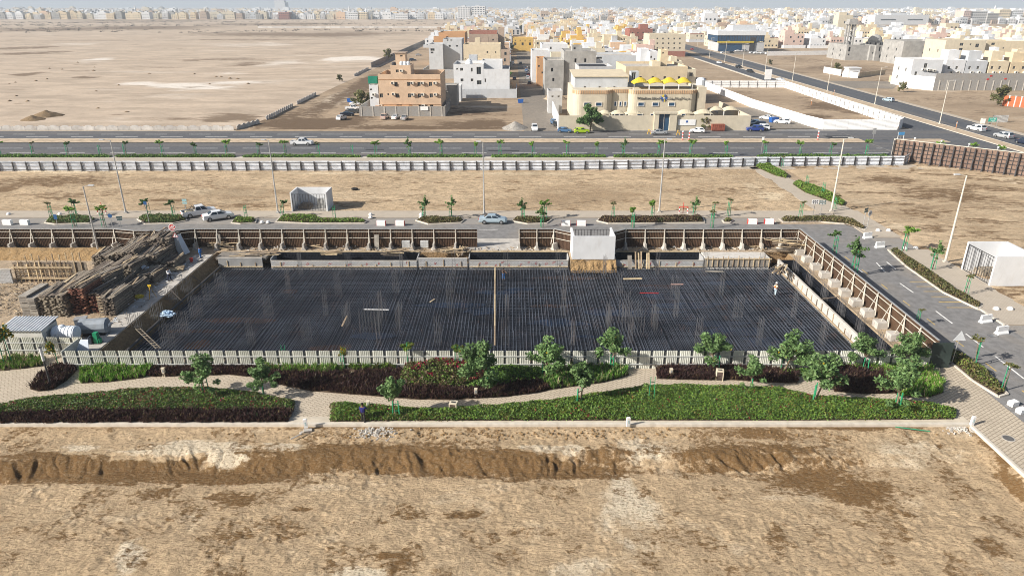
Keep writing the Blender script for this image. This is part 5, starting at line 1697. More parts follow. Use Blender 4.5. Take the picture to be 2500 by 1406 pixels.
# garden furniture along the path
for k, (px, py, lean, lb) in enumerate(((748, 1046, -.05, 'white bollard leaning at the near kerb, left of the man in navy'), (1533, 1042, .0, 'white bollard upright at the near kerb right of centre'), (2371, 1040, .05, 'white bollard at the corner of the near kerb'))):
    x, y = at(px, py)
    t = thing('kerb_bollard', lb, 'bollard', (x, y, .12))
    t.rotation_euler = (0, lean, .2)
    obj('shaft', MB().box(-.16, .16, -.1, .1, 0, .85).box(-.14, .14, -.08, .08, .85, .9), WHITE_P, t)
    obj('stencil', MB().box(-.05, .04, -.112, -.1, .45, .6).box(-.02, .07, -.112, -.1, .3, .4), MATS['pale_sign'], t)
for k, (px, py, lb) in enumerate(((402, 921, 'cream garden light post in the purple strip at left'), (1162, 972, 'cream garden light post below the bougainvillea'), (1637, 923, 'cream garden light post at the right purple bed'), (900, 1003, 'white garden light box behind the man in navy'))):
    x, y = at(px, py)
    t = thing('garden_light', lb, 'garden light', (x, y, .1))
    obj('shaft', MB().box(-.14, .14, -.12, .12, 0, .95).box(-.16, .16, -.14, .14, .95, 1.0), mat('cream_post', (.62, .55, .42), .7), t)
    obj('lens', MB().box(-.08, .08, -.135, -.121, .55, .85), mat('lens_grey', (.3, .3, .3), .3), t)
for k, (px, py, lb) in enumerate(((1108, 1008, 'brown sided litter bin beside the lower right hedge'), (1755, 928, 'cream litter bin with dark panels at the right purple bed'))):
    x, y = at(px, py)
    t = thing('litter_bin', lb, 'bin', (x, y, .1), -.2)
    obj('frame', MB().box(-.36, -.28, -.32, .32, 0, 1.0).box(.28, .36, -.32, .32, 0, 1.0).box(-.36, .36, -.34, .34, 1.0, 1.08), MATS['cream_post'], t)
    obj('panel', MB().box(-.28, .28, -.29, -.24, .1, .95).box(-.28, .28, .24, .29, .1, .95), mat('bin_brown', (.10, .07, .06), .7), t)
    obj('lid_slot', MB().box(-.2, .2, -.1, .1, 1.085, 1.1), DARK_STEEL, t)
x, y = at(126, 948)
t = thing('path_lamp', 'black lamp post with white tubular head in the left purple bed', 'path lamp', (x, y, .1))
obj('post', MB().tube((0, 0, 0), (0, 0, 3.0), .09, .08, 10), DARK_STEEL, t)
obj('lamp_tube', MB().tube((0, 0, 3.0), (0, 0, 4.4), .13, .13, 12), mat('lamp_white', (.7, .7, .7), .4), t)
obj('cap', MB().tube((0, 0, 4.4), (0, 0, 4.46), .15, .15, 12), DARK_STEEL, t)
x, y = at(2461, 1072)
t = thing('manhole_cover', 'round dark manhole cover in the pavement at lower right', 'manhole cover', (x, y, .1))
obj('ring', MB().lathe([(.52, 0), (.52, .012)], 20), CONC, t)
obj('lid', MB().lathe([(.44, 0), (.44, .02)], 20), mat('iron', (.12, .115, .11), .7), t)
for k, (px, py, lb) in enumerate(((2235, 670, 'dark square drain grate in the right street beside the bays'), (2424, 820, 'dark drain grate near the lower white barriers'))):
    x, y = at(px, py)
    t = thing('drain_grate', lb, 'drain grate', (x, y, .035), .1)
    obj('frame', MB().box(-.5, .5, -.35, .35, 0, .008), DARK_STEEL, t)
    for q in range(5):
        obj('bar', MB().box(-.45, .45, -.3 + q * .13, -.24 + q * .13, .008, .016), STEEL, t)
# stakes, pipes and rubbish at the near kerb
x, y = at(2228, 1060, -.5)
tag(obj('green_pipe', MB().tube((x - 1.6, y + .15, .2), (x + 1.4, y - .1, -.1), .05), mat('green_pipe', (.06, .3, .16), .5)), 'thin green pole lying on the dirt at lower right', 'pole')
x, y = at(752, 1056, -.3)
t = thing('broken_slab', 'broken white concrete lump below the leaning bollard', 'rubble', (x, y, -.25))
obj('lump', MB().obox((0, 0, .15), (.7, .4, .25), .4, 0, .1, .1), CONC, t)
obj('chip', MB().obox((-.5, -.2, .08), (.3, .25, .15), .8), CONC, t)
x, y = at(710, 1075, -.3)
t = thing('scrap_angle', 'bent metal scrap on the dirt below the leaning bollard', 'scrap', (x, y, -.2))
obj('long_arm', MB().bar((0, 0, .05), (.8, .7, .15), .1, .05), STEEL, t)
obj('short_arm', MB().bar((.8, .7, .15), (1.4, .75, .1), .1, .05), WOOD_L, t)
g = np.random.default_rng(44)
for nm, px, py, n_, sp_, m_, lb in (('stone_scatter', 915, 1058, 160, .9, CONC, 'pale broken stones spilled below the near kerb'), ('stone_scatter', 2350, 1052, 120, .8, CONC, 'pale stones at the corner of the near kerb'),
                                  ('stone_scatter', 1300, 1062, 260, 12, MATS['rock_face'], 'brown stones strewn along the foot of the near kerb')):
    cx, cy = at(px, py, -.3)
    P = np.stack([cx + g.normal(0, sp_, n_), np.minimum(52.9, cy + g.normal(0, min(sp_, .35), n_)), np.zeros(n_)], -1)
    P[:, 2] = fore_z(P[:, 0], P[:, 1]) - .01
    d = g.normal(0, 1, (n_, 3)); d[:, 2] = np.abs(d[:, 2]) * .4; d /= np.linalg.norm(d, axis=1)[:, None]
    V, Fq = np_bars(P, P + d * g.uniform(.08, .22, (n_, 1)), g.uniform(.04, .11, n_))
    tag(link(nm, np_mesh(nm, V, Fq, m_)), lb, 'stones', kind='stuff')


def heap(name, label, px, py, rx, ry, h, m, seed, cat='soil heap'):
    x, y = at(px, py)
    xs_ = np.linspace(-1.2, 1.2, 26)
    X, Y = np.meshgrid(xs_, xs_)
    q = np.sqrt(X ** 2 + Y ** 2) * (1 + .35 * (fbm(X * 3, Y * 3, 1.2, seed, 3) - .5))
    Z = h * np.clip(1 - q, -.12, 1) ** 1.0 * (1 + .3 * (fbm(X * 5, Y * 5, 1, seed + 3, 2) - .5))
    Z = np.where(q > 1, -.08, Z)
    V = np.stack([X * rx, Y * ry, Z], -1).reshape(-1, 3)
    n_ = 26
    i_ = np.arange(n_ - 1)[:, None] * n_ + np.arange(n_ - 1)[None, :]
    o = link(name, np_mesh(name, V, np.stack([i_, i_ + 1, i_ + n_ + 1, i_ + n_], -1).reshape(-1, 4), m, smooth=True), None, (x, y, 0))
    return tag(o, label, cat)


DARKSOIL = soil_mat('heap_soil', (.24, .17, .10), (.12, .08, .05), (.34, .25, .16), big=.3, clod=2, attr=False)
heap('soil_heap', 'dark soil heap on the sand field, right of two near the road', 115, 284, 5.0, 5, 2.0, DARKSOIL, 1)
heap('soil_heap', 'dark soil heap on the sand field, left of two near the road', 80, 293, 4.0, 4, 1.5, DARKSOIL, 2)
heap('gravel_heap', 'grey gravel heap at the corner of the side lane', 1258, 314, 4.0, 4, 2.2, mat('grey_gravel', (.30, .28, .25), .95, .25, 2, bmp=.8), 3, 'gravel heap')
heap('soil_heap', 'low heap of pale sand behind the grey block house wall', 1355, 243, 5, 5, 3.2, SITE, 4)
g = random.Random(3)
for k, (px, py) in enumerate(((38, 203), (23, 207), (40, 236), (24, 248), (68, 249), (115, 195), (88, 199), (152, 171), (121, 169), (190, 154), (231, 166), (229, 174), (365, 181), (475, 182), (528, 189), (512, 207), (606, 206), (562, 193), (540, 189), (580, 194), (290, 210), (235, 224), (310, 275), (240, 266))):
    heap('soil_clump', 'small dark soil clump on the sand field, %s counting from the left edge' % ORD[sorted(range(24), key=lambda q: [38, 23, 40, 24, 68, 115, 88, 152, 121, 190, 231, 229, 365, 475, 528, 512, 606, 562, 540, 580, 290, 235, 310, 240][q]).index(k)], px, py, g.uniform(.7, 1.2), g.uniform(.8, 1.4), g.uniform(.5, .8), DARKSOIL, 20 + k)


# ================================================================ vehicles (local +x forward)
CAR_T = {
    'sedan': ([(-2.3, .70, .80, .84, .6), (-2.2, .84, .93, .99, .72), (-1.5, .88, .97, 1.06, .74), (-.85, .88, .97, 1.43, .60), (.35, .88, .97, 1.45, .61), (1.2, .88, .95, 1.02, .76), (2.0, .84, .82, .88, .70), (2.3, .70, .62, .66, .55)], (2, 3, 4, 5), 1.38, .33),
    'suv': ([(-2.35, .80, .90, .95, .7), (-2.28, .90, 1.05, 1.12, .78), (-1.95, .92, 1.05, 1.72, .68), (-.6, .92, 1.05, 1.77, .70), (.35, .92, 1.05, 1.74, .69), (1.15, .92, 1.04, 1.13, .8), (2.15, .88, .95, 1.02, .74), (2.38, .74, .68, .72, .6)], (1, 2, 4, 5), 1.45, .38),
    'hatch': ([(-2.0, .76, .82, .88, .64), (-1.92, .84, .98, 1.04, .72), (-1.5, .86, .98, 1.48, .62), (-.4, .86, .98, 1.52, .63), (.35, .86, .98, 1.48, .62), (1.1, .86, .96, 1.02, .74), (1.85, .82, .84, .90, .68), (2.05, .68, .62, .66, .55)], (1, 2, 4, 5), 1.28, .33),
    'pickup': ([(-2.65, .88, .70, .74, .84), (-.78, .90, .70, .74, .86), (-.72, .90, 1.05, 1.10, .84), (-.55, .90, 1.05, 1.70, .68), (.65, .90, 1.05, 1.74, .68), (1.35, .90, 1.04, 1.12, .8), (2.45, .86, .95, 1.0, .74), (2.68, .74, .68, .72, .6)], (2, 3, 4, 5), 1.62, .38),
}
TAIL = mat('tail_lamp', (.35, .02, .02), .3, .1)
HEADL = mat('head_lamp', (.6, .62, .64), .15, .05)
RIM = mat('alloy_rim', (.35, .36, .37), .35, .1, metal=.6)
PLATE = mat('number_plate', (.6, .6, .56), .5)


def paint(name, rgb, metal=0.0):
    if name in MATS:
        return MATS[name]
    m = mat(name, rgb, .28, .04, .8, dirt=.10, spec=.5)
    b = m.node_tree.nodes['Principled BSDF']
    b.inputs['Coat Weight'].default_value = .5
    b.inputs['Coat Roughness'].default_value = .08
    b.inputs['Metallic'].default_value = metal
    return m


CARP = {'white': ('car_white', (.78, .79, .80), 0), 'silver': ('car_silver', (.46, .48, .50), .3), 'pale blue': ('car_pale_blue', (.42, .53, .60), .2), 'blue': ('car_blue', (.02, .05, .24), .1), 'steel blue': ('car_steel_blue', (.07, .16, .30), .2),
        'navy': ('car_navy', (.012, .022, .05), .1), 'black': ('car_black', (.012, .013, .015), 0), 'lime': ('car_lime', (.38, .56, .02), 0), 'beige': ('car_beige', (.50, .38, .32), .1), 'red': ('car_red', (.36, .02, .02), 0), 'dark grey': ('car_dark_grey', (.07, .075, .08), .2)}


def car(label, kind, colour, px=None, py=None, rz=0.0, xy=None, group=None, scale=1.05, z=.06):
    st, gl, wb_, wr = CAR_T[kind]
    pm = paint(*CARP[colour])
    x, y = xy if xy else at(px, py)
    t = thing({'pickup': 'pickup_truck'}.get(kind, 'car'), label, 'pickup' if kind == 'pickup' else 'car', (x, y, z), rz, group)
    t.scale = (scale,) * 3

    def body():
        mb = MB()
        z0 = .27
        rings = []
        for (sx, w, bl, tp, wt) in st:
            rings.append([(sx, -w * .9, z0), (sx, -w, z0 + .2), (sx, -w, bl), (sx, -wt, tp), (sx, wt, tp), (sx, w, bl), (sx, w, z0 + .2), (sx, w * .9, z0)])
        mb.extrude(rings, None)
        if kind == 'pickup':
            mb.box(-2.65, -.75, -.90, -.82, .7, 1.1).box(-2.65, -.75, .82, .90, .7, 1.1).box(-2.67, -2.58, -.9, .9, .6, 1.08)
        return mb.mesh('body', pm, smooth=False)

    link('body', cached(('cb', kind, colour), body), t)
    a, b, c, d = (st[i] for i in gl)

    def lerp(p, q, s):
        return tuple(p[i] + (q[i] - p[i]) * s for i in range(5))

    def end_glass(lo, hi, sg):
        p, q = lerp(lo, hi, .10), lerp(lo, hi, .90)
        e = .018 * sg
        return MB().add([(p[0] + e, -p[4] * .90, p[3] + .02), (p[0] + e, p[4] * .90, p[3] + .02), (q[0] + e, q[4] * .88, q[3] + .02), (q[0] + e, -q[4] * .88, q[3] + .02)], [(0, 1, 2, 3)])

    link('windscreen', cached(('cw', kind), lambda: end_glass(d, c, 1).mesh('windscreen', GLASS)), t)
    link('rear_window', cached(('crw', kind), lambda: end_glass(a, b, -1).mesh('rear_window', GLASS)), t)

    def side(sg):
        def pt(xx, s_, base, top):
            w = base[1] + (top[4] - base[1]) * s_ + .012
            return (xx, sg * w, base[2] + (top[3] - base[2]) * s_)
        r0, r1_ = b, c
        pts = [pt(a[0] + .25 * (b[0] - a[0]) + .12, .10, a if False else (b[0], b[1], b[2], b[3], b[4]), b), pt(d[0] - .18, .10, c, c), pt(c[0] + .02, .86, c, c), pt(b[0] + .02, .86, b, b)]
        mid0 = [(pts[0][k] + pts[1][k]) / 2 for k in range(3)]
        mid1 = [(pts[2][k] + pts[3][k]) / 2 for k in range(3)]
        mb = MB()
        g_ = .05
        for A, B, C_, D in ((pts[0], (mid0[0] - g_, mid0[1], mid0[2]), (mid1[0] - g_, mid1[1], mid1[2]), pts[3]), ((mid0[0] + g_, mid0[1], mid0[2]), pts[1], pts[2], (mid1[0] + g_, mid1[1], mid1[2]))):
            mb.add([A, B, C_, D], [(0, 1, 2, 3) if sg < 0 else (3, 2, 1, 0)])
        return mb
    for sg in (-1, 1):
        link('side_window', cached(('csw', kind, sg), lambda: side(sg).mesh('side_window', GLASS)), t)
    wy = st[3][1]
    for sxx in (-wb_, wb_):
        for sg in (-1, 1):
            w_ = link('wheel', cached(('wh', wr), lambda: MB().tube((0, -.12, 0), (0, .12, 0), wr, wr, 14).mesh('wheel', RUBBER)), t, (sxx, sg * (wy - .09), wr))
            link('rim', cached(('rim', wr), lambda: MB().tube((0, -.135, 0), (0, .135, 0), wr * .62, wr * .62, 10).mesh('rim', RIM)), w_)
    f, r = st[-1], st[0]
    for sg in (-1, 1):
        link('headlight', cached(('hl', kind, sg), lambda: MB().obox((f[0] - .13, sg * f[1] * .86, f[2] - .02), (.2, .26, .12), -sg * .6).mesh('headlight', HEADL)), t)
        link('tail_light', cached(('tl', kind, sg), lambda: MB().obox((r[0] + .02, sg * r[1] * .86, r[2] - .02), (.14, .26, .17), sg * .3).mesh('tail_light', TAIL)), t)
    link('number_plate', cached(('np', kind), lambda: MB().box(r[0] - .03, r[0] - .01, -.26, .26, .5, .62).mesh('number_plate', PLATE)), t)
    if kind == 'pickup':
        link('bed_floor', cached('bedf', lambda: MB().box(-2.56, -.8, -.8, .8, .745, .76).mesh('bed_floor', DARK_STEEL)), t)
        link('roll_bar', cached('rollb', lambda: MB().bar((-1.2, -.84, 1.1), (-.9, -.7, 1.6), .07, .07).bar((-1.2, .84, 1.1), (-.9, .7, 1.6), .07, .07).bar((-.9, -.7, 1.6), (-.9, .7, 1.6), .07, .07).mesh('roll_bar', DARK_STEEL)), t)
    return t


p1 = car('white pickup with loaded open bed parked at an angle by the bays', 'pickup', 'white', 488, 527, .62, scale=1.1)
for k in range(4):
    obj('sack', MB().obox((-1.9 + k * .35, random.uniform(-.4, .4), .95), (.5, .4, .4), random.uniform(0, 1)), CREAM_F, p1)
car('white sedan parked at an angle right of the white pickup', 'sedan', 'white', 534, 536, .55, scale=1.12)
car('light blue sedan parked on the street behind the gate gap', 'sedan', 'pale blue', 1204, 545, -.05, scale=1.06)
car('white pickup driving right along the main road', 'pickup', 'white', 738, 355, 0.0, scale=1.12)
GA = 'cars parked beside the tan house'
car('white hatchback seen from behind, nearest in the row beside the tan house', 'hatch', 'white', 834, 293, 1.25, group=GA)
car('navy sedan second in the row beside the tan house', 'sedan', 'navy', 848, 284, .2, group=GA)
car('dark sedan third in the row beside the tan house', 'sedan', 'dark grey', 860, 277, .1, group=GA)
car('white pickup fourth in the row beside the tan house', 'pickup', 'white', 862, 269, .1, group=GA)
car('white sedan under the tree beside the tan house', 'sedan', 'white', 870, 258, 0.05, group=GA)
GB = 'cars before the grey garden wall of the tan house'
car('beige off-roader parked before the grey wall of the tan house', 'suv', 'beige', 940, 291, 1.45, group=GB)
car('white sedan parked in the middle before the grey wall', 'sedan', 'white', 966, 291, 1.45, group=GB)
car('silver sedan with dark rear window before the grey wall', 'sedan', 'silver', 988, 293, 1.5, group=GB)
car('white car coming out of the side lane towards the main road', 'suv', 'white', 1305, 319, -1.55)
GC = 'cars at the mouth of the side lane by the school'
car('blue pickup-like car parked first along the school side wall', 'suv', 'steel blue', 1355, 306, -1.35, group=GC)
car('black car parked second along the school side wall', 'suv', 'black', 1362, 312, -1.3, group=GC)
car('mid blue hatchback at the corner of the school wall', 'hatch', 'steel blue', 1379, 324, -.25, group=GC)
car('lime green crossover parked under the round tree at the school', 'hatch', 'lime', 1420, 326, .05, scale=1.12)
car('silver sedan parked before the school gate', 'sedan', 'silver', 1609, 329, .0)
car('white hatchback parked right of the school gate', 'hatch', 'white', 1702, 325, 2.9)
GD = 'cars parked beside the right end of the school wall'
car('bright blue crossover nearest the road beside the school wall', 'suv', 'blue', 1842, 321, 3.05, group=GD)
car('white crossover tucked behind the bright blue one', 'suv', 'white', 1857, 318, 3.0, group=GD)
car('navy car parked behind the blue crossover at the school wall', 'suv', 'navy', 1850, 311, 2.9, group=GD)
car('dark blue car farthest in beside the school wall', 'sedan', 'steel blue', 1843, 305, 2.9, group=GD)
car('white sedan parked along the white hoarding behind the blue skip', 'sedan', 'white', 1872, 293, 2.5)
car('white crossover parked along the white hoarding before the blue skip', 'suv', 'white', 1909, 303, 2.6)
car('white off-roader driving away on the right avenue', 'suv', 'white', 2382, 320, 1.85, scale=1.12)
car('silver crossover on the right avenue behind the white off-roader', 'suv', 'silver', 2448, 338, 1.85, scale=1.08)
car('dark car at the right edge of the avenue', 'suv', 'navy', 2500, 353, 1.75)
car('pale blue hatchback at the verge of the right avenue', 'hatch', 'pale blue', 2168, 249, 2.0, scale=1.1)
car('white car on the avenue beside the corner plot hoarding', 'sedan', 'white', 1905, 198, -1.3)
car('black car on the avenue, farther of two dark ones', 'suv', 'black', 1803, 167, -1.35)
car('black car on the avenue, nearer of two dark ones', 'suv', 'black', 1831, 178, -1.35)
car('white car on the avenue ahead of the dark pair', 'sedan', 'white', 1756, 156, -1.4)
car('red car where the avenue meets the distant side road', 'hatch', 'red', 1689, 123, 1.6)
GE = 'cars in the car park of the glass-fronted bank'
for k, (px, py, c_) in enumerate(((1750, 119, 'blue'), (1766, 131, 'white'), (1785, 131, 'dark grey'), (1801, 127, 'white'), (1817, 127, 'silver'), (1835, 131, 'white'), (1847, 132, 'white'), (1862, 132, 'white'))):
    car('%s car in the bank car park, %s from left' % (c_, ORD[k]), 'sedan' if k % 2 else 'suv', c_, px, py, .1 + .2 * (k % 3), group=GE)
GF = 'white cars parked by the low hoarding near the mosque'
for k, (px, py) in enumerate(((1874, 133), (1884, 132), (1895, 132), (1910, 132))):
    car('white car by the low hoarding near the mosque, %s from left' % ORD[k], 'sedan', 'white', px, py, .5, group=GF)
GG = 'cars parked along the side lane'
for k, (px, py, c_, rz) in enumerate(((1293, 206, 'black', 1.5), (1288, 194, 'silver', 1.6), (1291, 186, 'red', 1.5), (1286, 175, 'steel blue', 1.4), (1284, 170, 'dark grey', 1.4), (1271, 158, 'black', -1.6), (1256, 196, 'navy', 1.57), (1252, 158, 'white', 1.5), (1286, 181, 'white', 1.57))):
    car('%s car along the side lane, %s of nine counting from the near end' % (c_, ORD[[0, 2, 4, 5, 6, 7, 1, 8, 3][k]]), ('sedan', 'suv', 'hatch')[k % 3], c_, px, py, rz, group=GG)
GH = 'cars at the track behind the tan house'
car('pale car parked by the grey wall at the upper track', 'sedan', 'silver', 1022, 137, .2, group=GH)
car('dark blue car behind the tower of the tan house', 'suv', 'navy', 1008, 150, .1, group=GH)


def skip_bin(label, px, py, rz=0.0, s_=1.0):
    x, y = at(px, py)
    t = thing('rubbish_skip', label, 'skip', (x, y, .05), rz)
    t.scale = (s_,) * 3
    pr = [(-.9, 0), (.9, 0), (1.1, 1.1), (1.1, 1.3), (-1.1, 1.3), (-1.1, 1.1)]
    obj('bin', MB().extrude([[(a, -.7, b) for a, b in pr], [(a, .7, b) for a, b in pr]][::-1], None), BLUE_P, t)
    obj('lid', MB().box(-1.1, 1.1, -.72, .72, 1.3, 1.38), BLUE_P, t)
    obj('wheel', MB().tube((-.7, -.5, .1), (-.7, .5, .1), .12), RUBBER, t)


skip_bin('blue rubbish skip between two white cars at the white hoarding', 1888, 300, .3, 1.2)
skip_bin('blue rubbish skip beside the side lane before the white house', 1271, 252)
skip_bin('blue rubbish skip beside the tree left of the tan house', 855, 250)


# ================================================================ vegetation
LEAF_D = leaf_mat('leaf_dark_green', (.095, .18, .055), rgb2=(.15, .25, .07), scale=1.6)
LEAF_T = leaf_mat('leaf_tree', (.14, .24, .085), rgb2=(.22, .32, .12), scale=1.6)
LEAF_G = leaf_mat('leaf_green', (.16, .30, .045), rgb2=(.25, .35, .06), scale=1.2)
LEAF_Y = leaf_mat('leaf_yellow_green', (.15, .22, .04), rgb2=(.20, .17, .04), scale=1.0)
LEAF_O = leaf_mat('leaf_olive', (.13, .14, .05), rgb2=(.24, .18, .08), scale=.9)
LEAF_B = leaf_mat('leaf_brownish', (.16, .12, .06), rgb2=(.06, .085, .025), scale=.8)
LEAF_P = leaf_mat('leaf_purple', (.050, .024, .022), var=.55, rgb2=(.095, .055, .035), scale=1.2)
LEAF_R = leaf_mat('flower_magenta', (.42, .02, .07), var=.3, scale=2)
LEAF_F = leaf_mat('flower_yellow', (.55, .36, .02), var=.3, scale=2)
GRASS_G = leaf_mat('grass_green', (.11, .26, .03), var=.4, rgb2=(.18, .29, .05), scale=1)
GRASS_T = leaf_mat('grass_plume', (.45, .38, .22), var=.25, scale=2)
BED_SOIL = mat('bed_soil', (.10, .07, .045), .95, .3, 3, bmp=.5)


def leaves(C, a, b, g, flat=0.0):
    """diamond leaves: centres C, half lengths a, half widths b"""
    n = len(C)
    u = g.normal(0, 1, (n, 3)); u[:, 2] *= (1 - flat)
    u /= np.linalg.norm(u, axis=1)[:, None]
    w = g.normal(0, 1, (n, 3))
    v = np.cross(u, w); v /= np.linalg.norm(v, axis=1)[:, None]
    a = np.broadcast_to(np.asarray(a, float), (n,))[:, None]; b = np.broadcast_to(np.asarray(b, float), (n,))[:, None]
    V = np.stack([C - u * a, C + v * b, C + u * a, C - v * b], 1).reshape(-1, 3)
    return V, np.arange(4 * n).reshape(-1, 4)


def join(parts):
    Vs, Fs, Ms, o = [], [], [], 0
    for V, Fq, mi in parts:
        Vs.append(V); Fs.append(Fq + o); Ms.append(np.full(len(Fq), mi)); o += len(V)
    return np.concatenate(Vs), np.concatenate(Fs), np.concatenate(Ms)


def tree_meshes(seed, H, th, R, nleaf, ls, mats, shape='round', tr=.08, flowers=0.0):
    g = np.random.default_rng(seed)
    rd = random.Random(seed)
    mb = MB()
    tilt = (g.normal(0, .05) * H, g.normal(0, .05) * H)
    top = Vector((tilt[0], tilt[1], th))
    mb.tube((0, 0, 0), top * .5, tr, tr * .85, 7)
    mb.tube(top * .5, top, tr * .85, tr * .7, 7)
    cl = []
    nl = 9 if shape == 'round' else 7
    for k in range(nl):
        az = k * 2.4 + g.uniform(-.4, .4)
        q = g.uniform(.35, 1.0)
        if shape == 'round':
            el = g.uniform(.15, 1.3)
        elif shape == 'umbrella':
            el = g.uniform(.15, .6)
        else:
            el = g.uniform(.6, 1.4)
        L = (H - th) * (.95 if el > .8 else .7)
        tip = top + Vector((math.cos(az) * math.cos(el) * R * q, math.sin(az) * math.cos(el) * R * q, math.sin(el) * (H - th) * g.uniform(.55, 1.0)))
        mid = top.lerp(tip, .5) + Vector((0, 0, .06 * H * g.uniform(-.5, 1)))
        mb.tube(top, mid, tr * .5, tr * .32, 5, 0, False)
        mb.tube(mid, tip, tr * .32, tr * .1, 5, 0, False)
        cl.append((tip, 1.0)); cl.append((mid, .75)); cl.append((mid.lerp(tip, .5), .8))
    if shape == 'round':
        for k in range(6):                           # low skirt so that the crown reaches down
            az = g.uniform(0, 6.28)
            cl.append((top + Vector((math.cos(az) * R * .65, math.sin(az) * R * .65, g.uniform(-.12, .15) * H)), .8))
    w = np.array([c[1] for c in cl]); w /= w.sum()
    idx = g.choice(len(cl), nleaf, p=w)
    cc = np.array([tuple(c[0]) for c in cl])[idx]
    s = np.array([c[1] for c in cl])[idx][:, None] * R * (.25 if shape == 'round' else .26)
    d = g.normal(0, 1, (nleaf, 3)); d /= np.linalg.norm(d, axis=1)[:, None]
    rr = g.uniform(.25, 1.0, (nleaf, 1)) ** .6
    C = cc + d * rr * s * np.array([1, 1, .5 if shape == 'umbrella' else .85])
    parts = [(*leaves(C, g.uniform(.7, 1.3, nleaf) * ls, g.uniform(.7, 1.2, nleaf) * ls * .55, g, .35), 0)]
    if flowers:
        k = int(nleaf * flowers)
        Cf = cc[:k] + d[:k] * s[:k] * 1.05
        parts.append((*leaves(Cf, ls * .7, ls * .6, g), 1))
    V, Fq, mi = join(parts)
    return mb.mesh('trunk', BARK), np_mesh('crown', V, Fq, mats, mi)


def stake_mesh(h, sp=.35, n=3, seed=0):
    mb = MB()
    for k in range(n):
        a = 2 * math.pi * k / n + .5 + seed
        mb.bar((sp * math.cos(a), sp * math.sin(a), 0), (sp * .75 * math.cos(a), sp * .75 * math.sin(a), h), .07, .07)
    for z in (.45, .8):
        p = [(sp * .85 * math.cos(2 * math.pi * k / n + .5 + seed), sp * .85 * math.sin(2 * math.pi * k / n + .5 + seed), h * z) for k in range(n)]
        for k in range(n):
            mb.bar(p[k], p[(k + 1) % n], .05, .05)
    return mb.mesh('stakes', GREEN_STAKE)


YOUNG = [tree_meshes(101, 4.6, 3.0, 1.15, 420, .17, [LEAF_G, LEAF_F], 'umbrella', .06), tree_meshes(102, 4.4, 2.8, 1.0, 380, .17, [LEAF_D, LEAF_F], 'umbrella', .06),
         tree_meshes(103, 4.2, 2.5, .9, 420, .16, [LEAF_G, LEAF_F], 'tall', .06), tree_meshes(104, 4.8, 2.9, 1.35, 520, .18, [LEAF_G, LEAF_F], 'umbrella', .07),
         tree_meshes(105, 4.2, 2.9, .8, 150, .15, [LEAF_O, LEAF_F], 'umbrella', .05), tree_meshes(106, 4.6, 2.6, 1.2, 560, .17, [LEAF_D, LEAF_F], 'round', .07)]
STK = [stake_mesh(3.0, .38), stake_mesh(2.8, .34, 3, 1), stake_mesh(3.3, .3, 2, 0)]


def young(label, px, py, v, group, s=1.0, stake=0, z=.12):
    x, y = at(px, py)
    t = thing('staked_tree' if v is not None else 'tree_stakes', label, 'young tree' if v is not None else 'stakes', (x, y, z), random.uniform(0, 6.28), group)
    t.scale = (s,) * 3
    if v is not None:
        link('trunk', YOUNG[v][0], t)
        link('crown', YOUNG[v][1], t)
    if stake is not None:
        link('stakes', STK[stake], t)
    return t


G1 = 'young staked trees along the main road verge'
RT = [(2, 0), (82, 4), (166, 1), (246, None), (307, 1), (399, 0), (479, 1), (555, 3), (633, 1), (698, 0), (779, 4), (861, None), (918, 3), (1000, 5), (1078, 3), (1161, 2), (1221, 0), (1301, 2), (1384, 0), (1457, 2), (1521, 5), (1608, 3), (1685, 3), (1772, 2), (1866, 0), (1952, 3), (2026, 1), (2113, 0)]
for k, (px, v) in enumerate(RT):
    nm = {None: 'bare green stakes', 0: 'young tree with flat crown', 1: 'young tree with dark flat crown', 2: 'slim upright young tree', 3: 'broad young tree', 4: 'sparse young tree', 5: 'bushy young tree'}[v]
    young('%s on the main road verge, %s counting from left' % (nm, ORD[k]), px, 383, v, G1, .92 + .16 * random.random(), k % 2)
for k, (px, py) in enumerate(((2290, 359), (2372, 363), (2440, 370))):
    young('young tree behind the brown billboard hoarding, %s from left' % ORD[k], px, py + 22, 3, 'trees behind the billboard hoarding', .9, 0)
G2 = 'young staked trees in the street islands'
IT = [(128, 535, 4, 'reddish sparse young tree above the far left island'), (187, 533, 1, 'young tree at the right end of the far left island'), (184, 556, 0, 'young tree before the far left island beside the fence'), (255, 556, 0, 'leafy young tree below the red pipe guard'),
      (366, 536, 1, 'young tree behind the blue sign left of the pickup'), (426, 535, 1, 'small young tree just left of the pickup'), (602, 536, None, 'bare stakes in the little island right of the sedan'), (691, 534, 1, 'young tree beside the street lamp left of the enclosure'),
      (818, 538, None, 'bare stakes right of the white enclosure'), (1036, 538, 5, 'young tree left of the light blue car, left one'), (1101, 535, 5, 'young tree left of the light blue car, right one'), (1277, 540, 5, 'largest young tree right of the light blue car'), (1330, 538, 3, 'broad young tree beside the largest one'),
      (1496, 537, 4, 'small young tree at the left of the dark red hedge'), (1592, 537, 2, 'slim young tree in the middle of the dark red hedge'), (1693, 533, 5, 'young tree right of the pipe guard'), (1778, 529, 4, 'sparse young tree on the little round island'), (1740, 534, 4, 'bare twiggy young tree left of the little round island'),
      (1953, 533, 4, 'sparse reddish young tree above the curved hedge'), (1323, 556, 5, 'bright green bush tree before the right island'), (1545, 558, 2, 'small tree top rising behind the brown fence right of the enclosure'), (1738, 558, 4, 'thin tree top behind the brown fence near the last bay')]
for (px, py, v, lb) in IT:
    young(lb, px, py, v, G2, .85 + .12 * random.random(), random.choice((0, 1)))
G3 = 'young staked trees along the right hand street'
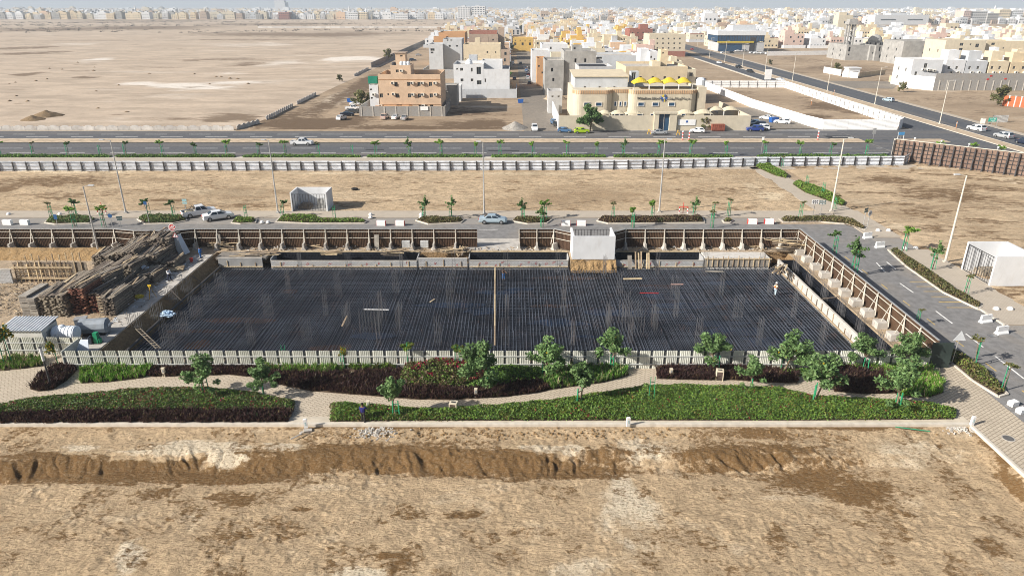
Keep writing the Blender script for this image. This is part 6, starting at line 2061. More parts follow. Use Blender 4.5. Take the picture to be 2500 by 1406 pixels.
for (px, py, v, lb, s_) in ((2205, 614, 3, 'young tree at the head of the long right hedge', 1.0), (2275, 660, 5, 'young tree midway along the long right hedge', .95), (2355, 722, 4, 'small young tree near the foot of the long right hedge', .8), (2036, 622, 1, 'young tree beside the rear corner of the street fence', .95),
                         (2083, 675, 5, 'double-headed young tree beside the street fence', 1.25), (2238, 795, 4, 'small shaded young tree by the street fence', .6), (2378, 895, 4, 'nearly bare tree with green stakes at the right verge, upper one', .95), (2447, 955, 4, 'nearly bare tree with green stakes at the right verge, lower one', .9),
                         (1968, 457, None, 'bare stakes beside the upper walkway hedge', .8), (2008, 480, None, 'bare stakes in the lower walkway hedge', .9), (2038, 512, 4, 'twiggy young tree beside the cream street lamp', .8), (1908, 412, 4, 'thin young tree beside the white fence at the walkway', .8), (1865, 405, None, 'bare stakes at the head of the walkway', .7)):
    young(lb, px, py, v, G3, s_, 2 if px > 2370 else 0)

BIG = [tree_meshes(201, 4.6, 1.6, 1.9, 2300, .14, [LEAF_T, LEAF_F], 'round', .08, .003), tree_meshes(202, 4.9, 1.7, 2.1, 2700, .14, [LEAF_T, LEAF_F], 'round', .09, .003), tree_meshes(203, 4.2, 1.5, 1.6, 1700, .14, [LEAF_T, LEAF_F], 'round', .07), tree_meshes(204, 4.0, 1.5, 1.35, 1100, .14, [LEAF_T, LEAF_F], 'tall', .07)]
G4 = 'leafy garden trees along the path'
GT = [(505, 968, 2, 1.0, 'garden tree above the left hedge, left of a pair'), (645, 970, 2, .9, 'garden tree above the left hedge, right of a pair'), (968, 1024, 3, 1.05, 'sparse garden tree right of the man in navy'), (1188, 950, 1, 1.12, 'tall dense tree beside the bougainvillea'), (1330, 926, 0, 1.05, 'round tree by the cream fence right of the bougainvillea'),
      (1414, 994, 3, 1.1, 'slim tree above the lower right hedge'), (1493, 908, 0, 1.0, 'round tree with pale trunk left of the fence gap'), (1748, 908, 0, .98, 'round tree right of the fence gap above the litter bin'), (1832, 956, 2, .82, 'small tree between the litter bin and big pair'), (1912, 912, 1, 1.02, 'largest round tree before the right of the fence'),
      (1985, 985, 0, 1.12, 'wide tree overhanging the lower right hedge'), (2110, 912, 0, .92, 'round tree before the right end of the pit'), (2230, 910, 1, .92, 'round tree at the right end of the cream fence'), (2188, 1005, 2, 1.15, 'greyish tree with green stakes at the right end of the hedge')]
for k, (px, py, v, s_, lb) in enumerate(GT):
    x, y = at(px, py)
    t = thing('garden_tree', lb, 'tree', (x, y, .08), k * 1.3, G4)
    t.scale = (s_ * 1.22, s_ * 1.22, s_ * 1.08)
    link('trunk', BIG[v][0], t)
    link('crown', BIG[v][1], t)
    link('stakes', cached('shortst', lambda: stake_mesh(1.7, .25, 2)), t)
YF_ = tree_meshes(301, 3.9, 2.3, 1.0, 700, .14, [LEAF_D, LEAF_F], 'round', .06, .5)
YG_ = tree_meshes(302, 3.8, 2.6, .95, 520, .15, [LEAF_Y, LEAF_F], 'umbrella', .05)
for (px, py, m_, s_, lb) in ((22, 893, YF_, 1.15, 'yellow flowering tree at the left edge before the cabin'), (143, 893, YF_, .72, 'small yellow flowering tree beside the black lamp post'), (838, 902, YF_, .62, 'little yellow flowering tree by the cream fence'), (997, 902, YG_, .9, 'feathery pale green tree above the bougainvillea'),
                           (1118, 905, YG_, .85, 'thin pale tree left of the tall dense tree'), (697, 895, None, .75, 'bare green stakes by the cream fence left of the yellow tree'), (1589, 985, None, .85, 'bare green stakes in the lower right hedge')):
    x, y = at(px, py)
    t = thing('flowering_tree' if m_ is YF_ else 'small_tree' if m_ else 'tree_stakes', lb, 'tree' if m_ else 'stakes', (x, y, .1), px)
    t.scale = (s_,) * 3
    if m_:
        link('trunk', m_[0], t); link('crown', m_[1], t)
    link('stakes', STK[2], t)
# trees among the houses
FAR_T = [tree_meshes(401, 6.5, 2.0, 3.2, 2600, .3, [LEAF_D], 'round', .2), tree_meshes(402, 5.0, 1.5, 2.8, 900, .35, [LEAF_O], 'round', .15)]
for (px, py, v, s_, lb) in ((1440, 322, 0, 1.35, 'big round tree before the left end of the school wall'), (1722, 318, 1, .8, 'slender tree before the school wall right of the gate'), (880, 262, 1, 1.25, 'spreading tree left of the tan house'), (905, 262, 1, 1.1, 'low tree against the tan house corner'),
                          (950, 147, 1, 1.5, 'bush tree by the broken wall along the dirt track'), (828, 200, 1, .7, 'scrubby bush along the broken track wall'), (2440, 258, 1, 1.5, 'lone green tree beside the orange brick wall at right'), (2042, 176, 1, 1.0, 'small tree beside the low white garage wall'), (2195, 172, 1, .7, 'scrub bush beyond the low white wall'),
                          (1878, 160, 1, .7, 'scrub bush on the waste plot right of the avenue'), (1565, 122, 0, 1.3, 'dark tree beside the red brick building'), (1232, 165, 0, 1.0, 'dark tree left of the side lane beside the white house'), (1240, 190, 0, .9, 'tree at the white house corner by the side lane'), (1244, 128, 0, 1.3, 'tree crowns at the upper side lane, left one'),
                          (1945, 107, 1, 1.4, 'tree before the cream terrace, left one'), (1978, 107, 1, 1.6, 'tree before the cream terrace, middle one'), (2030, 107, 1, 1.5, 'tree before the cream terrace, right one'), (1068, 133, 1, .9, 'palm-like shrub before the pale grey house'), (1100, 133, 1, .8, 'second shrub before the pale grey house'), (1700, 82, 0, 2.2, 'dark trees beyond the white apartment block'), (1275, 78, 0, 1.6, 'green tree behind the yellow arched house'),
                          (985, 150, 1, .7, 'small tree beside the grey garden wall on the track'), (2205, 226, 1, .9, 'thorny scrub before the bright white house'), (1840, 125, 1, .6, 'shrub beside the bank car park')):
    x, y = at(px, py)
    t = thing('town_tree', lb, 'tree', (x, y, 0), px * .7)
    t.scale = (s_,) * 3
    link('trunk', FAR_T[v][0], t); link('crown', FAR_T[v][1], t)


# ---------------------------------------------------------------- beds and hedges
def in_poly(X, Y, poly):
    r = np.zeros(len(X), bool)
    j = len(poly) - 1
    for i_ in range(len(poly)):
        xi, yi = poly[i_]; xj, yj = poly[j]
        c = ((yi > Y) != (yj > Y)) & (X < (xj - xi) * (Y - yi) / (yj - yi + 1e-12) + xi)
        r ^= c
        j = i_
    return r


def edge_dist(X, Y, poly):
    d = np.full(len(X), 1e9)
    for i_ in range(len(poly)):
        ax_, ay = poly[i_]; bx, by = poly[(i_ + 1) % len(poly)]
        L2 = (bx - ax_) ** 2 + (by - ay) ** 2 + 1e-9
        t_ = np.clip(((X - ax_) * (bx - ax_) + (Y - ay) * (by - ay)) / L2, 0, 1)
        d = np.minimum(d, np.hypot(X - ax_ - t_ * (bx - ax_), Y - ay - t_ * (by - ay)))
    return d


def scatter(poly, n, g):
    P = np.array(poly)
    lo, hi = P.min(0), P.max(0)
    out = []
    tot = 0
    while tot < n:
        X, Y = g.uniform(lo[0], hi[0], n * 2), g.uniform(lo[1], hi[1], n * 2)
        k = in_poly(X, Y, poly)
        out.append(np.stack([X[k], Y[k]], -1)); tot += k.sum()
    return np.concatenate(out)[:n]


def poly_area(p):
    return abs(sum(p[i][0] * p[(i + 1) % len(p)][1] - p[(i + 1) % len(p)][0] * p[i][1] for i in range(len(p)))) / 2


def shrub_bed(name, label, poly_px, h, mats, dens, ls, seed, z0=.10, world=False, kind='stuff', fl=0.0, lump=1.3, cat='planting', weights=None, core=True):
    g = np.random.default_rng(seed)
    poly = list(poly_px) if world else [at(*p) for p in poly_px]
    A = poly_area(poly)
    n = max(60, int(A * dens))
    XY = scatter(poly, n, g)
    ed = edge_dist(XY[:, 0], XY[:, 1], poly)
    top = h * (.55 + .65 * fbm(XY[:, 0], XY[:, 1], lump, seed, 3)) * (.45 + .55 * np.clip(ed / (h * .7), 0, 1))
    z = z0 + top * g.uniform(0, 1, n) ** .45
    C = np.stack([XY[:, 0] + g.normal(0, .05, n), XY[:, 1] + g.normal(0, .05, n), z], -1)
    V, Fq = leaves(C, g.uniform(.7, 1.3, n) * ls, g.uniform(.7, 1.2, n) * ls * .6, g, .3)
    mi = g.choice(len(mats), n, p=weights) if weights else g.integers(0, len(mats), n)
    if fl:
        # flowers gather in drifts
        dr = fbm(XY[:, 0], XY[:, 1], 1.6, seed + 9, 3)
        mi = np.where((dr > .56) & (z > z0 + top * .75) & (g.random(n) < fl), len(mats) - 1, np.minimum(mi, len(mats) - 2))
    o = link(name, np_mesh(name, V, Fq, mats, mi))
    if kind == 'stuff':
        tag(o, label, cat, kind='stuff')
    else:
        tag(o, label, cat, kind)
    if core:
        obj('soil', MB().prism(poly, z0 - .06, z0 + .03), BED_SOIL, o)
    return o


def grass_bed(name, label, poly_px, h, mats, dens, seed, blades=9, z0=.10, plume=.12, lean=.5, w=.035):
    g = np.random.default_rng(seed)
    poly = [at(*p) for p in poly_px]
    n = int(poly_area(poly) * dens)
    XY = scatter(poly, n, g)
    m = n * blades
    B = np.repeat(XY, blades, 0) + g.normal(0, .05, (m, 2))
    az = g.uniform(0, 6.28, m)
    hh = np.repeat(h * g.uniform(.6, 1.2, n), blades) * g.uniform(.7, 1.1, m)
    ln = g.uniform(.1, lean, m) * hh
    P0 = np.stack([B[:, 0], B[:, 1], np.full(m, z0)], -1)
    P2 = P0 + np.stack([np.cos(az) * ln, np.sin(az) * ln, hh], -1)
    P1 = P0 * .45 + P2 * .55 + np.stack([np.zeros(m), np.zeros(m), hh * .12], -1)
    sd = np.stack([-np.sin(az), np.cos(az), np.zeros(m)], -1) * w
    V = np.stack([P0, P1 + sd, P2, P1 - sd], 1).reshape(-1, 3)
    mi = np.where(g.random(m) < plume, len(mats) - 1, g.integers(0, max(1, len(mats) - 1), m))
    o = tag(link(name, np_mesh(name, V, np.arange(4 * m).reshape(-1, 4), mats, mi)), label, 'planting', kind='stuff')
    obj('soil', MB().prism(poly, z0 - .06, z0 + .03), BED_SOIL, o)
    return o


shrub_bed('groundcover', 'green shrub bed with a few pink flowers above the purple strip at lower left', [(-60, 1000), (0, 993), (102, 977), (230, 966), (358, 954), (512, 953), (620, 966), (720, 984), (717, 1007), (500, 1008), (205, 1010), (0, 1017), (-60, 1021)], .75, [LEAF_G, LEAF_D, LEAF_O, LEAF_R], 300, .09, 1, fl=.08)
grass_bed('purple_grass', 'dark purple fountain grass strip along the near footway at lower left', [(-60, 1021), (0, 1017), (205, 1010), (500, 1008), (714, 1007), (704, 1033), (640, 1034), (0, 1037), (-60, 1037)], .55, [LEAF_P, LEAF_P, LEAF_B], 26, 11, 11, plume=.07, lean=.75, w=.05)
LR = [(812, 990), (876, 992), (953, 999), (1030, 1006), (1132, 1003), (1240, 995), (1342, 985), (1470, 966), (1573, 950), (1675, 948), (1880, 953), (1988, 974), (2116, 982), (2244, 991), (2332, 1004), (2329, 1026), (2000, 1029), (1500, 1029), (1000, 1030), (806, 1032)]
shrub_bed('groundcover', 'long green shrub bed with pink flowers along the near footway at lower right', LR, .85, [LEAF_G, LEAF_G, LEAF_D, LEAF_Y, LEAF_R], 320, .09, 3, fl=.04)
shrub_bed('groundcover', 'brownish straggling shrub edge behind the man in navy', [(806, 990), (960, 1000), (1130, 1008), (1130, 1031), (806, 1033)], .62, [LEAF_O, LEAF_B], 90, .1, 31, core=False)
grass_bed('purple_grass', 'dark purple grass clump round the black lamp post', [(75, 952), (95, 925), (135, 902), (185, 884), (190, 905), (165, 930), (130, 953), (95, 958)], .7, [LEAF_P, LEAF_P, LEAF_B], 26, 64, 11, plume=.07, lean=.75, w=.05)
grass_bed('fountain_grass', 'bright green fountain grass before the left end of the front fence', [(195, 930), (205, 903), (260, 895), (370, 893), (380, 905), (350, 925), (260, 936), (200, 938)], .75, [GRASS_G, LEAF_G, GRASS_T], 16, 5, 12, plume=.10)
grass_bed('fountain_grass', 'green fountain grass with pale plumes at the left edge', [(-30, 905), (0, 880), (60, 875), (110, 878), (110, 895), (60, 902), (0, 908)], .7, [GRASS_G, LEAF_G, GRASS_T], 15, 6, 11, plume=.25)
grass_bed('purple_grass', 'purple grass strip along the fence behind the left tree pair', [(350, 918), (372, 900), (480, 898), (600, 900), (675, 905), (672, 930), (610, 922), (560, 917), (450, 920), (380, 922)], .6, [LEAF_P, LEAF_P, LEAF_B], 26, 30, 11, plume=.07, lean=.75, w=.05)
grass_bed('fountain_grass', 'green plumed grass by the fence left of the yellow tree', [(645, 905), (660, 890), (840, 890), (850, 905), (800, 917), (720, 915), (660, 912)], .8, [GRASS_G, LEAF_G, GRASS_T], 17, 8, 12, plume=.22)
grass_bed('strap_plants', 'dark strappy lily plants between the yellow tree and bougainvillea', [(850, 908), (855, 892), (960, 892), (970, 905), (920, 912)], .75, [LEAF_G, LEAF_O, LEAF_Y], 8, 9, 14, plume=.15, lean=.9, w=.07)
grass_bed('purple_grass', 'broad dark purple grass bed below the plumed grass at centre', [(672, 938), (660, 914), (720, 917), (800, 919), (920, 914), (985, 910), (975, 940), (1010, 965), (1010, 977), (900, 968), (760, 957), (700, 945)], .68, [LEAF_P, LEAF_P, LEAF_B], 26, 41, 11, plume=.07, lean=.75, w=.05)
shrub_bed('bougainvillea', 'sprawling bougainvillea with magenta blossom at centre', [(975, 935), (990, 903), (1050, 893), (1130, 893), (1190, 905), (1180, 935), (1130, 948), (1060, 950), (1000, 950)], 1.5, [LEAF_O, LEAF_G, LEAF_B, LEAF_R], 260, .12, 11, fl=.42, lump=.9)
shrub_bed('groundcover', 'dark green shrubs under the tall dense tree', [(1130, 950), (1180, 930), (1190, 905), (1240, 900), (1330, 905), (1330, 930), (1250, 940), (1200, 955), (1150, 958)], .9, [LEAF_D, LEAF_G], 200, .12, 12)
grass_bed('purple_grass', 'dark purple grass along the path below the tall dense tree', [(1005, 952), (1130, 955), (1200, 957), (1250, 942), (1330, 934), (1345, 952), (1330, 958), (1240, 970), (1100, 979), (1010, 977)], .62, [LEAF_P, LEAF_P, LEAF_B], 26, 79, 11, plume=.07, lean=.75, w=.05)
grass_bed('fountain_grass', 'tall green grass under the round trees left of the fence gap', [(1335, 955), (1325, 930), (1330, 903), (1440, 893), (1528, 900), (1536, 918), (1470, 937), (1381, 948)], .85, [GRASS_G, LEAF_D, GRASS_T], 16, 14, 12, plume=.14)
grass_bed('purple_grass', 'reddish purple grass bed right of the fence gap', [(1603, 927), (1605, 905), (1640, 896), (1760, 898), (1860, 905), (1950, 915), (1945, 938), (1860, 935), (1790, 930), (1700, 930)], .65, [LEAF_P, LEAF_P, LEAF_B], 26, 27, 11, plume=.07, lean=.75, w=.05)
grass_bed('purple_grass', 'deep purple grass bed below the right end of the fence', [(2035, 958), (2030, 920), (2050, 905), (2130, 905), (2180, 925), (2190, 962), (2110, 964)], .75, [LEAF_P, LEAF_P, LEAF_B], 26, 68, 11, plume=.07, lean=.75, w=.05)
grass_bed('fountain_grass', 'green plumed grass rounding the right end of the garden', [(2180, 960), (2150, 920), (2060, 906), (2000, 905), (2060, 893), (2200, 895), (2270, 905), (2300, 935), (2303, 960), (2270, 972), (2200, 972)], .8, [GRASS_G, LEAF_G, GRASS_T], 14, 17, 12, plume=.16)
shrub_bed('groundcover', 'green undergrowth beneath the largest round tree', [(1860, 912), (1960, 905), (2020, 910), (2010, 930), (1960, 920), (1900, 922)], .6, [LEAF_G, LEAF_D], 160, .12, 18)


def hedge(label, poly, h, mats, dens, ls, seed, z0=.15, world=False, group=None, kerb=True):
    o = shrub_bed('hedge', label, poly, h, mats, dens, ls, seed, z0, world, kind='thing', cat='hedge')
    o['kind'] = 'thing'
    if group:
        o['group'] = group
    if kerb:
        P = list(poly) if world else [at(*p) for p in poly]
        c = (sum(p[0] for p in P) / len(P), sum(p[1] for p in P) / len(P))
        mb = MB()
        Q = [(p[0] + (p[0] - c[0]) / max(.1, math.hypot(p[0] - c[0], p[1] - c[1])) * .35, p[1] + (p[1] - c[1]) / max(.1, math.hypot(p[0] - c[0], p[1] - c[1])) * .35) for p in P]
        for a, b in zip(Q, Q[1:] + Q[:1]):
            mb.bar((a[0], a[1], .1), (b[0], b[1], .1), .2, .22)
        obj('kerb_edge', mb, KERB, o)
    return o


for k, (a, b) in enumerate(((-60, 275), (287, 578), (597, 882), (898, 1178), (1200, 1478), (1497, 1785), (1845, 2168))):
    x0, x1 = at(a, 384)[0], at(b, 384)[0]
    hedge('clipped green hedge on the main road verge, %s from left' % ORD[k], [(x0, 171.0), (x1, 171.0), (x1, 172.3), (x0, 172.3)], .95, [LEAF_G, LEAF_D], 75, .17, 40 + k, .15, True, 'clipped hedges along the main road verge', False)
IS = [('low hedge in the far left planted island', [(115, 545), (125, 534), (215, 533), (232, 538), (215, 546), (140, 548)], [LEAF_O, LEAF_D]), ('low hedge in the planted island left of the pickup', [(340, 537), (352, 531), (448, 531), (452, 540), (420, 546), (360, 547)], [LEAF_O, LEAF_D]),
      ('little hedge in the island right of the white sedan', [(570, 545), (577, 537), (622, 537), (620, 545), (590, 547)], [LEAF_O, LEAF_G]), ('kinked hedge in the island before the white enclosure', [(679, 543), (690, 531), (772, 531), (780, 539), (893, 541), (885, 546), (760, 546)], [LEAF_O, LEAF_G]),
      ('brownish hedge in the island left of the light blue car', [(1020, 540), (1035, 535), (1130, 538), (1120, 545), (1050, 548)], [LEAF_B, LEAF_O]), ('brownish hedge in the island right of the light blue car', [(1253, 541), (1262, 536), (1343, 538), (1330, 546), (1290, 547)], [LEAF_B, LEAF_O]),
      ('long dark red hedge in the island right of centre', [(1462, 541), (1470, 535), (1712, 533), (1715, 545), (1490, 547)], [LEAF_P, LEAF_B]), ('tuft on the little round island', [(1768, 540), (1778, 537), (1786, 540), (1780, 544), (1770, 544)], [LEAF_O]),
      ('curved olive hedge at the street corner', [(1907, 537), (2030, 534), (2080, 541), (2110, 559), (2104, 562), (2060, 548), (2000, 543), (1915, 544)], [LEAF_O, LEAF_B]), ('long olive hedge along the right hand pavement', [(2172, 615), (2185, 613), (2260, 660), (2340, 718), (2392, 747), (2384, 754), (2300, 713), (2215, 653)], [LEAF_O, LEAF_O, LEAF_B]),
      ('olive hedge along the kerb at lower right', [(2290, 850), (2345, 870), (2395, 902), (2452, 960), (2432, 966), (2372, 928), (2325, 888), (2280, 862)], [LEAF_O, LEAF_Y, LEAF_B])]
for k, (lb, poly, ms) in enumerate(IS):
    hedge(lb, poly, .8, ms, 120, .13, 60 + k)
hedge('bright green hedge at the head of the lot walkway', [(1845, 402), (1870, 402), (1922, 430), (1918, 437), (1890, 430), (1846, 410)], 1.0, [LEAF_G, LEAF_Y], 130, .14, 80, .15, False, None, False)
hedge('bright green hedge along the lower lot walkway', [(1935, 452), (1950, 446), (2020, 472), (2062, 497), (2055, 505), (2020, 492), (1965, 472)], 1.0, [LEAF_G, LEAF_Y], 130, .14, 81, .15, False, None, False)
shrub_bed('groundcover', 'dark shaded ground plants beside the street fence foot', [(45.3, 64.5), (46.3, 64.5), (46.3, 101), (45.3, 101)], .35, [LEAF_D, LEAF_O], 40, .12, 90, .05, True)
g = np.random.default_rng(12)
n_ = 1500
x, y = g.uniform(-1300, -90, n_), 1000 + 900 * g.random(n_)
k_ = (fbm(x * .25, y, 60, 55, 3) > .5)
P = np.stack([x, y, np.zeros(n_)], -1)[k_]
C = np.repeat(P, 10, 0) + g.normal(0, 1, (len(P) * 10, 3)) * np.array([2.2, 1.2, .5]) + np.array([0, 0, .7])
tag(link('desert_scrub', np_mesh('desert_scrub', *leaves(C, .9, .6, g), leaf_mat('scrub_grey', (.12, .10, .075), rgb2=(.2, .17, .13), scale=.1))), 'band of grey desert scrub across the far sand field', 'scrub', kind='stuff')


# ================================================================ buildings
def facade(mb, P, U, w, h, ops, dep, m=0):
    """wall face with real openings and reveals; ops (u0,u1,z0,z1)"""
    P, U = Vector(P), Vector(U)
    N = Vector((U.y, -U.x, 0))
    ops = [(max(.02, a), min(w - .02, b), max(.02, c), min(h - .02, d)) for a, b, c, d in ops]
    us = sorted({0, w, *[o[0] for o in ops], *[o[1] for o in ops]})
    zs = sorted({0, h, *[o[2] for o in ops], *[o[3] for o in ops]})
    pt = lambda u, z, d=0: P + U * u + Vector((0, 0, z)) - N * d
    for u0, u1 in zip(us[:-1], us[1:]):
        for z0, z1 in zip(zs[:-1], zs[1:]):
            cu, cz = (u0 + u1) / 2, (z0 + z1) / 2
            if any(o[0] < cu < o[1] and o[2] < cz < o[3] for o in ops):
                continue
            mb.add([pt(u0, z0), pt(u1, z0), pt(u1, z1), pt(u0, z1)], [(0, 1, 2, 3)], m)
    for a, b, c, d in ops:
        for q in (((a, c), (b, c)), ((b, c), (b, d)), ((b, d), (a, d)), ((a, d), (a, c))):
            (u0, z0), (u1, z1) = q
            mb.add([pt(u1, z1), pt(u0, z0), pt(u0, z0, dep), pt(u1, z1, dep)], [(0, 1, 2, 3)], m)


OCC = []


def block(t, x0, x1, y0, y1, z0, z1, wm, front=(), left=(), par=.9, rm=None, dep=.3, frames=True, glass=None, nm='wall', fm=None):
    OCC.append((x0, x1, y0, y1))
    mb = MB()
    facade(mb, (x0, y0, z0), (1, 0, 0), x1 - x0, z1 - z0, [(c - w / 2 - x0, c + w / 2 - x0, z - h / 2 - z0, z + h / 2 - z0) for c, z, w, h in front], dep)
    facade(mb, (x0, y1, z0), (0, -1, 0), y1 - y0, z1 - z0, [(y1 - c - w / 2, y1 - c + w / 2, z - h / 2 - z0, z + h / 2 - z0) for c, z, w, h in left], dep)
    p = .22
    mb.add([(x1, y0, z0), (x1, y1, z0), (x1, y1, z1), (x1, y0, z1)], [(0, 1, 2, 3)])
    mb.add([(x1, y1, z0), (x0, y1, z0), (x0, y1, z1), (x1, y1, z1)], [(0, 1, 2, 3)])
    o = [(x0, y0), (x1, y0), (x1, y1), (x0, y1)]
    i_ = [(x0 + p, y0 + p), (x1 - p, y0 + p), (x1 - p, y1 - p), (x0 + p, y1 - p)]
    for k in range(4):
        a, b, c, d = o[k], o[(k + 1) % 4], i_[(k + 1) % 4], i_[k]
        mb.add([(*a, z1), (*b, z1), (*c, z1), (*d, z1)], [(0, 1, 2, 3)])
        if par > 0:
            mb.add([(*d, z1), (*c, z1), (*c, z1 - par), (*d, z1 - par)], [(0, 1, 2, 3)])
    w_ = obj(nm, mb, wm, t)
    obj('roof', MB().add([(*q, z1 - par) for q in i_], [(0, 1, 2, 3)]), rm or CONC, t)
    for k, (c, z, w, h) in enumerate(front):
        window(t, (c, y0 + dep * .8, z), w, h, 0, frames, glass, fm)
    for k, (c, z, w, h) in enumerate(left):
        window(t, (x0 + dep * .8, c, z), w, h, -math.pi / 2, frames, glass, fm)
    return w_


def window(t, loc, w, h, rz, frames=True, glass=None, fm=None):
    w, h = round(w, 1), round(h, 1)
    gm = glass or GLASS
    if not frames:
        return link('opening', cached(('opn', w, h), lambda: MB().box(-w / 2, w / 2, 0, .05, -h / 2, h / 2).mesh('opening', mat('painted_room_shade', (.012, .012, .013), .9))), t, loc, rz)  # near-black panel paints the shade inside an unglazed opening
    fmm = fm or FRAME
    f = link('window', cached(('wf', w, h, fmm.name), lambda: MB().box(-w / 2, w / 2, -.06, .0, h / 2 - .09, h / 2).box(-w / 2, w / 2, -.06, 0, -h / 2, -h / 2 + .09).box(-w / 2, -w / 2 + .09, -.06, 0, -h / 2 + .09, h / 2 - .09).box(w / 2 - .09, w / 2, -.06, 0, -h / 2 + .09, h / 2 - .09).box(-.04, .04, -.05, 0, -h / 2 + .09, h / 2 - .09).mesh('window', fmm)), t, loc, rz)
    link('pane', cached(('wpn', w, h, gm.name), lambda: MB().add([(-w / 2, .01, -h / 2), (w / 2, .01, -h / 2), (w / 2, .01, h / 2), (-w / 2, .01, h / 2)], [(0, 1, 2, 3)]).mesh('pane', gm)), f)
    return f


AC = MB().box(-.5, .5, -.55, 0, -.35, .35, 0).box(-.4, .1, -.57, -.551, -.25, .25, 1).mesh('air_conditioner', [mat('ac_cream', (.66, .63, .55), .6, .05), DARK_STEEL])


def acs(t, Y, lst, s_=1.0):
    for px, py in lst:
        x, z = onY(px, py, Y)
        link('air_conditioner', AC, t, (x, Y, z)).scale = (s_,) * 3


def WP(Y, lst):
    r = []
    for (px, py, w, h) in lst:
        x, z = onY(px, py, Y)
        x2 = onY(px + w, py, Y)[0]
        z2 = onY(px, py - h, Y)[1]
        r.append((x, z, x2 - x, z2 - z))
    return r


def bx(px0, px1, pyt, Y):
    pm = (pyt + 40)
    return onY(px0, pm, Y)[0], onY(px1, pm, Y)[0], onY(px0, pyt, Y)[1]


def tank(t, x, y, z, r=.9, h=1.6, m=None):
    obj('water_tank', MB().lathe([(r, 0), (r, h * .7), (r * .75, h * .92), (r * .25, h)], 12, (x, y, z)), m or PLASTIC_W, t)


def wallbox(t, x0, x1, y0, y1, h, m, nm='garden_wall'):
    obj(nm, MB().box(x0, x1, y0, y1, 0, h), m, t)


COLM = {'white': WHITE_W, 'cream': mat('cream_render', (.62, .53, .38), .85, .06, .5, dirt=.2), 'sand': mat('sand_render', (.60, .49, .33), .85, .06, .5, dirt=.25), 'grey': mat('grey_render', (.46, .46, .46), .85, .08, .5, dirt=.25), 'pale grey': mat('pale_grey_render', (.50, .52, .54), .85, .06, .5, dirt=.2),
        'peach': mat('peach_render', (.60, .435, .30), .85, .07, .5, dirt=.2), 'yellow': mat('yellow_render', (.60, .40, .12), .85, .06, .5, dirt=.2), 'orange': mat('orange_render', (.50, .29, .15), .85, .06, .5), 'pink': mat('pink_render', (.58, .44, .38), .85, .06, .5, dirt=.2),
        'concrete': mat('raw_concrete', (.33, .325, .31), .9, .15, .4, bmp=.3, dirt=.45, dirt_rgb=(.22, .21, .2)), 'red': RED_BRICK, 'stone': mat('stone_render', (.56, .50, .385), .85, .06, .5, dirt=.2), 'brown': mat('brown_render', (.40, .31, .24), .85, .08, .5, dirt=.2)}

# tan three-storey house behind the grey wall
Y = 243.5
t = thing('apartment_house', 'tan three-storey house with window air conditioners behind a rough grey wall', 'house')
x0, x1, z1 = bx(925, 1076, 182, Y)
W = WP(Y, [(967, 206, 8, 10), (998, 206, 8, 10), (1023, 206, 8, 10), (1051, 206, 8, 10), (931, 234, 8, 10), (948, 231, 4, 5), (970, 234, 8, 10), (1000, 234, 8, 10), (1024, 234, 8, 10), (1053, 234, 8, 10), (1002, 260, 8, 8), (1026, 260, 8, 8), (1054, 260, 8, 8), (975, 259, 14, 7)])
block(t, x0, x1, Y, 262, 0, z1, COLM['peach'], W, [(250, 9, 1.3, 1.5), (256, 9, 1.3, 1.5), (250, 5, 1.3, 1.5)], 1.6)
acs(t, Y, [(959, 203), (1006, 203), (1031, 203), (1062, 203), (961, 230), (1008, 231), (1032, 231), (1063, 231), (1034, 258), (930, 259)], 1.15)
obj('cornice', MB().box(x0 - .1, x1 + .1, Y - .12, Y - .005, z1 - 1.75, z1 - 1.6).box(x0 - .1, x1 + .1, Y - .1, Y - .005, 3.6, 3.75), COLM['orange'], t)
xa, xb, za = bx(903, 925, 208, Y)
block(t, xa, xb - .03, Y + .3, 256, 0, za, WHITE_W, WP(Y + .3, [(906, 219, 5, 4), (908, 240, 5, 4)]), (), .8)
acs(t, Y + .3, [(913, 231)], 1.1)
obj('canopy_sheet', MB().box(xb - 3.4, xb - .3, Y + 1.2, Y + 3, za + .3, za + 2.6), mat('green_tarp', (.01, .20, .13), .7, .1), t)
xp, xq, zp = bx(955, 1004, 160, 250)
block(t, xp, xq, 250, 258, z1 - 1.6, zp, COLM['peach'], WP(250, [(970, 174, 7, 7)]), (), .3, nm='penthouse')
acs(t, 250, [(980, 173)], 1.1)
xp2, xq2, zp2 = bx(967, 991, 131, 256)
block(t, xp2, xq2, 256, 261, zp - .5, zp2, COLM['peach'], WP(256, [(980, 137, 6, 4)]), (), .2, nm='stair_tower')
obj('tower_cap', MB().box(xp2 - .3, xq2 + .3, 255.7, 261.3, zp2, zp2 + .3), COLM['brown'], t)
for k in range(3):
    tank(t, xp + 3.6 + k * 1.2, 252, zp - .3, .6, 1.5)
tank(t, xp + .9, 252.5, zp - .3, .8, 1.2, DARK_STEEL)
obj('porch', MB().box(x0 - 1.5, x0 + 11, Y - 1.6, Y - .01, 3.0, 3.25), COLM['orange'], t)
w = thing('garden_wall', 'rough grey block wall with piers round the tan house', 'wall')
obj('front_wall', MB().box(-51.6, -23.0, 240.7, 241.0, 0, 3.35), BLOCK_R, w)
obj('side_wall', MB().box(-23.0, -22.7, 240.7, 262, 0, 3.35), BLOCK_R, w)
obj('side_wall', MB().box(-51.9, -51.6, 240.7, 262, 0, 3.35), BLOCK_R, w)
for k in range(8):
    obj('pier', MB().box(-51.3 + k * 3.9, -50.9 + k * 3.9, 240.6, 240.699, 0, 3.3), CONC, w)
x, z = onY(1036, 265, 240.6)
obj('notice_board', MB().box(x - 1.3, x + 1.3, 240.5, 240.58, z - .7, z + .6), WHITE_P, w)

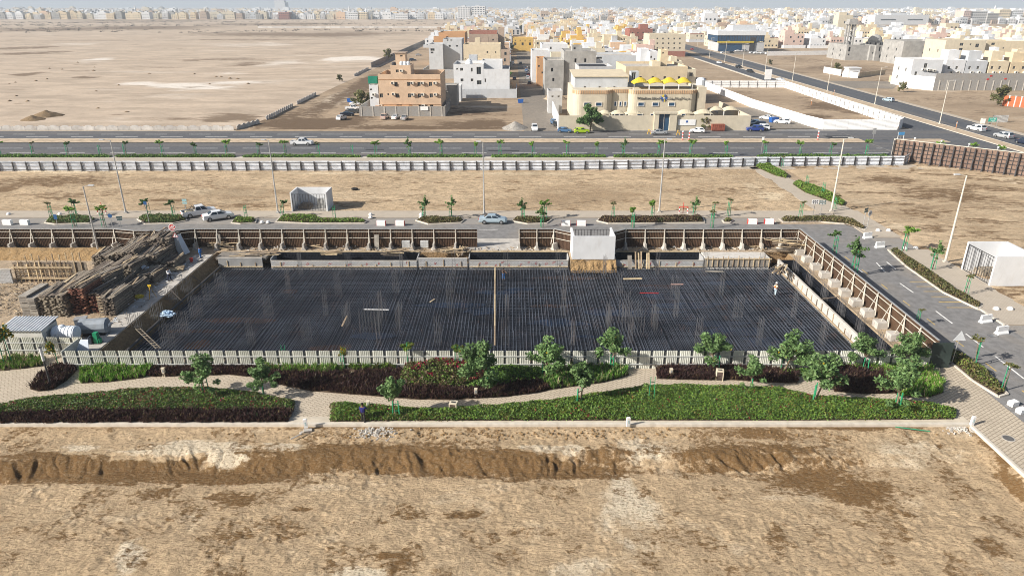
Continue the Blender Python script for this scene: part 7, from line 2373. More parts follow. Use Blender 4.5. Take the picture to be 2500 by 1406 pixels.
# white house beside the lane
Y = 293.6
t = thing('white_house', 'white flat-roofed house with scattered square windows left of the side lane', 'house')
x0, x1, z1 = bx(1108, 1181, 157, Y)
W = WP(Y, [(1116, 169, 4, 4), (1127, 170, 7, 7), (1152, 171, 4, 9), (1169, 173, 11, 18), (1128, 196, 7, 7), (1152.6, 196, 6, 7), (1170, 202, 11, 10)])
block(t, x0, x1, Y, 312, 0, z1, WHITE_W, W, [(300, 10, 1.2, 1.4), (306, 10, 1.2, 1.4), (300, 5, 1.2, 1.4)], 1.0)
x2, x3, z2 = bx(1181, 1244, 169, Y)
block(t, x2 + .02, x3, Y + .02, 311, 0, z2, WHITE_W, WP(Y, [(1185, 197, 3.5, 9)]), (), 1.4)
block(t, x2 - 1, x3 - 3, 302, 311.9, z2 - 1.4, z2 + 2.7, WHITE_W, (), (), .7, nm='upper_storey')
obj('dome', MB().lathe([(1.5, 0), (1.5, .9), (1.2, 1.9), (.6, 2.5), (.1, 2.7)], 14, (onY(1145, 160, 298)[0], 299, z1 - 1.0)), PLASTIC_W, t)
w = thing('garden_wall', 'smooth grey garden wall below the white house', 'wall')
obj('front_wall', MB().box(-25.4, 2.0, 291.3, 291.6, 0, 3.6), COLM['pale grey'], w)
obj('side_wall', MB().box(1.7, 2.0, 291.6, 312, 0, 3.6), COLM['pale grey'], w)
obj('side_wall', MB().box(-25.4, -25.1, 291.6, 312, 0, 3.6), COLM['pale grey'], w)
t = thing('garden_house', 'low grey house tucked between the tan and white houses', 'house')
block(t, -27.5, -20.5, 268, 276, 0, 7.5, COLM['concrete'], [(-25, 5, 1.2, 1.2)], (), .5)
block(t, -26.5, -20.0, 280, 288, 0, 6.0, WHITE_W, [(-24, 4, .5, 1.6), (-23, 4, .5, 1.6)], (), .6)


# ---------------------------------------------------------------- the school
def rounded(x0, x1, y0, y1, r, n=6):
    p = [(x1, y1), (x0, y1)]
    for cx, cy, a0 in ((x0 + r, y0 + r, math.pi), (x1 - r, y0 + r, 1.5 * math.pi)):
        for k in range(n + 1):
            a = a0 + k * math.pi / 2 / n
            p.append((cx + r * math.cos(a), cy + r * math.sin(a)))
    return p


Y = 222.0
t = thing('school', 'beige school with rounded corners and yellow roof awning beside the main road', 'school')
WS = COLM['stone']
xa, xb, zt = bx(1399, 1496, 221, Y)
xc = onY(1533, 260, Y)[0]
xd = onY(1702, 260, Y)[0]
OCC.append((xa, xd + 4, 212, 262))
for nm, pl, z1 in (('left_wing', rounded(xa, xb, Y, 246, 2.6), zt), ('middle_drum', rounded(xb - 1.5, xc + 1.5, Y + 1.6, 246, 2.2), zt + .15), ('right_wing', rounded(xc, xd, Y, 246, 2.6), zt + .03)):
    obj(nm, MB().prism(pl, 0, z1), WS, t)
    big = [(x + (.12 if x > (xa + xd) / 2 else -.12), y - .12) for x, y in pl]
    mb = MB().prism(pl, z1, z1 + .05)
    c = obj('cornice', mb, WS, t)
    n = len(pl)
    rib = MB()
    for k in range(2, n):
        a, b = Vector(pl[k]), Vector(pl[(k + 1) % n]) if k + 1 < n else Vector(pl[0])
        L = (b - a).length
        m_ = max(1, int(L / .55))
        for q in range(m_):
            if k == n - 1:
                continue
            c0, c1 = a.lerp(b, (q + .1) / m_), a.lerp(b, (q + .62) / m_)
            rib.bar((c0.x, c0.y, z1 - .55), (c1.x, c1.y, z1 - .55), .3, 1.05)
    o = obj('cornice_ribs', rib, mat('terracotta_rib', (.60, .40, .24), .85, .1), t); o['kind'] = 'stuff'
xt0, xt1, ztw = bx(1700, 1724, 213, Y)
obj('corner_tower', MB().box(xt0 + .4, xt1, Y + 1.0, 236, 0, zt + .8), WS, t)


def flat_win(px, py, w, h, Yp, gl=GLASS_B):
    x, z = onY(px, py, Yp)
    ww, hh = w * Yp * .00060, h * Yp * .00063
    f = obj('window', MB().box(x - ww / 2 - .15, x + ww / 2 + .15, Yp - .16, Yp + .3, z - hh / 2 - .15, z - hh / 2).box(x - ww / 2 - .15, x + ww / 2 + .15, Yp - .16, Yp + .3, z + hh / 2, z + hh / 2 + .15).box(x + ww / 2, x + ww / 2 + .15, Yp - .16, Yp + .3, z - hh / 2, z + hh / 2).box(x - ww / 2 - .15, x - ww / 2, Yp - .16, Yp + .3, z - hh / 2, z + hh / 2), FRAME_W, t)
    obj('pane', MB().box(x - ww / 2, x + ww / 2, Yp - .05, Yp + .2, z - hh / 2, z + hh / 2), gl, f)


for px in (1433, 1462, 1565, 1600, 1640):
    flat_win(px, 255, 13, 7, Y)
for px in (1502, 1514.5, 1526):
    flat_win(px, 254, 4, 9, Y + 1.6)
for px, w_ in ((1596, 14), (1638, 12), (1668, 8), (1562, 12)):
    flat_win(px, 283, w_, 7, Y)
for px in (1494, 1506, 1518, 1528):
    flat_win(px, 286, 9, 12, Y - .02, GLASS)
SIGNM = mat('sign_dark', (.06, .06, .06), .5)
xs, zs = onY(1583, 241, Y)
wl = onY(1610, 241, Y)[0] - onY(1555, 241, Y)[0]
o = put_text('lettering', 'WhiteRose School', 1.15, SIGNM, t, xs, Y - .12, zs, .02)
o.scale[0] = wl / max(.1, o.dimensions.x)
xs2, zs2 = onY(1658.5, 241, Y)
wr_ = onY(1685, 241, Y)[0] - onY(1632, 241, Y)[0]
AR = '\ufe80\ufe8e\ufec0\ufef4\ufe92\ufedf\ufe8d \ufe93\ufea9\ufead\ufeee\ufedf\ufe8d \ufe94\ufeb3\ufead\ufeaa\ufee3'
o = put_text('lettering', AR, 1.15, SIGNM, t, xs2, Y - .12, zs2, .02)
o.scale[0] = wr_ / max(.1, o.dimensions.x)
lx, lz = onY(1621, 240, Y)
emb = obj('emblem', MB().lathe([(.2, 0), (.2, .06)], 10), WHITE_P, t, (lx, Y - .1, lz)); emb.rotation_euler = (math.pi / 2, 0, 0)
for k in range(12):
    a = k * math.pi / 6 + .2
    d = Vector((math.cos(a), 0, math.sin(a))); sd = Vector((-math.sin(a), 0, math.cos(a)))
    c0 = Vector((lx, Y - .14, lz))
    mb = MB().add([c0 + d * .25, c0 + d * .8 + sd * .2, c0 + d * 1.3, c0 + d * .8 - sd * .2], [(3, 2, 1, 0)])
    obj('petal', mb, mat('petal_yellow', (.65, .5, .05), .6) if k in (3, 4) else (MATS['petal_yellow'] if k == 9 else (BLUE_P if k % 3 != 1 else SIGNM)), t)
# raised block behind, roof sheds, lantern
xr0, xr1, zr = bx(1402, 1531, 187, 229)
block(t, xr0, xr1, 229, 244, zt, zr, COLM['pale grey'], WP(229, [(1428, 215, 5, 8), (1464, 215, 5, 8), (1500, 215, 5, 8)]), (), .1, nm='upper_storey')
obj('shed_roof', MB().add([(xr0 - .5, 228.6, zr + .05), (xr1 + .3, 228.6, zr + .05), (xr1 + .3, 244.3, zr + .9), (xr0 - .5, 244.3, zr + .9), (xr0 - .5, 228.6, zr - .15), (xr1 + .3, 228.6, zr - .15), (xr1 + .3, 244.3, zr + .7), (xr0 - .5, 244.3, zr + .7)], [(0, 1, 2, 3), (4, 5, 1, 0), (5, 6, 2, 1), (7, 4, 0, 3)]), COLM['cream'], t)
xl0, xl1, zl = bx(1538, 1557, 175, 240)
block(t, xl0, xl1, 240, 243, zt, zl, COLM['pale grey'], WP(240, [(1547.5, 186, 10, 17)]), (), .2, nm='roof_lantern', fm=FRAME_W)
xg0, xg1, zg = bx(1462, 1500, 172, 248)
block(t, onY(1413, 180, 247)[0], onY(1497, 180, 247)[0], 247.5, 262, 0, onY(1450, 163, 247)[1], COLM['grey'], (), (), 1.6)
obj('roof_clutter', MB().box(onY(1418, 180, 250)[0], onY(1480, 180, 250)[0], 250, 258, onY(1450, 166, 247)[1], onY(1450, 163, 247)[1]), DARK_STEEL, t)
tank(t, onY(1707, 200, 232)[0], 230, zt + .5, 1.5, 2.6)


def vault(mb, x0, x1, y0, y1, z, h, n=8):
    vs, fs = [], []
    for k in range(n + 1):
        u = k / n
        zz = z + h * math.sin(math.pi * u) ** .6
        vs += [(x0 + (x1 - x0) * u, y0, z + (zz - z) * .3), (x0 + (x1 - x0) * u, (y0 + y1) / 2, zz), (x0 + (x1 - x0) * u, y1, z + (zz - z) * .3)]
    for k in range(n):
        for q in range(2):
            fs.append((k * 3 + q, (k + 1) * 3 + q, (k + 1) * 3 + q + 1, k * 3 + q + 1))
    mb.add(vs, fs)
    mb.add([(a, b, c - .05) for a, b, c in vs], [f[::-1] for f in fs])


def awning(label, pxs, py, Yp, dep, h, m, zb, nm):
    a = thing('shade_awning', label, 'awning')
    for p0, p1 in zip(pxs[:-1], pxs[1:]):
        x0, z = onY(p0, py, Yp); x1, _ = onY(p1, py, Yp)
        mb = MB(); vault(mb, x0, x1, Yp, Yp + dep, z, h)
        obj('canopy', mb, m, a)
        for xx in (x0 + .1, x1 - .1):
            obj('post', MB().tube((xx, Yp + .2, zb), (xx, Yp + .2, z - .1), .08), FRAME_W, a)
    return a


awning('yellow four-bay fabric awning on the school roof', (1548, 1586, 1622, 1658, 1692), 206, 223.5, 8, 1.7, YELLOW_P, zt, 'roof')
awning('cream three-bay awning behind the left part of the school wall', (1463, 1493, 1527, 1570), 281, 215.5, 4.5, 1.2, CREAM_F, .1, 'l')
awning('cream two-bay awning behind the right part of the school wall', (1655, 1697, 1744), 281, 215.5, 4.5, 1.4, CREAM_F, .1, 'r')
awning('cream awning over the car port at the right of the school', (1735, 1768, 1805), 272, 222, 5, 1.3, CREAM_F, .1, 'c')
w = thing('school_wall', 'tall cream boundary wall along the front of the school', 'wall')
for x0, x1 in ((14.2, onY(1596, 300, 212.2)[0]), (onY(1651, 300, 212.2)[0], 71.5)):
    obj('front_wall', MB().box(x0, x1, 212.2, 212.5, 0, 4.4), WS, w)
obj('side_wall', MB().box(13.9, 14.2, 212.2, 246, 0, 4.4), WHITE_W, w)
obj('side_wall', MB().box(71.5, 71.8, 212.2, 246, 0, 4.4), WS, w)
gx0, gx1 = onY(1596, 300, 212.2)[0], onY(1651, 300, 212.2)[0]
g_ = obj('gate_portal', MB().box(gx0, gx0 + 1.4, 211.6, 213.5, 0, 5.0).box(gx0 + 4.6, gx1, 211.6, 213.5, 0, 5.0).box(gx0 - .2, gx1 + .2, 211.4, 213.7, 5.0, 5.4), WS, w)
obj('gate_door', MB().box(gx0 + 1.4, gx0 + 4.6, 212.3, 212.45, 0, 5.0), GLASS_B, w)
obj('gate_mullion', MB().box(gx0 + 2.9, gx0 + 3.1, 212.2, 212.29, 0, 5.0), STEEL, w)
x, z = onY(1677, 299, 212.1)
bn = obj('banner', MB().box(x - 2.6, x + 2.6, 212.05, 212.12, z - .9, z + .8), WHITE_P, w)
obj('banner_emblem', MB().box(x - .3, x + .3, 212.02, 212.049, z - .1, z + .5), BLUE_P, bn)
x, z = onY(1752, 312, 211.6)
c = thing('rubbish_container', 'rusty red open container before the right end of the school wall', 'container', (x, 211.3, .05))
obj('shell', MB().box(-1.9, 1.9, -.7, .7, .15, 2.0), mat('rust_red', (.26, .08, .05), .7, .2), c)
for k in range(7):
    obj('rib', MB().box(-1.85 + k * .6, -1.75 + k * .6, -.76, -.701, .15, 2.0), MATS['rust_red'], c)

# ---------------------------------------------------------------- other named houses
def simple(label, blocks, name='house', extra=None):
    t = thing(name, label, 'house' if name != 'mosque' else 'mosque')
    for b in blocks:
        px0, px1, pyt, Yp, dep, col = b[:6]
        wins = b[6] if len(b) > 6 else ()
        x0, x1, z1 = bx(px0, px1, pyt, Yp)
        lw = [(Yp + dep * q, z1 * zz, 1.3, 1.5) for q in (.3, .7) for zz in (.3, .62)]
        block(t, x0, x1, Yp, Yp + dep, 0, z1, COLM[col] if isinstance(col, str) else col, WP(Yp, wins), lw, .9 if Yp < 450 else 1.0, frames=(col != 'concrete'))
    if extra:
        extra(t)
    return t


def grid(px0, px1, py0, py1, nx, ny, w, h):
    return [(px0 + (px1 - px0) * i / max(1, nx - 1), py0 + (py1 - py0) * j / max(1, ny - 1), w, h) for i in range(nx) for j in range(ny)]


simple('raw grey concrete house shell with dark window holes left of the school', [(1330, 1376, 147, 300, 18, 'concrete', [(1348, 171, 5, 9), (1351, 195, 5, 8)]), (1376.3, 1455, 125, 301, 20, 'concrete', [(1405, 148, 5, 9), (1429, 148, 5, 9), (1405, 170, 4, 8)]), (1396, 1421, 112, 309, 8, 'concrete', [(1403, 118, 5, 5)])], 'house_shell')
simple('long low beige building with rooftop stair tower behind the school', [(1526, 1676, 163, 270, 26, 'sand', [(1564, 190, 6, 6), (1594, 190, 6, 6), (1623, 190, 6, 6), (1658, 190, 6, 6)]), (1590, 1610, 150, 282, 6, 'cream', ()), (1611, 1628, 122, 284, 6, 'sand', [(1619, 130, 4, 4)])])
simple('small grey guard house with outside stair behind the school side wall', [(1338, 1372, 222, 247, 8, 'grey', [(1349, 236, 5, 4), (1364, 236, 5, 4)])])
simple('cream flat-roofed house with plain wide front above the white house', [(1132, 1222, 109, 378, 22, 'cream', [(1190, 128, 4, 5), (1210, 128, 3, 4)]), (1160, 1172, 93, 384, 6, 'cream')])
simple('pale grey stepped house behind the long grey garden wall', [(1048, 1082, 108, 410, 18, 'pale grey', [(1056, 122, 10, 6), (1055, 129, 6, 4)]), (1082.5, 1128, 96, 414, 20, 'pale grey', [(1093, 99, 4, 4), (1102, 99, 4, 4), (1098, 113, 5, 5), (1116, 113, 5, 4)])])
w = thing('garden_wall', 'long pale grey block garden wall below the stepped grey house', 'wall')
obj('front_wall', MB().box(*[onY(1032, 145, 372)[0], onY(1118, 145, 372)[0]], 372, 372.4, 0, 4.6), BLOCK, w)
obj('side_wall', MB().box(onY(1032, 145, 372)[0] - .4, onY(1032, 145, 372)[0], 372, 398, 0, 4.6), BLOCK, w)
simple('orange house peeping over the stepped grey house', [(1072, 1136, 80, 470, 24, 'orange', [(1085, 92, 4, 5)]), (1060, 1090, 90, 462, 8, 'orange')])
simple('long house with a dark red upper band left of the side lane', [(1146, 1216, 84, 500, 22, 'brown', [(1187, 98, 4, 4), (1204, 98, 4, 4)]), (1146, 1214, 76, 512, 18, RED_BRICK), (1216.2, 1231, 68, 506, 18, 'brown')])
simple('yellow house with arched windows closing the side lane', [(1252, 1301, 93, 600, 20, 'yellow', grid(1258, 1294, 108, 108, 3, 1, 5, 7) + grid(1258, 1294, 100, 100, 4, 1, 2, 4))])
simple('white two-part house at the left front of the right hand blocks', [(1298, 1342, 124, 352, 20, 'white', [(1320, 140, 4, 5)]), (1322, 1385, 108, 395, 20, 'white', [(1345, 118, 4, 6)])])
simple('narrow orange house with pink trim beside the grey shell', [(1311, 1331, 143, 335, 14, 'orange', [(1316, 162, 4, 5), (1324, 178, 4, 5)])])
simple('white warehouse with plain side wall behind the grey shell', [(1456, 1560, 136, 345, 24, 'pale grey', [(1463, 142, 14, 5)])])
simple('white stair towers beside the tree behind the beige building', [(1562, 1582, 120, 325, 10, 'white'), (1584, 1604, 126, 322, 10, 'white', [(1590, 140, 4, 6), (1598, 146, 4, 6)])])
simple('tall red brick apartment building with terrace roof', [(1535, 1591, 71, 610, 24, RED_BRICK, grid(1545, 1583, 81, 112, 4, 4, 3.5, 3)), (1560, 1580, 60, 620, 8, RED_BRICK)])
simple('white four-storey apartment block with red ground floor', [(1583, 1672, 84, 540, 24, 'stone', grid(1605, 1660, 95, 118, 5, 3, 4, 4)), (1627, 1670, 126, 537, 2.5, RED_BRICK)])
simple('cream school annex with dark lettering left of the red brick building', [(1484, 1530, 88, 560, 22, 'cream', grid(1510, 1524, 95, 95, 3, 1, 3, 3))])


def bank(t):
    x0, x1, z1 = bx(1749, 1866, 76, 600)
    OCC.append((x0, x1, 598, 640))
    zz = lambda py: onY(1800, py, 600)[1]
    obj('ground_floor', MB().box(x0 + 1.5, x1, 601, 632, 0, zz(105)), COLM['grey'], t)
    obj('shop_glass', MB().box(x0 + 2, x0 + 21, 600.8, 601, .3, zz(108)), GLASS_B, t)
    obj('yellow_band', MB().box(x0 + .5, x0 + 30, 599.6, 600.6, zz(105), zz(102)), YELLOW_P, t)
    obj('glass_band', MB().box(x0 + .6, x1 - .6, 600.6, 632, zz(102), zz(87)), GLASS_B, t)
    for k in range(18):
        x = x0 + 1 + k * (x1 - x0 - 2) / 17
        obj('mullion', MB().box(x - .1, x + .1, 600.4, 600.59, zz(102), zz(87)), DARK_STEEL, t)
    obj('white_fascia', MB().box(x0, x1, 600, 633, zz(87), z1), WHITE_W, t)
    obj('roof_plant', MB().box(x0 + 14, x1 - 6, 608, 624, z1, z1 + 4), COLM['pale grey'], t)
    obj('door_bay', MB().box(x1 - 12, x1 - 8, 600.2, 600.98, 0, zz(92)), DARK_STEEL, t)


t = thing('bank_building', 'glass-fronted corner bank with white fascia and yellow band beside the avenue', 'bank')
bank(t)


def mosque(t):
    x, z = onY(2141, 112, 512)
    obj('drum', MB().lathe([(5.2, 0), (5.2, 3.0), (4.9, 3.1)], 20, (x, 516, z - .6)), COLM['concrete'], t)
    obj('dome', MB().lathe([(4.9, 0), (4.7, 1.4), (4.0, 2.9), (2.6, 4.1), (1.0, 4.7), (.1, 4.9)], 20, (x, 516, z + 2.4)), COLM['concrete'], t, smooth=True)
    for k in range(10):
        a = k * .628
        obj('drum_window', MB().obox((x + 5.2 * math.cos(a), 516 + 5.2 * math.sin(a), z + 1.2), (.9, .3, 1.6), a + math.pi / 2), mat('painted_room_shade', (.012, .012, .013), .9), t)  # near-black boxes paint the shade of the drum openings


t = simple('unfinished grey concrete mosque with a dome right of the avenue', [(2062, 2118, 110, 500, 30, 'concrete', [(2074, 121, 5, 11), (2072, 134, 4, 4)]), (2118.3, 2132, 112, 498, 30, 'concrete', [(2131, 130, 3, 4)]), (2132.3, 2200, 111, 496, 30, 'concrete', [(2148, 120, 4, 11), (2163, 121, 4, 11), (2148, 138, 4, 8), (2160, 138, 4, 8), (2178, 139, 5, 10), (2192, 137, 5, 12)])], 'mosque', mosque)
mx, my = at(2064, 147)
t = thing('minaret', 'slender unfinished concrete minaret frame beside the mosque', 'minaret', (mx, my, 0))
mh = onY(2066, 49, my)[1]
for sx in (-1, 1):
    for sy in (-1, 1):
        obj('column', MB().box(sx * 1.9 - .5, sx * 1.9 + .5, sy * 1.9 - .5, sy * 1.9 + .5, 0, mh), COLM['concrete'], t)
for k in range(8):
    z = 2 + k * (mh - 3) / 7
    obj('landing', MB().box(-1.8, 1.8, -1.8, 1.8, z, z + .35), COLM['concrete'], t)
obj('balcony', MB().box(-3.2, 3.2, -3.2, 3.2, mh - 3, mh - 1.2).box(-2.6, 2.6, -2.6, 2.6, mh - 1.2, mh + .4), COLM['concrete'], t)
w = thing('site_hoarding', 'rust brown hoarding below the unfinished mosque', 'fence')
for k in range(14):
    a, b = Vector(at(2070, 141)).lerp(Vector(at(2225, 151)), k / 14), Vector(at(2070, 141)).lerp(Vector(at(2225, 151)), (k + .97) / 14)
    obj('panel', MB().bar((a.x, a.y, 2), (b.x, b.y, 2), .15, 3.8), BROWN_SHEET, w)
w = thing('site_hoarding', 'white painted hoarding left of the rust brown one', 'fence')
for k in range(5):
    a, b = Vector(at(2023, 138)).lerp(Vector(at(2069, 141)), k / 5), Vector(at(2023, 138)).lerp(Vector(at(2069, 141)), (k + .97) / 5)
    obj('panel', MB().bar((a.x, a.y, 2), (b.x, b.y, 2), .15, 3.6), WHITE_P, w)
simple('grey concrete block house with small square openings right of the mosque', [(2200, 2300, 101, 462, 26, 'concrete', grid(2258, 2292, 114, 114, 3, 1, 5, 4) + grid(2254, 2290, 130, 130, 3, 1, 5, 4) + grid(2234, 2252, 144, 144, 4, 1, 2, 2))])
simple('long beige two-storey building behind the bright white house', [(2302, 2400, 99, 432, 22, 'stone', [(2348, 109, 9, 7), (2370, 109, 4, 4), (2386, 112, 9, 9), (2346, 121, 9, 6)]), (2400.4, 2500, 101, 436, 20, 'cream', [(2425, 108, 9, 6), (2450, 118, 4, 4)])])
ROWC = ['white', 'pale grey', 'cream', 'sand']
for k, (p0, p1, pt) in enumerate(((2303, 2350, 147), (2352, 2403, 149), (2408, 2455, 150), (2459, 2515, 153))):
    w0 = p0 + (p1 - p0) * .3
    w1 = p0 + (p1 - p0) * .7
    t = simple('%s terraced house in the right hand row, %s from left' % (ROWC[k], ORD[k]), [(p0, p1, pt, 336, 14, ROWC[k], [(w0, 166, 6, 7), (w1, 166, 6, 7)]), (p0 + 6, p1 - 14, pt - 24, 344, 6, ROWC[k])])
    acs(t, 336, [(w0 + 4, 177), (w1 + 2, 177)], 1.3)
t = simple('bright white house with many air conditioners at the row end', [(2222, 2296, 146, 331, 16, 'white', [(2260, 161, 8, 11), (2236, 180, 6, 9), (2270, 176, 10, 3)])])
acs(t, 331, [(2254, 170), (2266, 171), (2272, 172), (2281, 173), (2222, 186), (2232, 187), (2240, 187)], 1.2)
w = thing('garden_wall', 'tall rough grey block wall with piers before the terraced row', 'wall')
x0, z1 = onY(2287, 180, 318)
obj('front_wall', MB().box(x0, x0 + 90, 318, 318.4, 0, z1), BLOCK_R, w)
for k in range(16):
    obj('pier', MB().box(x0 + 2 + k * 3.4, x0 + 2.4 + k * 3.4, 317.85, 317.999, 0, z1 * .6), CONC, w)
for k, (px, py) in enumerate(((2420, 186), (2455, 193), (2412, 194))):
    x, z = onY(px, py, 317.9)
    obj('red_mark', MB().box(x - .5, x + .5, 317.9, 317.98, z - .3, z + .3), RED_P, w)
w = thing('garden_wall', 'glaring white side wall at the corner of the bright white house', 'wall')
a, b = Vector(at(2196, 214)), Vector((x0, 318))
mb = MB()
mb.bar((a.x, a.y, 2.9), (b.x - .05, b.y, 2.9), .35, 5.8)
obj('side_wall', mb, WHITE_W, w)
w = thing('brick_wall', 'orange brick wall with white piers at the right edge', 'wall')
a, b = Vector(at(2446, 259)), Vector(at(2520, 266))
for k in range(5):
    p, q = a.lerp(b, k / 5), a.lerp(b, (k + .9) / 5)
    obj('brick_panel', MB().bar((p.x, p.y, 1.9), (q.x, q.y, 1.9), .25, 3.8), mat('orange_brick', (.42, .12, .05), .85, .12, 2), w)
    q2 = a.lerp(b, (k + .95) / 5)
    obj('pier', MB().box(q2.x - .2, q2.x + .2, q2.y - .25, q2.y + .25, 0, 4.0), WHITE_W, w)
w = thing('garage_wall', 'low white wall with small gate house beside the avenue', 'wall')
for k, (pa, pb, h_) in enumerate((((2010, 178), (2052, 186), 3.2), ((2056, 188), (2094, 192), 3.0), ((2095, 190), (2160, 182), 2.5))):
    a, b = at(*pa), at(*pb)
    obj('wall_run', MB().bar((a[0], a[1], h_ / 2), (b[0], b[1], h_ / 2), .3, h_), COLM['cream'] if k == 2 else WHITE_W, w)
x, y = at(2083, 190)
obj('gate_house', MB().box(x - 3, x + 3, y, y + 5, 0, 4.5).box(x - 3.4, x + 3.4, y - .4, y + 5.4, 4.5, 5.0), WHITE_W, w)
obj('shutter', MB().box(x - 1.6, x + 2.0, y - .08, y - .001, 0, 3.2), STEEL, w)
x, y = at(2182, 201)
t = thing('site_shed', 'small beige plywood shed left of the glaring white wall', 'shed', (x, y, 0))
obj('wall', MB().box(-2, 2, -1.2, 1.2, 0, 3.2), COLM['sand'], t)
obj('roof', MB().box(-2.2, 2.2, -1.4, 1.4, 3.2, 3.35), PLY, t)
w = thing('garden_wall', 'long dark red and cream wall before the cream terrace', 'wall')
for k in range(16):
    p, q = Vector(at(1866, 104)).lerp(Vector(at(2055, 104)), k / 16), Vector(at(1866, 104)).lerp(Vector(at(2055, 104)), (k + .97) / 16)
    obj('wall_run', MB().bar((p.x, p.y, 2), (q.x, q.y, 2), .4, 4), COLM['pink'] if k % 4 == 3 else RED_BRICK, w)


# ================================================================ the neighbourhood: individual houses
WINU = MB().box(-.65, .65, -.05, .02, -.8, .8, 0).box(-.55, .55, -.07, -.051, -.7, .7, 1).mesh('window', [FRAME, GLASS])
PAL = ['white', 'white', 'white', 'cream', 'cream', 'stone', 'sand', 'pale grey', 'grey', 'peach', 'pink', 'yellow', 'brown', 'concrete', 'white', 'stone']
HN = [0]


def town_house(label, x0, x1, y0, y1, h, col, rd, near, group):
    t = thing('town_house', label, 'house', ((x0 + x1) / 2, y0, 0), 0, group)
    w, d = x1 - x0, y1 - y0
    m = COLM[col]

    def shell(mb, a0, a1, b0, b1, z0, z1, p=.22, par=.9):
        mb.add([(a0, b0, z0), (a1, b0, z0), (a1, b1, z0), (a0, b1, z0), (a0, b0, z1), (a1, b0, z1), (a1, b1, z1), (a0, b1, z1)], [(0, 1, 5, 4), (1, 2, 6, 5), (2, 3, 7, 6), (3, 0, 4, 7)])
        o = [(a0, b0), (a1, b0), (a1, b1), (a0, b1)]; q = [(a0 + p, b0 + p), (a1 - p, b0 + p), (a1 - p, b1 - p), (a0 + p, b1 - p)]
        for k in range(4):
            A, B, C_, D = o[k], o[(k + 1) % 4], q[(k + 1) % 4], q[k]
            mb.add([(*A, z1), (*B, z1), (*C_, z1), (*D, z1), (*C_, z1 - par), (*D, z1 - par)], [(0, 1, 2, 3), (3, 2, 4, 5)])
        mb.add([(*c, z1 - par) for c in q], [(0, 1, 2, 3)])
        return mb
    obj('wall', shell(MB(), -w / 2, w / 2, 0, d, 0, h), m, t)
    kind = rd.random()
    if kind < .75:                                   # set-back upper storey
        a = -w / 2 + rd.uniform(.3, .25 * w); b = a + w * rd.uniform(.4, .62)
        b = min(b, w / 2 - .3)
        y_ = d * rd.uniform(.25, .45)
        obj('upper_storey', shell(MB(), a, b, y_, d - .3, h - .9, h + rd.uniform(2.6, 3.4), .2, .5), COLM[rd.choice((col, col, 'white'))], t)
    sx = rd.uniform(-w / 2 + 2, w / 2 - 4.5)
    obj('stair_tower', shell(MB(), sx, sx + rd.uniform(2.6, 4), d * .55, d * .55 + 4.5, h - .9, h + rd.uniform(4.0, 6.5), .2, .3), m, t)
    if rd.random() < .4:
        obj('front_bay', shell(MB(), w * .1, w * .32, -rd.uniform(.8, 1.6), -.01, 0, h - rd.uniform(-1.2, 1.5), .2, .3), COLM[rd.choice((col, 'white', 'cream'))], t)
    for k in range(rd.choice((1, 2, 3))):
        obj('water_tank', MB().lathe([(.8, 0), (.8, 1.1), (.5, 1.5), (.1, 1.6)], 8, (rd.uniform(-w / 2 + 1.5, w / 2 - 1.5), rd.uniform(1.5, d - 2), h - .89)), rd.choice((PLASTIC_W, PLASTIC_W, STEEL)), t)
    ns = 2 if h < 10 else 3
    spots = []
    for s_ in range(ns):
        n_ = rd.choice((3, 4, 5))
        for k in range(n_):
            if rd.random() < .85:
                spots.append(((k + .5) / n_ * w - w / 2 + rd.uniform(-.3, .3), -.02, 2.2 + s_ * (h - 1) / ns, 0))
        for k in range(2):
            spots.append((-w / 2 - .02, d * (.3 + .4 * k), 2.2 + s_ * (h - 1) / ns, -math.pi / 2))
    if near:
        for (a, b, z, r) in spots:
            o = link('window', WINU, t, (a, b, z), r)
            o.scale = (rd.choice((.8, 1, 1.2)), 1, rd.choice((.8, 1, 1.1)))
        for k in range(3):
            link('air_conditioner', AC, t, (rd.uniform(-w / 2 + 1, w / 2 - 1), -.01, rd.choice((1.6, 4.6, 5.2))))
    else:
        mb = MB()
        for (a, b, z, r) in spots:
            if r == 0:
                mb.box(a - .6, a + .6, b - .05, b, z - .7, z + .7)
            else:
                mb.box(a - .05, a, b - .6, b + .6, z - .7, z + .7)
        o = obj('windows', mb, GLASS, t); o['kind'] = 'stuff'
    if rd.random() < .8:
        hh = rd.uniform(2.4, 3.2)
        obj('garden_wall', MB().box(-w / 2 - 1, w / 2 + 1, -3.2, -2.95, 0, hh).box(-w / 2 - 1.25, -w / 2 - 1, -3.2, d, 0, hh), COLM[rd.choice((col, 'white', 'pale grey', 'cream'))], t)
    if rd.random() < .18:
        obj('parapet_band', MB().box(-w / 2 - .06, w / 2 + .06, -.1, -.001, h - 1.0, h - .2), rd.choice((RED_BRICK, COLM['brown'], COLM['orange'])), t)
    HN[0] += 1


NAT = at(1690, 118)


def free(x0, x1, y0, y1):
    return all(x1 < a - .6 or x0 > b + .6 or y1 < c - 1 or y0 > d + 1 for a, b, c, d in OCC)


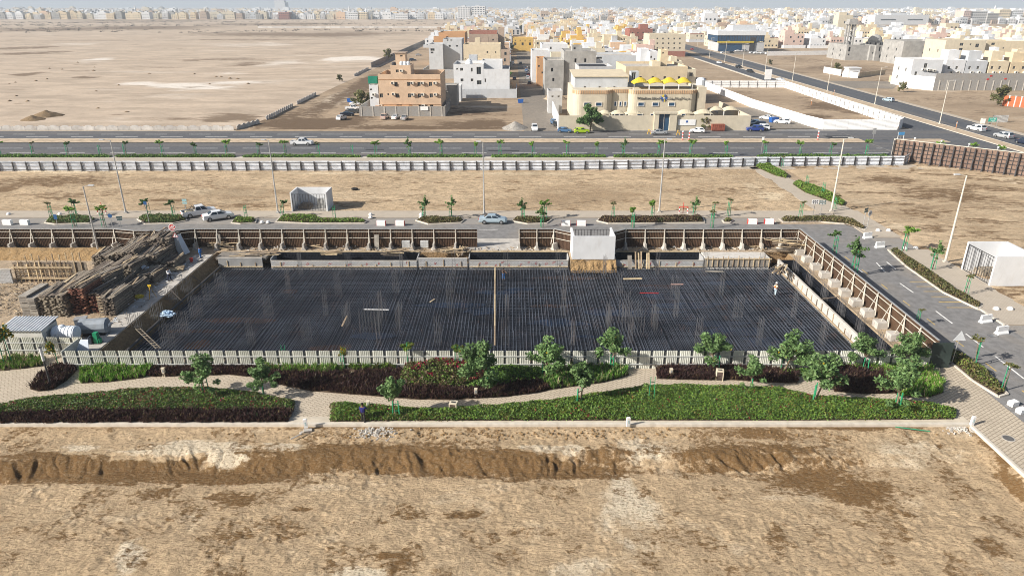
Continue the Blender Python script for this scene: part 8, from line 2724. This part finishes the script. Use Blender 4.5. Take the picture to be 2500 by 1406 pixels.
rd = random.Random(77)
ZONES = [('left of the side lane', [(-79, -55), (-53, -28), (-26, 0)], 318, 860, 26, 'houses left of the side lane'),
         ('right of the side lane', [(16, 37), (39, 61), (65, 86), (89, 110), (112, 128)], 330, 860, 26, 'houses right of the side lane'),
         ('beyond the avenue', None, 350, 860, 27, 'houses beyond the avenue')]
for zn, slots, ya, yb, pitch, grp in ZONES:
    row = 0
    y = ya
    while y < yb:
        col_i = 0
        sl = slots
        if slots is None:
            xs0 = 178 if y > 640 else (300 if y > 520 else 262)
            sl = []
            x = xs0 + rd.uniform(0, 4)
            while x < .76 * y + 12:
                wd = rd.uniform(15, 21)
                sl.append((x, x + wd)); x += wd + rd.choice((1.5, 2.5, 2.5, 9))
        for (a, b) in sl:
            if slots is not None and (a > 88 and y < 570 or a < -70 and y < 640 or a < -50 and y < 372):
                continue
            if slots is None and 700 < y < 742 and a < 420:
                continue
            x0, x1 = a + rd.uniform(.3, 2), b - rd.uniform(.3, 2.5)
            y0 = y + rd.uniform(0, 2); y1 = y0 + rd.uniform(14, 19)
            if rd.random() < .05 or not free(x0, x1, y0, y1):
                continue
            h = rd.choice((7.5, 8.2, 8.6, 9.0, 11.5))
            c_ = rd.choice(PAL) if slots is not None else rd.choice(['cream', 'stone', 'cream', 'white', 'white', 'sand', 'white', 'pale grey', 'stone', 'pink', 'cream'])
            town_house('%s flat-roofed house %s, %s row back, %s from left' % (c_, zn, ORD[row], ORD[col_i]), x0, x1, y0, y1, h, c_, rd, y < 470, grp)
            col_i += 1
        row += 1
        y += pitch

# ================================================================ the distant city: one mass of roofs
CITYM = [WHITE_W, COLM['cream'], COLM['stone'], COLM['sand'], COLM['pale grey'], COLM['grey'], COLM['peach'], GLASS, COLM['brown'], RED_BRICK, COLM['concrete']]


def np_boxes(x0, x1, y0, y1, z0, z1):
    V = np.stack([np.stack(c, -1) for c in ((x0, y0, z0), (x1, y0, z0), (x1, y1, z0), (x0, y1, z0), (x0, y0, z1), (x1, y0, z1), (x1, y1, z1), (x0, y1, z1))], 1)
    Fq = np.array([[0, 1, 5, 4], [1, 2, 6, 5], [2, 3, 7, 6], [3, 0, 4, 7], [4, 5, 6, 7]])[None] + np.arange(len(x0))[:, None, None] * 8
    return V.reshape(-1, 3), Fq.reshape(-1, 4)


g = np.random.default_rng(99)
cx, cy, cs = [], [], []
y = 862.0
while y < 5200:
    st = 21 if y < 1900 else (26 if y < 3000 else 36)
    lim = .78 * y + 60
    xs_ = np.arange(-lim, lim, st * .95)
    xs_ = xs_ + g.uniform(-4, 4, len(xs_))
    ok = np.ones(len(xs_), bool)
    if y < 1990:
        ok &= xs_ > -88
    if 905 < y < 1500:
        ok &= ~((xs_ > 430) & (y < 1380 + .1 * xs_))
    if 1560 < y < 1760:
        ok &= ~((xs_ > 150) & (xs_ < 560))
    if 1500 < y < 1990:
        ok &= ~((xs_ > -90) & (xs_ < 120) & (y > 1780))
    if 1880 < y < 1990:
        ok &= xs_ < -9e9
    ok &= np.abs(xs_ - (135 + (y - 188) * .035)) > 16
    ok &= np.abs(xs_ - 9) > 6
    ok &= g.random(len(xs_)) < (.93 if y < 2600 else .85)
    cx.append(xs_[ok]); cy.append(np.full(ok.sum(), y) + g.uniform(-3, 3, ok.sum())); cs.append(np.full(ok.sum(), st))
    y += st * g.choice([1.15, 1.15, 1.15, 1.6])
cx, cy, cs = np.concatenate(cx), np.concatenate(cy), np.concatenate(cs)
N = len(cx)
w = cs * g.uniform(.55, .92, N); d = cs * g.uniform(.6, .85, N)
h = g.choice([7, 8, 8.5, 9, 11, 13], N) * np.where(g.random(N) < .02, 1.9, 1.0)
front = (cy > 1990) & (cy < 2080)
h = np.where(front, g.choice([12, 15, 18], N), h)
pm = np.where(g.random(N) < .25, 0, g.choice([1, 1, 2, 2, 3, 3, 4, 4, 5, 5, 6, 8, 8, 10], N))
parts = []
V, Fq = np_boxes(cx - w / 2, cx + w / 2, cy, cy + d, 0 * h, h)
parts.append((V, Fq, np.repeat(pm, 5)))
tw = g.uniform(3, 6, N); tx = cx + (g.random(N) - .5) * (w - tw)
V, Fq = np_boxes(tx - tw / 2, tx + tw / 2, cy + d * .5, cy + d * .5 + 5, h * .9, h + g.uniform(2, 5, N))
parts.append((V, Fq, np.repeat(np.where(g.random(N) < .6, pm, 0), 5)))
u = g.random(N) < .6
V, Fq = np_boxes((cx - w * .4)[u], (cx + w * .15)[u], (cy + d * .3)[u], (cy + d * .95)[u], (h * .9)[u], (h + 3)[u])
parts.append((V, Fq, np.repeat(pm[u], 5)))
nearm = cy < 3600
for r_ in (.28, .68):
    for q in (-.32, -.02, .3):
        s_ = nearm & (g.random(N) < .85)
        wx = cx[s_] + w[s_] * q
        V, Fq = np_boxes(wx - 1.1, wx + 1.1, cy[s_] - .12, cy[s_] - .02, h[s_] * r_ - 1.1, h[s_] * r_ + 1.1)
        parts.append((V, Fq, np.full(len(Fq), 7)))
Vs, Fs, Ms, o_ = [], [], [], 0
for V, Fq, mi in parts:
    Vs.append(V); Fs.append(Fq + o_); Ms.append(mi); o_ += len(V)
tag(link('distant_city', np_mesh('distant_city', np.concatenate(Vs), np.concatenate(Fs), CITYM, np.concatenate(Ms))), 'hazy mass of low white and cream houses reaching to the horizon', 'city', kind='stuff')


def far_building(label, px0, px1, py0, Yp, dep, col, nx, ny, name='far_building'):
    x0, z1 = onY(px0, py0, Yp); x1 = onY(px1, py0, Yp)[0]
    t = thing(name, label, 'building')
    obj('wall', MB().box(x0, x1, Yp, Yp + dep, 0, z1), COLM[col], t)
    for i in range(nx):
        for j in range(ny):
            xx = x0 + (x1 - x0) * (i + .5) / nx; zz = z1 * (j + .6) / (ny + .2)
            ww = (x1 - x0) / nx * .28
            obj('window', MB().box(xx - ww, xx + ww, Yp - .15, Yp - .02, zz - 1, zz + 1), GLASS, t)
    obj('roof_plant', MB().box(x0 + (x1 - x0) * .3, x0 + (x1 - x0) * .6, Yp + 4, Yp + dep * .7, z1, z1 + 3), COLM['pale grey'], t)
    return t


far_building('white hospital block on the skyline at top centre, left wing', 1117, 1148, 17, 1992, 40, 'white', 5, 6)
far_building('white hospital block on the skyline at top centre, right wing', 1151, 1184, 16, 1994, 50, 'white', 5, 6)
far_building('dark red building on the far edge of the sand field', 679, 705, 31, 1992, 30, 'red', 5, 3)
far_building('pale stone hotel front left of the skyline hospital', 850, 873, 30, 1990, 30, 'white', 5, 3)
far_building('cream hotel front beside the pale stone one', 875, 896, 31, 1991, 30, 'cream', 5, 3)
far_building('long white shop row closing the far sand field', 965, 995, 34, 1993, 26, 'white', 7, 2)
far_building('pinkish apartment block under construction at far right', 2355, 2373, 27, 1500, 30, 'pink', 4, 6)
far_building('grey apartment frame beside the pinkish block at far right', 2374, 2412, 28, 1502, 30, 'grey', 8, 5)
far_building('dark grey building frame at far right', 2413, 2440, 33, 1498, 28, 'concrete', 6, 4)
far_building('pale block with shops at the far right edge', 2442, 2470, 24, 1510, 30, 'cream', 5, 5)
far_building('white tiered block at the upper right corner', 2474, 2500, 25, 1512, 30, 'white', 5, 6)
far_building('long pale grey warehouse beyond the right hand brown field', 2138, 2270, 37, 1450, 40, 'pale grey', 2, 1)
far_building('cream school block with round windows, left part', 1268, 1315, 51, 1120, 26, 'stone', 7, 3)
far_building('cream school block with round windows, right part', 1317, 1372, 55, 1085, 26, 'stone', 8, 2)
for k, (px, py, Yp, lb) in enumerate(((328, 13, 2100, 'far left'), (852, 15, 2050, 'left of the skyline hospital'), (893, 20, 2050, 'beside the cream hotel'), (1395, 15, 1700, 'stout one right of the hospital'), (2431, 14, 1600, 'upper right corner'), (2017, 20, 1900, 'over the terrace'), (1985, 20, 1900, 'left of the terrace one'))):
    x, z = onY(px, py, Yp)
    t = thing('far_minaret', 'pale minaret on the skyline, ' + lb, 'minaret', (x, Yp, 0))
    obj('shaft', MB().lathe([(2.2, 0), (1.9, z * .7), (2.6, z * .72), (1.5, z * .76), (1.3, z * .92), (.1, z)], 10), WHITE_W, t)
    obj('base', MB().box(-6, 6, -5, 5, 0, 11), COLM['cream'], t)
x, z = onY(682, -12, 4600)
t = thing('hazy_tower', 'ghostly pale tower with slanted edges rising over the skyline at left', 'tower', (x, 4600, 0))
obj('shaft', MB().extrude([[(-40, 0, 0), (34, 0, 0), (34, 40, 0), (-40, 40, 0)], [(-36, 0, z * .6), (24, 0, z * .6), (24, 40, z * .6), (-36, 40, z * .6)], [(-36, 0, z + 12), (14, 0, z + 5), (14, 40, z + 5), (-36, 40, z + 12)]], None), COLM['pale grey'], t)
obj('core', MB().box(8, 38, 6, 34, 0, z * .55), GLASS_B, t)


# ================================================================ people
def skin_mesh(name, V, E, Rr, m):
    bm = bmesh.new()
    L = bm.verts.layers.skin.verify()
    vs = []
    for k, (p, r) in enumerate(zip(V, Rr)):
        v = bm.verts.new(p)
        v[L].radius = (r, r) if not isinstance(r, tuple) else r
        v[L].use_root = (k == 0)
        vs.append(v)
    for a, b in E:
        bm.edges.new((vs[a], vs[b]))
    me_ = bpy.data.meshes.new(name)
    bm.to_mesh(me_); bm.free()
    o = bpy.data.objects.new(name, me_)
    COL.objects.link(o)
    o.modifiers.new('s', 'SKIN')
    o.modifiers.new('d', 'SUBSURF').levels = 1
    return (o, m)


JOBS = []


def wear(name, job, t):
    JOBS.append((name, job, t))


SKIN = mat('skin', (.20, .11, .07), .6, .05)
HAIR = mat('hair', (.012, .010, .009), .7)


def person(label, loc, rz, shirt, trousers, hat=None, vest=None, arms=((.0, .05), (.0, .05)), s=1.0, sleeve=False, stride=.1):
    """arms: (forward raise, elbow bend) for left and right"""
    t = thing('person', label, 'person', loc, rz)
    t.scale = (s,) * 3
    V = [(0, 0, .98), (0, .01, 1.22), (0, 0, 1.44), (0, -.01, 1.53), (0, -.02, 1.62), (0, -.03, 1.74)]
    Rr = [(.16, .11), (.15, .11), (.14, .10), .055, (.085, .10), (.07, .085)]
    E = [(0, 1), (1, 2), (2, 3), (3, 4), (4, 5)]
    hands = []
    for sg, (raise_, bend, *spr) in zip((-1, 1), arms):
        spr = spr[0] if spr else .12
        b = len(V)
        sh = Vector((sg * .20, 0, 1.42))
        d1 = Vector((sg * spr, -math.sin(raise_), -math.cos(raise_))).normalized()
        el = sh + d1 * .30
        d2 = Vector((sg * spr * .5, -math.sin(raise_ + bend), -math.cos(raise_ + bend))).normalized()
        wr = el + d2 * .27
        V += [tuple(sh), tuple(el), tuple(wr)]
        Rr += [.062, .045, .032]
        E += [(2, b), (b, b + 1), (b + 1, b + 2)]
        pb = wr + d2 * .05
        V.append(tuple(pb)); Rr.append(.034); E.append((b + 2, b + 3))
        side = d2.cross(Vector((0, 0, 1))).normalized() if abs(d2.z) < .95 else Vector((0, 1, 0))
        for f in range(5):
            q = len(V)
            off = side * ((f - 2) * .02)
            Lf = (.055, .08, .09, .085, .065)[f]
            V.append(tuple(pb + d2 * Lf * .5 + off)); V.append(tuple(pb + d2 * Lf + off * 1.1 + Vector((0, -.012, 0))))
            Rr += [.010, .008]
            E += [(b + 3, q), (q, q + 1)]
    for sg in (-1, 1):
        b = len(V)
        V += [(sg * .10, 0, .92), (sg * .12, -sg * stride * .5, .50), (sg * .12, -sg * stride, .09), (sg * .12, -sg * stride - .17, .04)]
        Rr += [.095, .065, .042, .038]
        E += [(0, b), (b, b + 1), (b + 1, b + 2), (b + 2, b + 3)]
    wear('body', skin_mesh('body', V, E, Rr, SKIN), t)
    Vt = [(0, 0, .90), (0, .01, 1.08), (0, .01, 1.28), (0, 0, 1.46)]; Rt = [(.215, .165), (.215, .165), (.225, .165), (.19, .13)]; Et = [(0, 1), (1, 2), (2, 3)]
    for q, sg in enumerate((-1, 1)):
        b = 6 + q * 14
        k = len(Vt)
        Vt += [V[b], V[b + 1]]; Rt += [.095, .078]; Et += [(3, k), (k, k + 1)]
        if sleeve:
            Vt.append(V[b + 2]); Rt.append(.058); Et.append((k + 1, k + 2))
    wear('shirt', skin_mesh('shirt', Vt, Et, Rt, shirt), t)
    if vest:
        wear('vest', skin_mesh('vest', [(0, 0, .98)] + Vt[1:4], Et[:3], [(.25, .2), (.25, .2), (.255, .2), (.225, .17)], vest), t)
    Vl = [(0, 0, .99)]; Rl = [(.175, .13)]; El = []
    for q in range(2):
        b = 6 + 28 + q * 4
        k = len(Vl)
        Vl += [V[b], V[b + 1], V[b + 2]]; Rl += [.115, .085, .068]; El += [(0, k), (k, k + 1), (k + 1, k + 2)]
    wear('trousers', skin_mesh('trousers', Vl, El, Rl, trousers), t)
    for q in range(2):
        f = V[6 + 28 + q * 4 + 3]
        obj('shoe', MB().box(f[0] - .055, f[0] + .055, f[1] - .03, f[1] + .24, 0, .09), DARK_STEEL, t)
    hd = (0, -.025, 1.69)
    obj('nose', MB().obox((0, -.135, 1.67), (.03, .04, .05)), SKIN, t)
    for sg in (-1, 1):
        obj('eye', MB().obox((sg * .035, -.12, 1.70), (.025, .012, .012)), HAIR, t)
        obj('ear', MB().obox((sg * .1, -.02, 1.68), (.02, .04, .06)), SKIN, t)
    obj('mouth', MB().obox((0, -.122, 1.625), (.05, .01, .012)), mat('lips', (.16, .06, .05), .6), t)
    pr = [(.118, 0), (.125, .04), (.11, .11), (.06, .16), (.01, .17)]
    h_ = obj('helmet' if hat else 'hair', MB().lathe(pr, 12, (0, -.02, 1.70)), hat or HAIR, t)
    if hat:
        obj('brim', MB().lathe([(.15, 0), (.15, .015)], 12, (0, -.04, 1.70)), hat, h_)
    return t


NAVY = mat('navy_cloth', (.02, .022, .13), .8, .15, 4)
x, y = at(888, 1032)
person('person in navy shirt seen from behind raising a phone by the near hedge', (x, y, .125), math.pi - .1, NAVY, mat('dark_trousers', (.035, .03, .03), .8), arms=((.5, 1.5, .9), (.05, .1)), s=1.06)
x, y = at(1892, 722, -1.3)
person('worker in orange vest and white helmet standing on the rebar mat', (x, y, -1.27), -1.2, mat('cream_shirt', (.6, .52, .42), .8), mat('pale_jeans', (.42, .52, .58), .8), WHITE_P, mat('orange_vest', (.75, .16, .02), .7), ((.6, 1.2), (.6, 1.2)), 1.05, True)
x, y = at(415, 687)
person('person in white shirt and dark trousers walking on the pit edge path', (x, y, .08), 1.2, mat('white_shirt', (.75, .75, .76), .8), mat('navy_trousers', (.02, .025, .05), .8), None, None, ((.5, 1.1), (.3, .5)), 1.05, True, .16)
x, y = at(491, 632)
person('person in blue overalls at the rear left pit corner', (x, y, .12), 2.2, mat('blue_overall', (.03, .13, .36), .8), MATS['blue_overall'], None, None, ((.3, .6), (.8, .8)), 1.0, True)
x, y = at(1229, 683, -1.3)
person('person in dark shirt working by a blue bag at the rear of the mat', (x, y, -1.27), .5, mat('brown_shirt', (.12, .07, .05), .8), MATS['blue_overall'], None, None, ((1.0, .4), (1.0, .4)), .95)

dg = bpy.context.evaluated_depsgraph_get()
for name, (o, m), t in JOBS:
    me_ = bpy.data.meshes.new_from_object(o.evaluated_get(dg))
    me_.materials.clear(); me_.materials.append(m)
    link(name, me_, t)
for name, (o, m), t in JOBS:
    bpy.data.objects.remove(o)

# ================================================================ haze
hz = MB().box(-13000, 13000, -2900, 12900, -3.2, 150)
ho = struct('haze', hz, None, kind='stuff')
ho.data.materials.clear()
hm = bpy.data.materials.new('haze_air')
hm.use_nodes = True
nt = hm.node_tree
nt.nodes.clear()
ou = nt.nodes.new('ShaderNodeOutputMaterial')
pv = nt.nodes.new('ShaderNodeVolumePrincipled')
pv.inputs['Color'].default_value = (.80, .90, 1.0, 1)
pv.inputs['Density'].default_value = 0.00016
pv.inputs['Anisotropy'].default_value = 0.0
nt.links.new(pv.outputs[0], ou.inputs['Volume'])
ho.data.materials.append(hm)
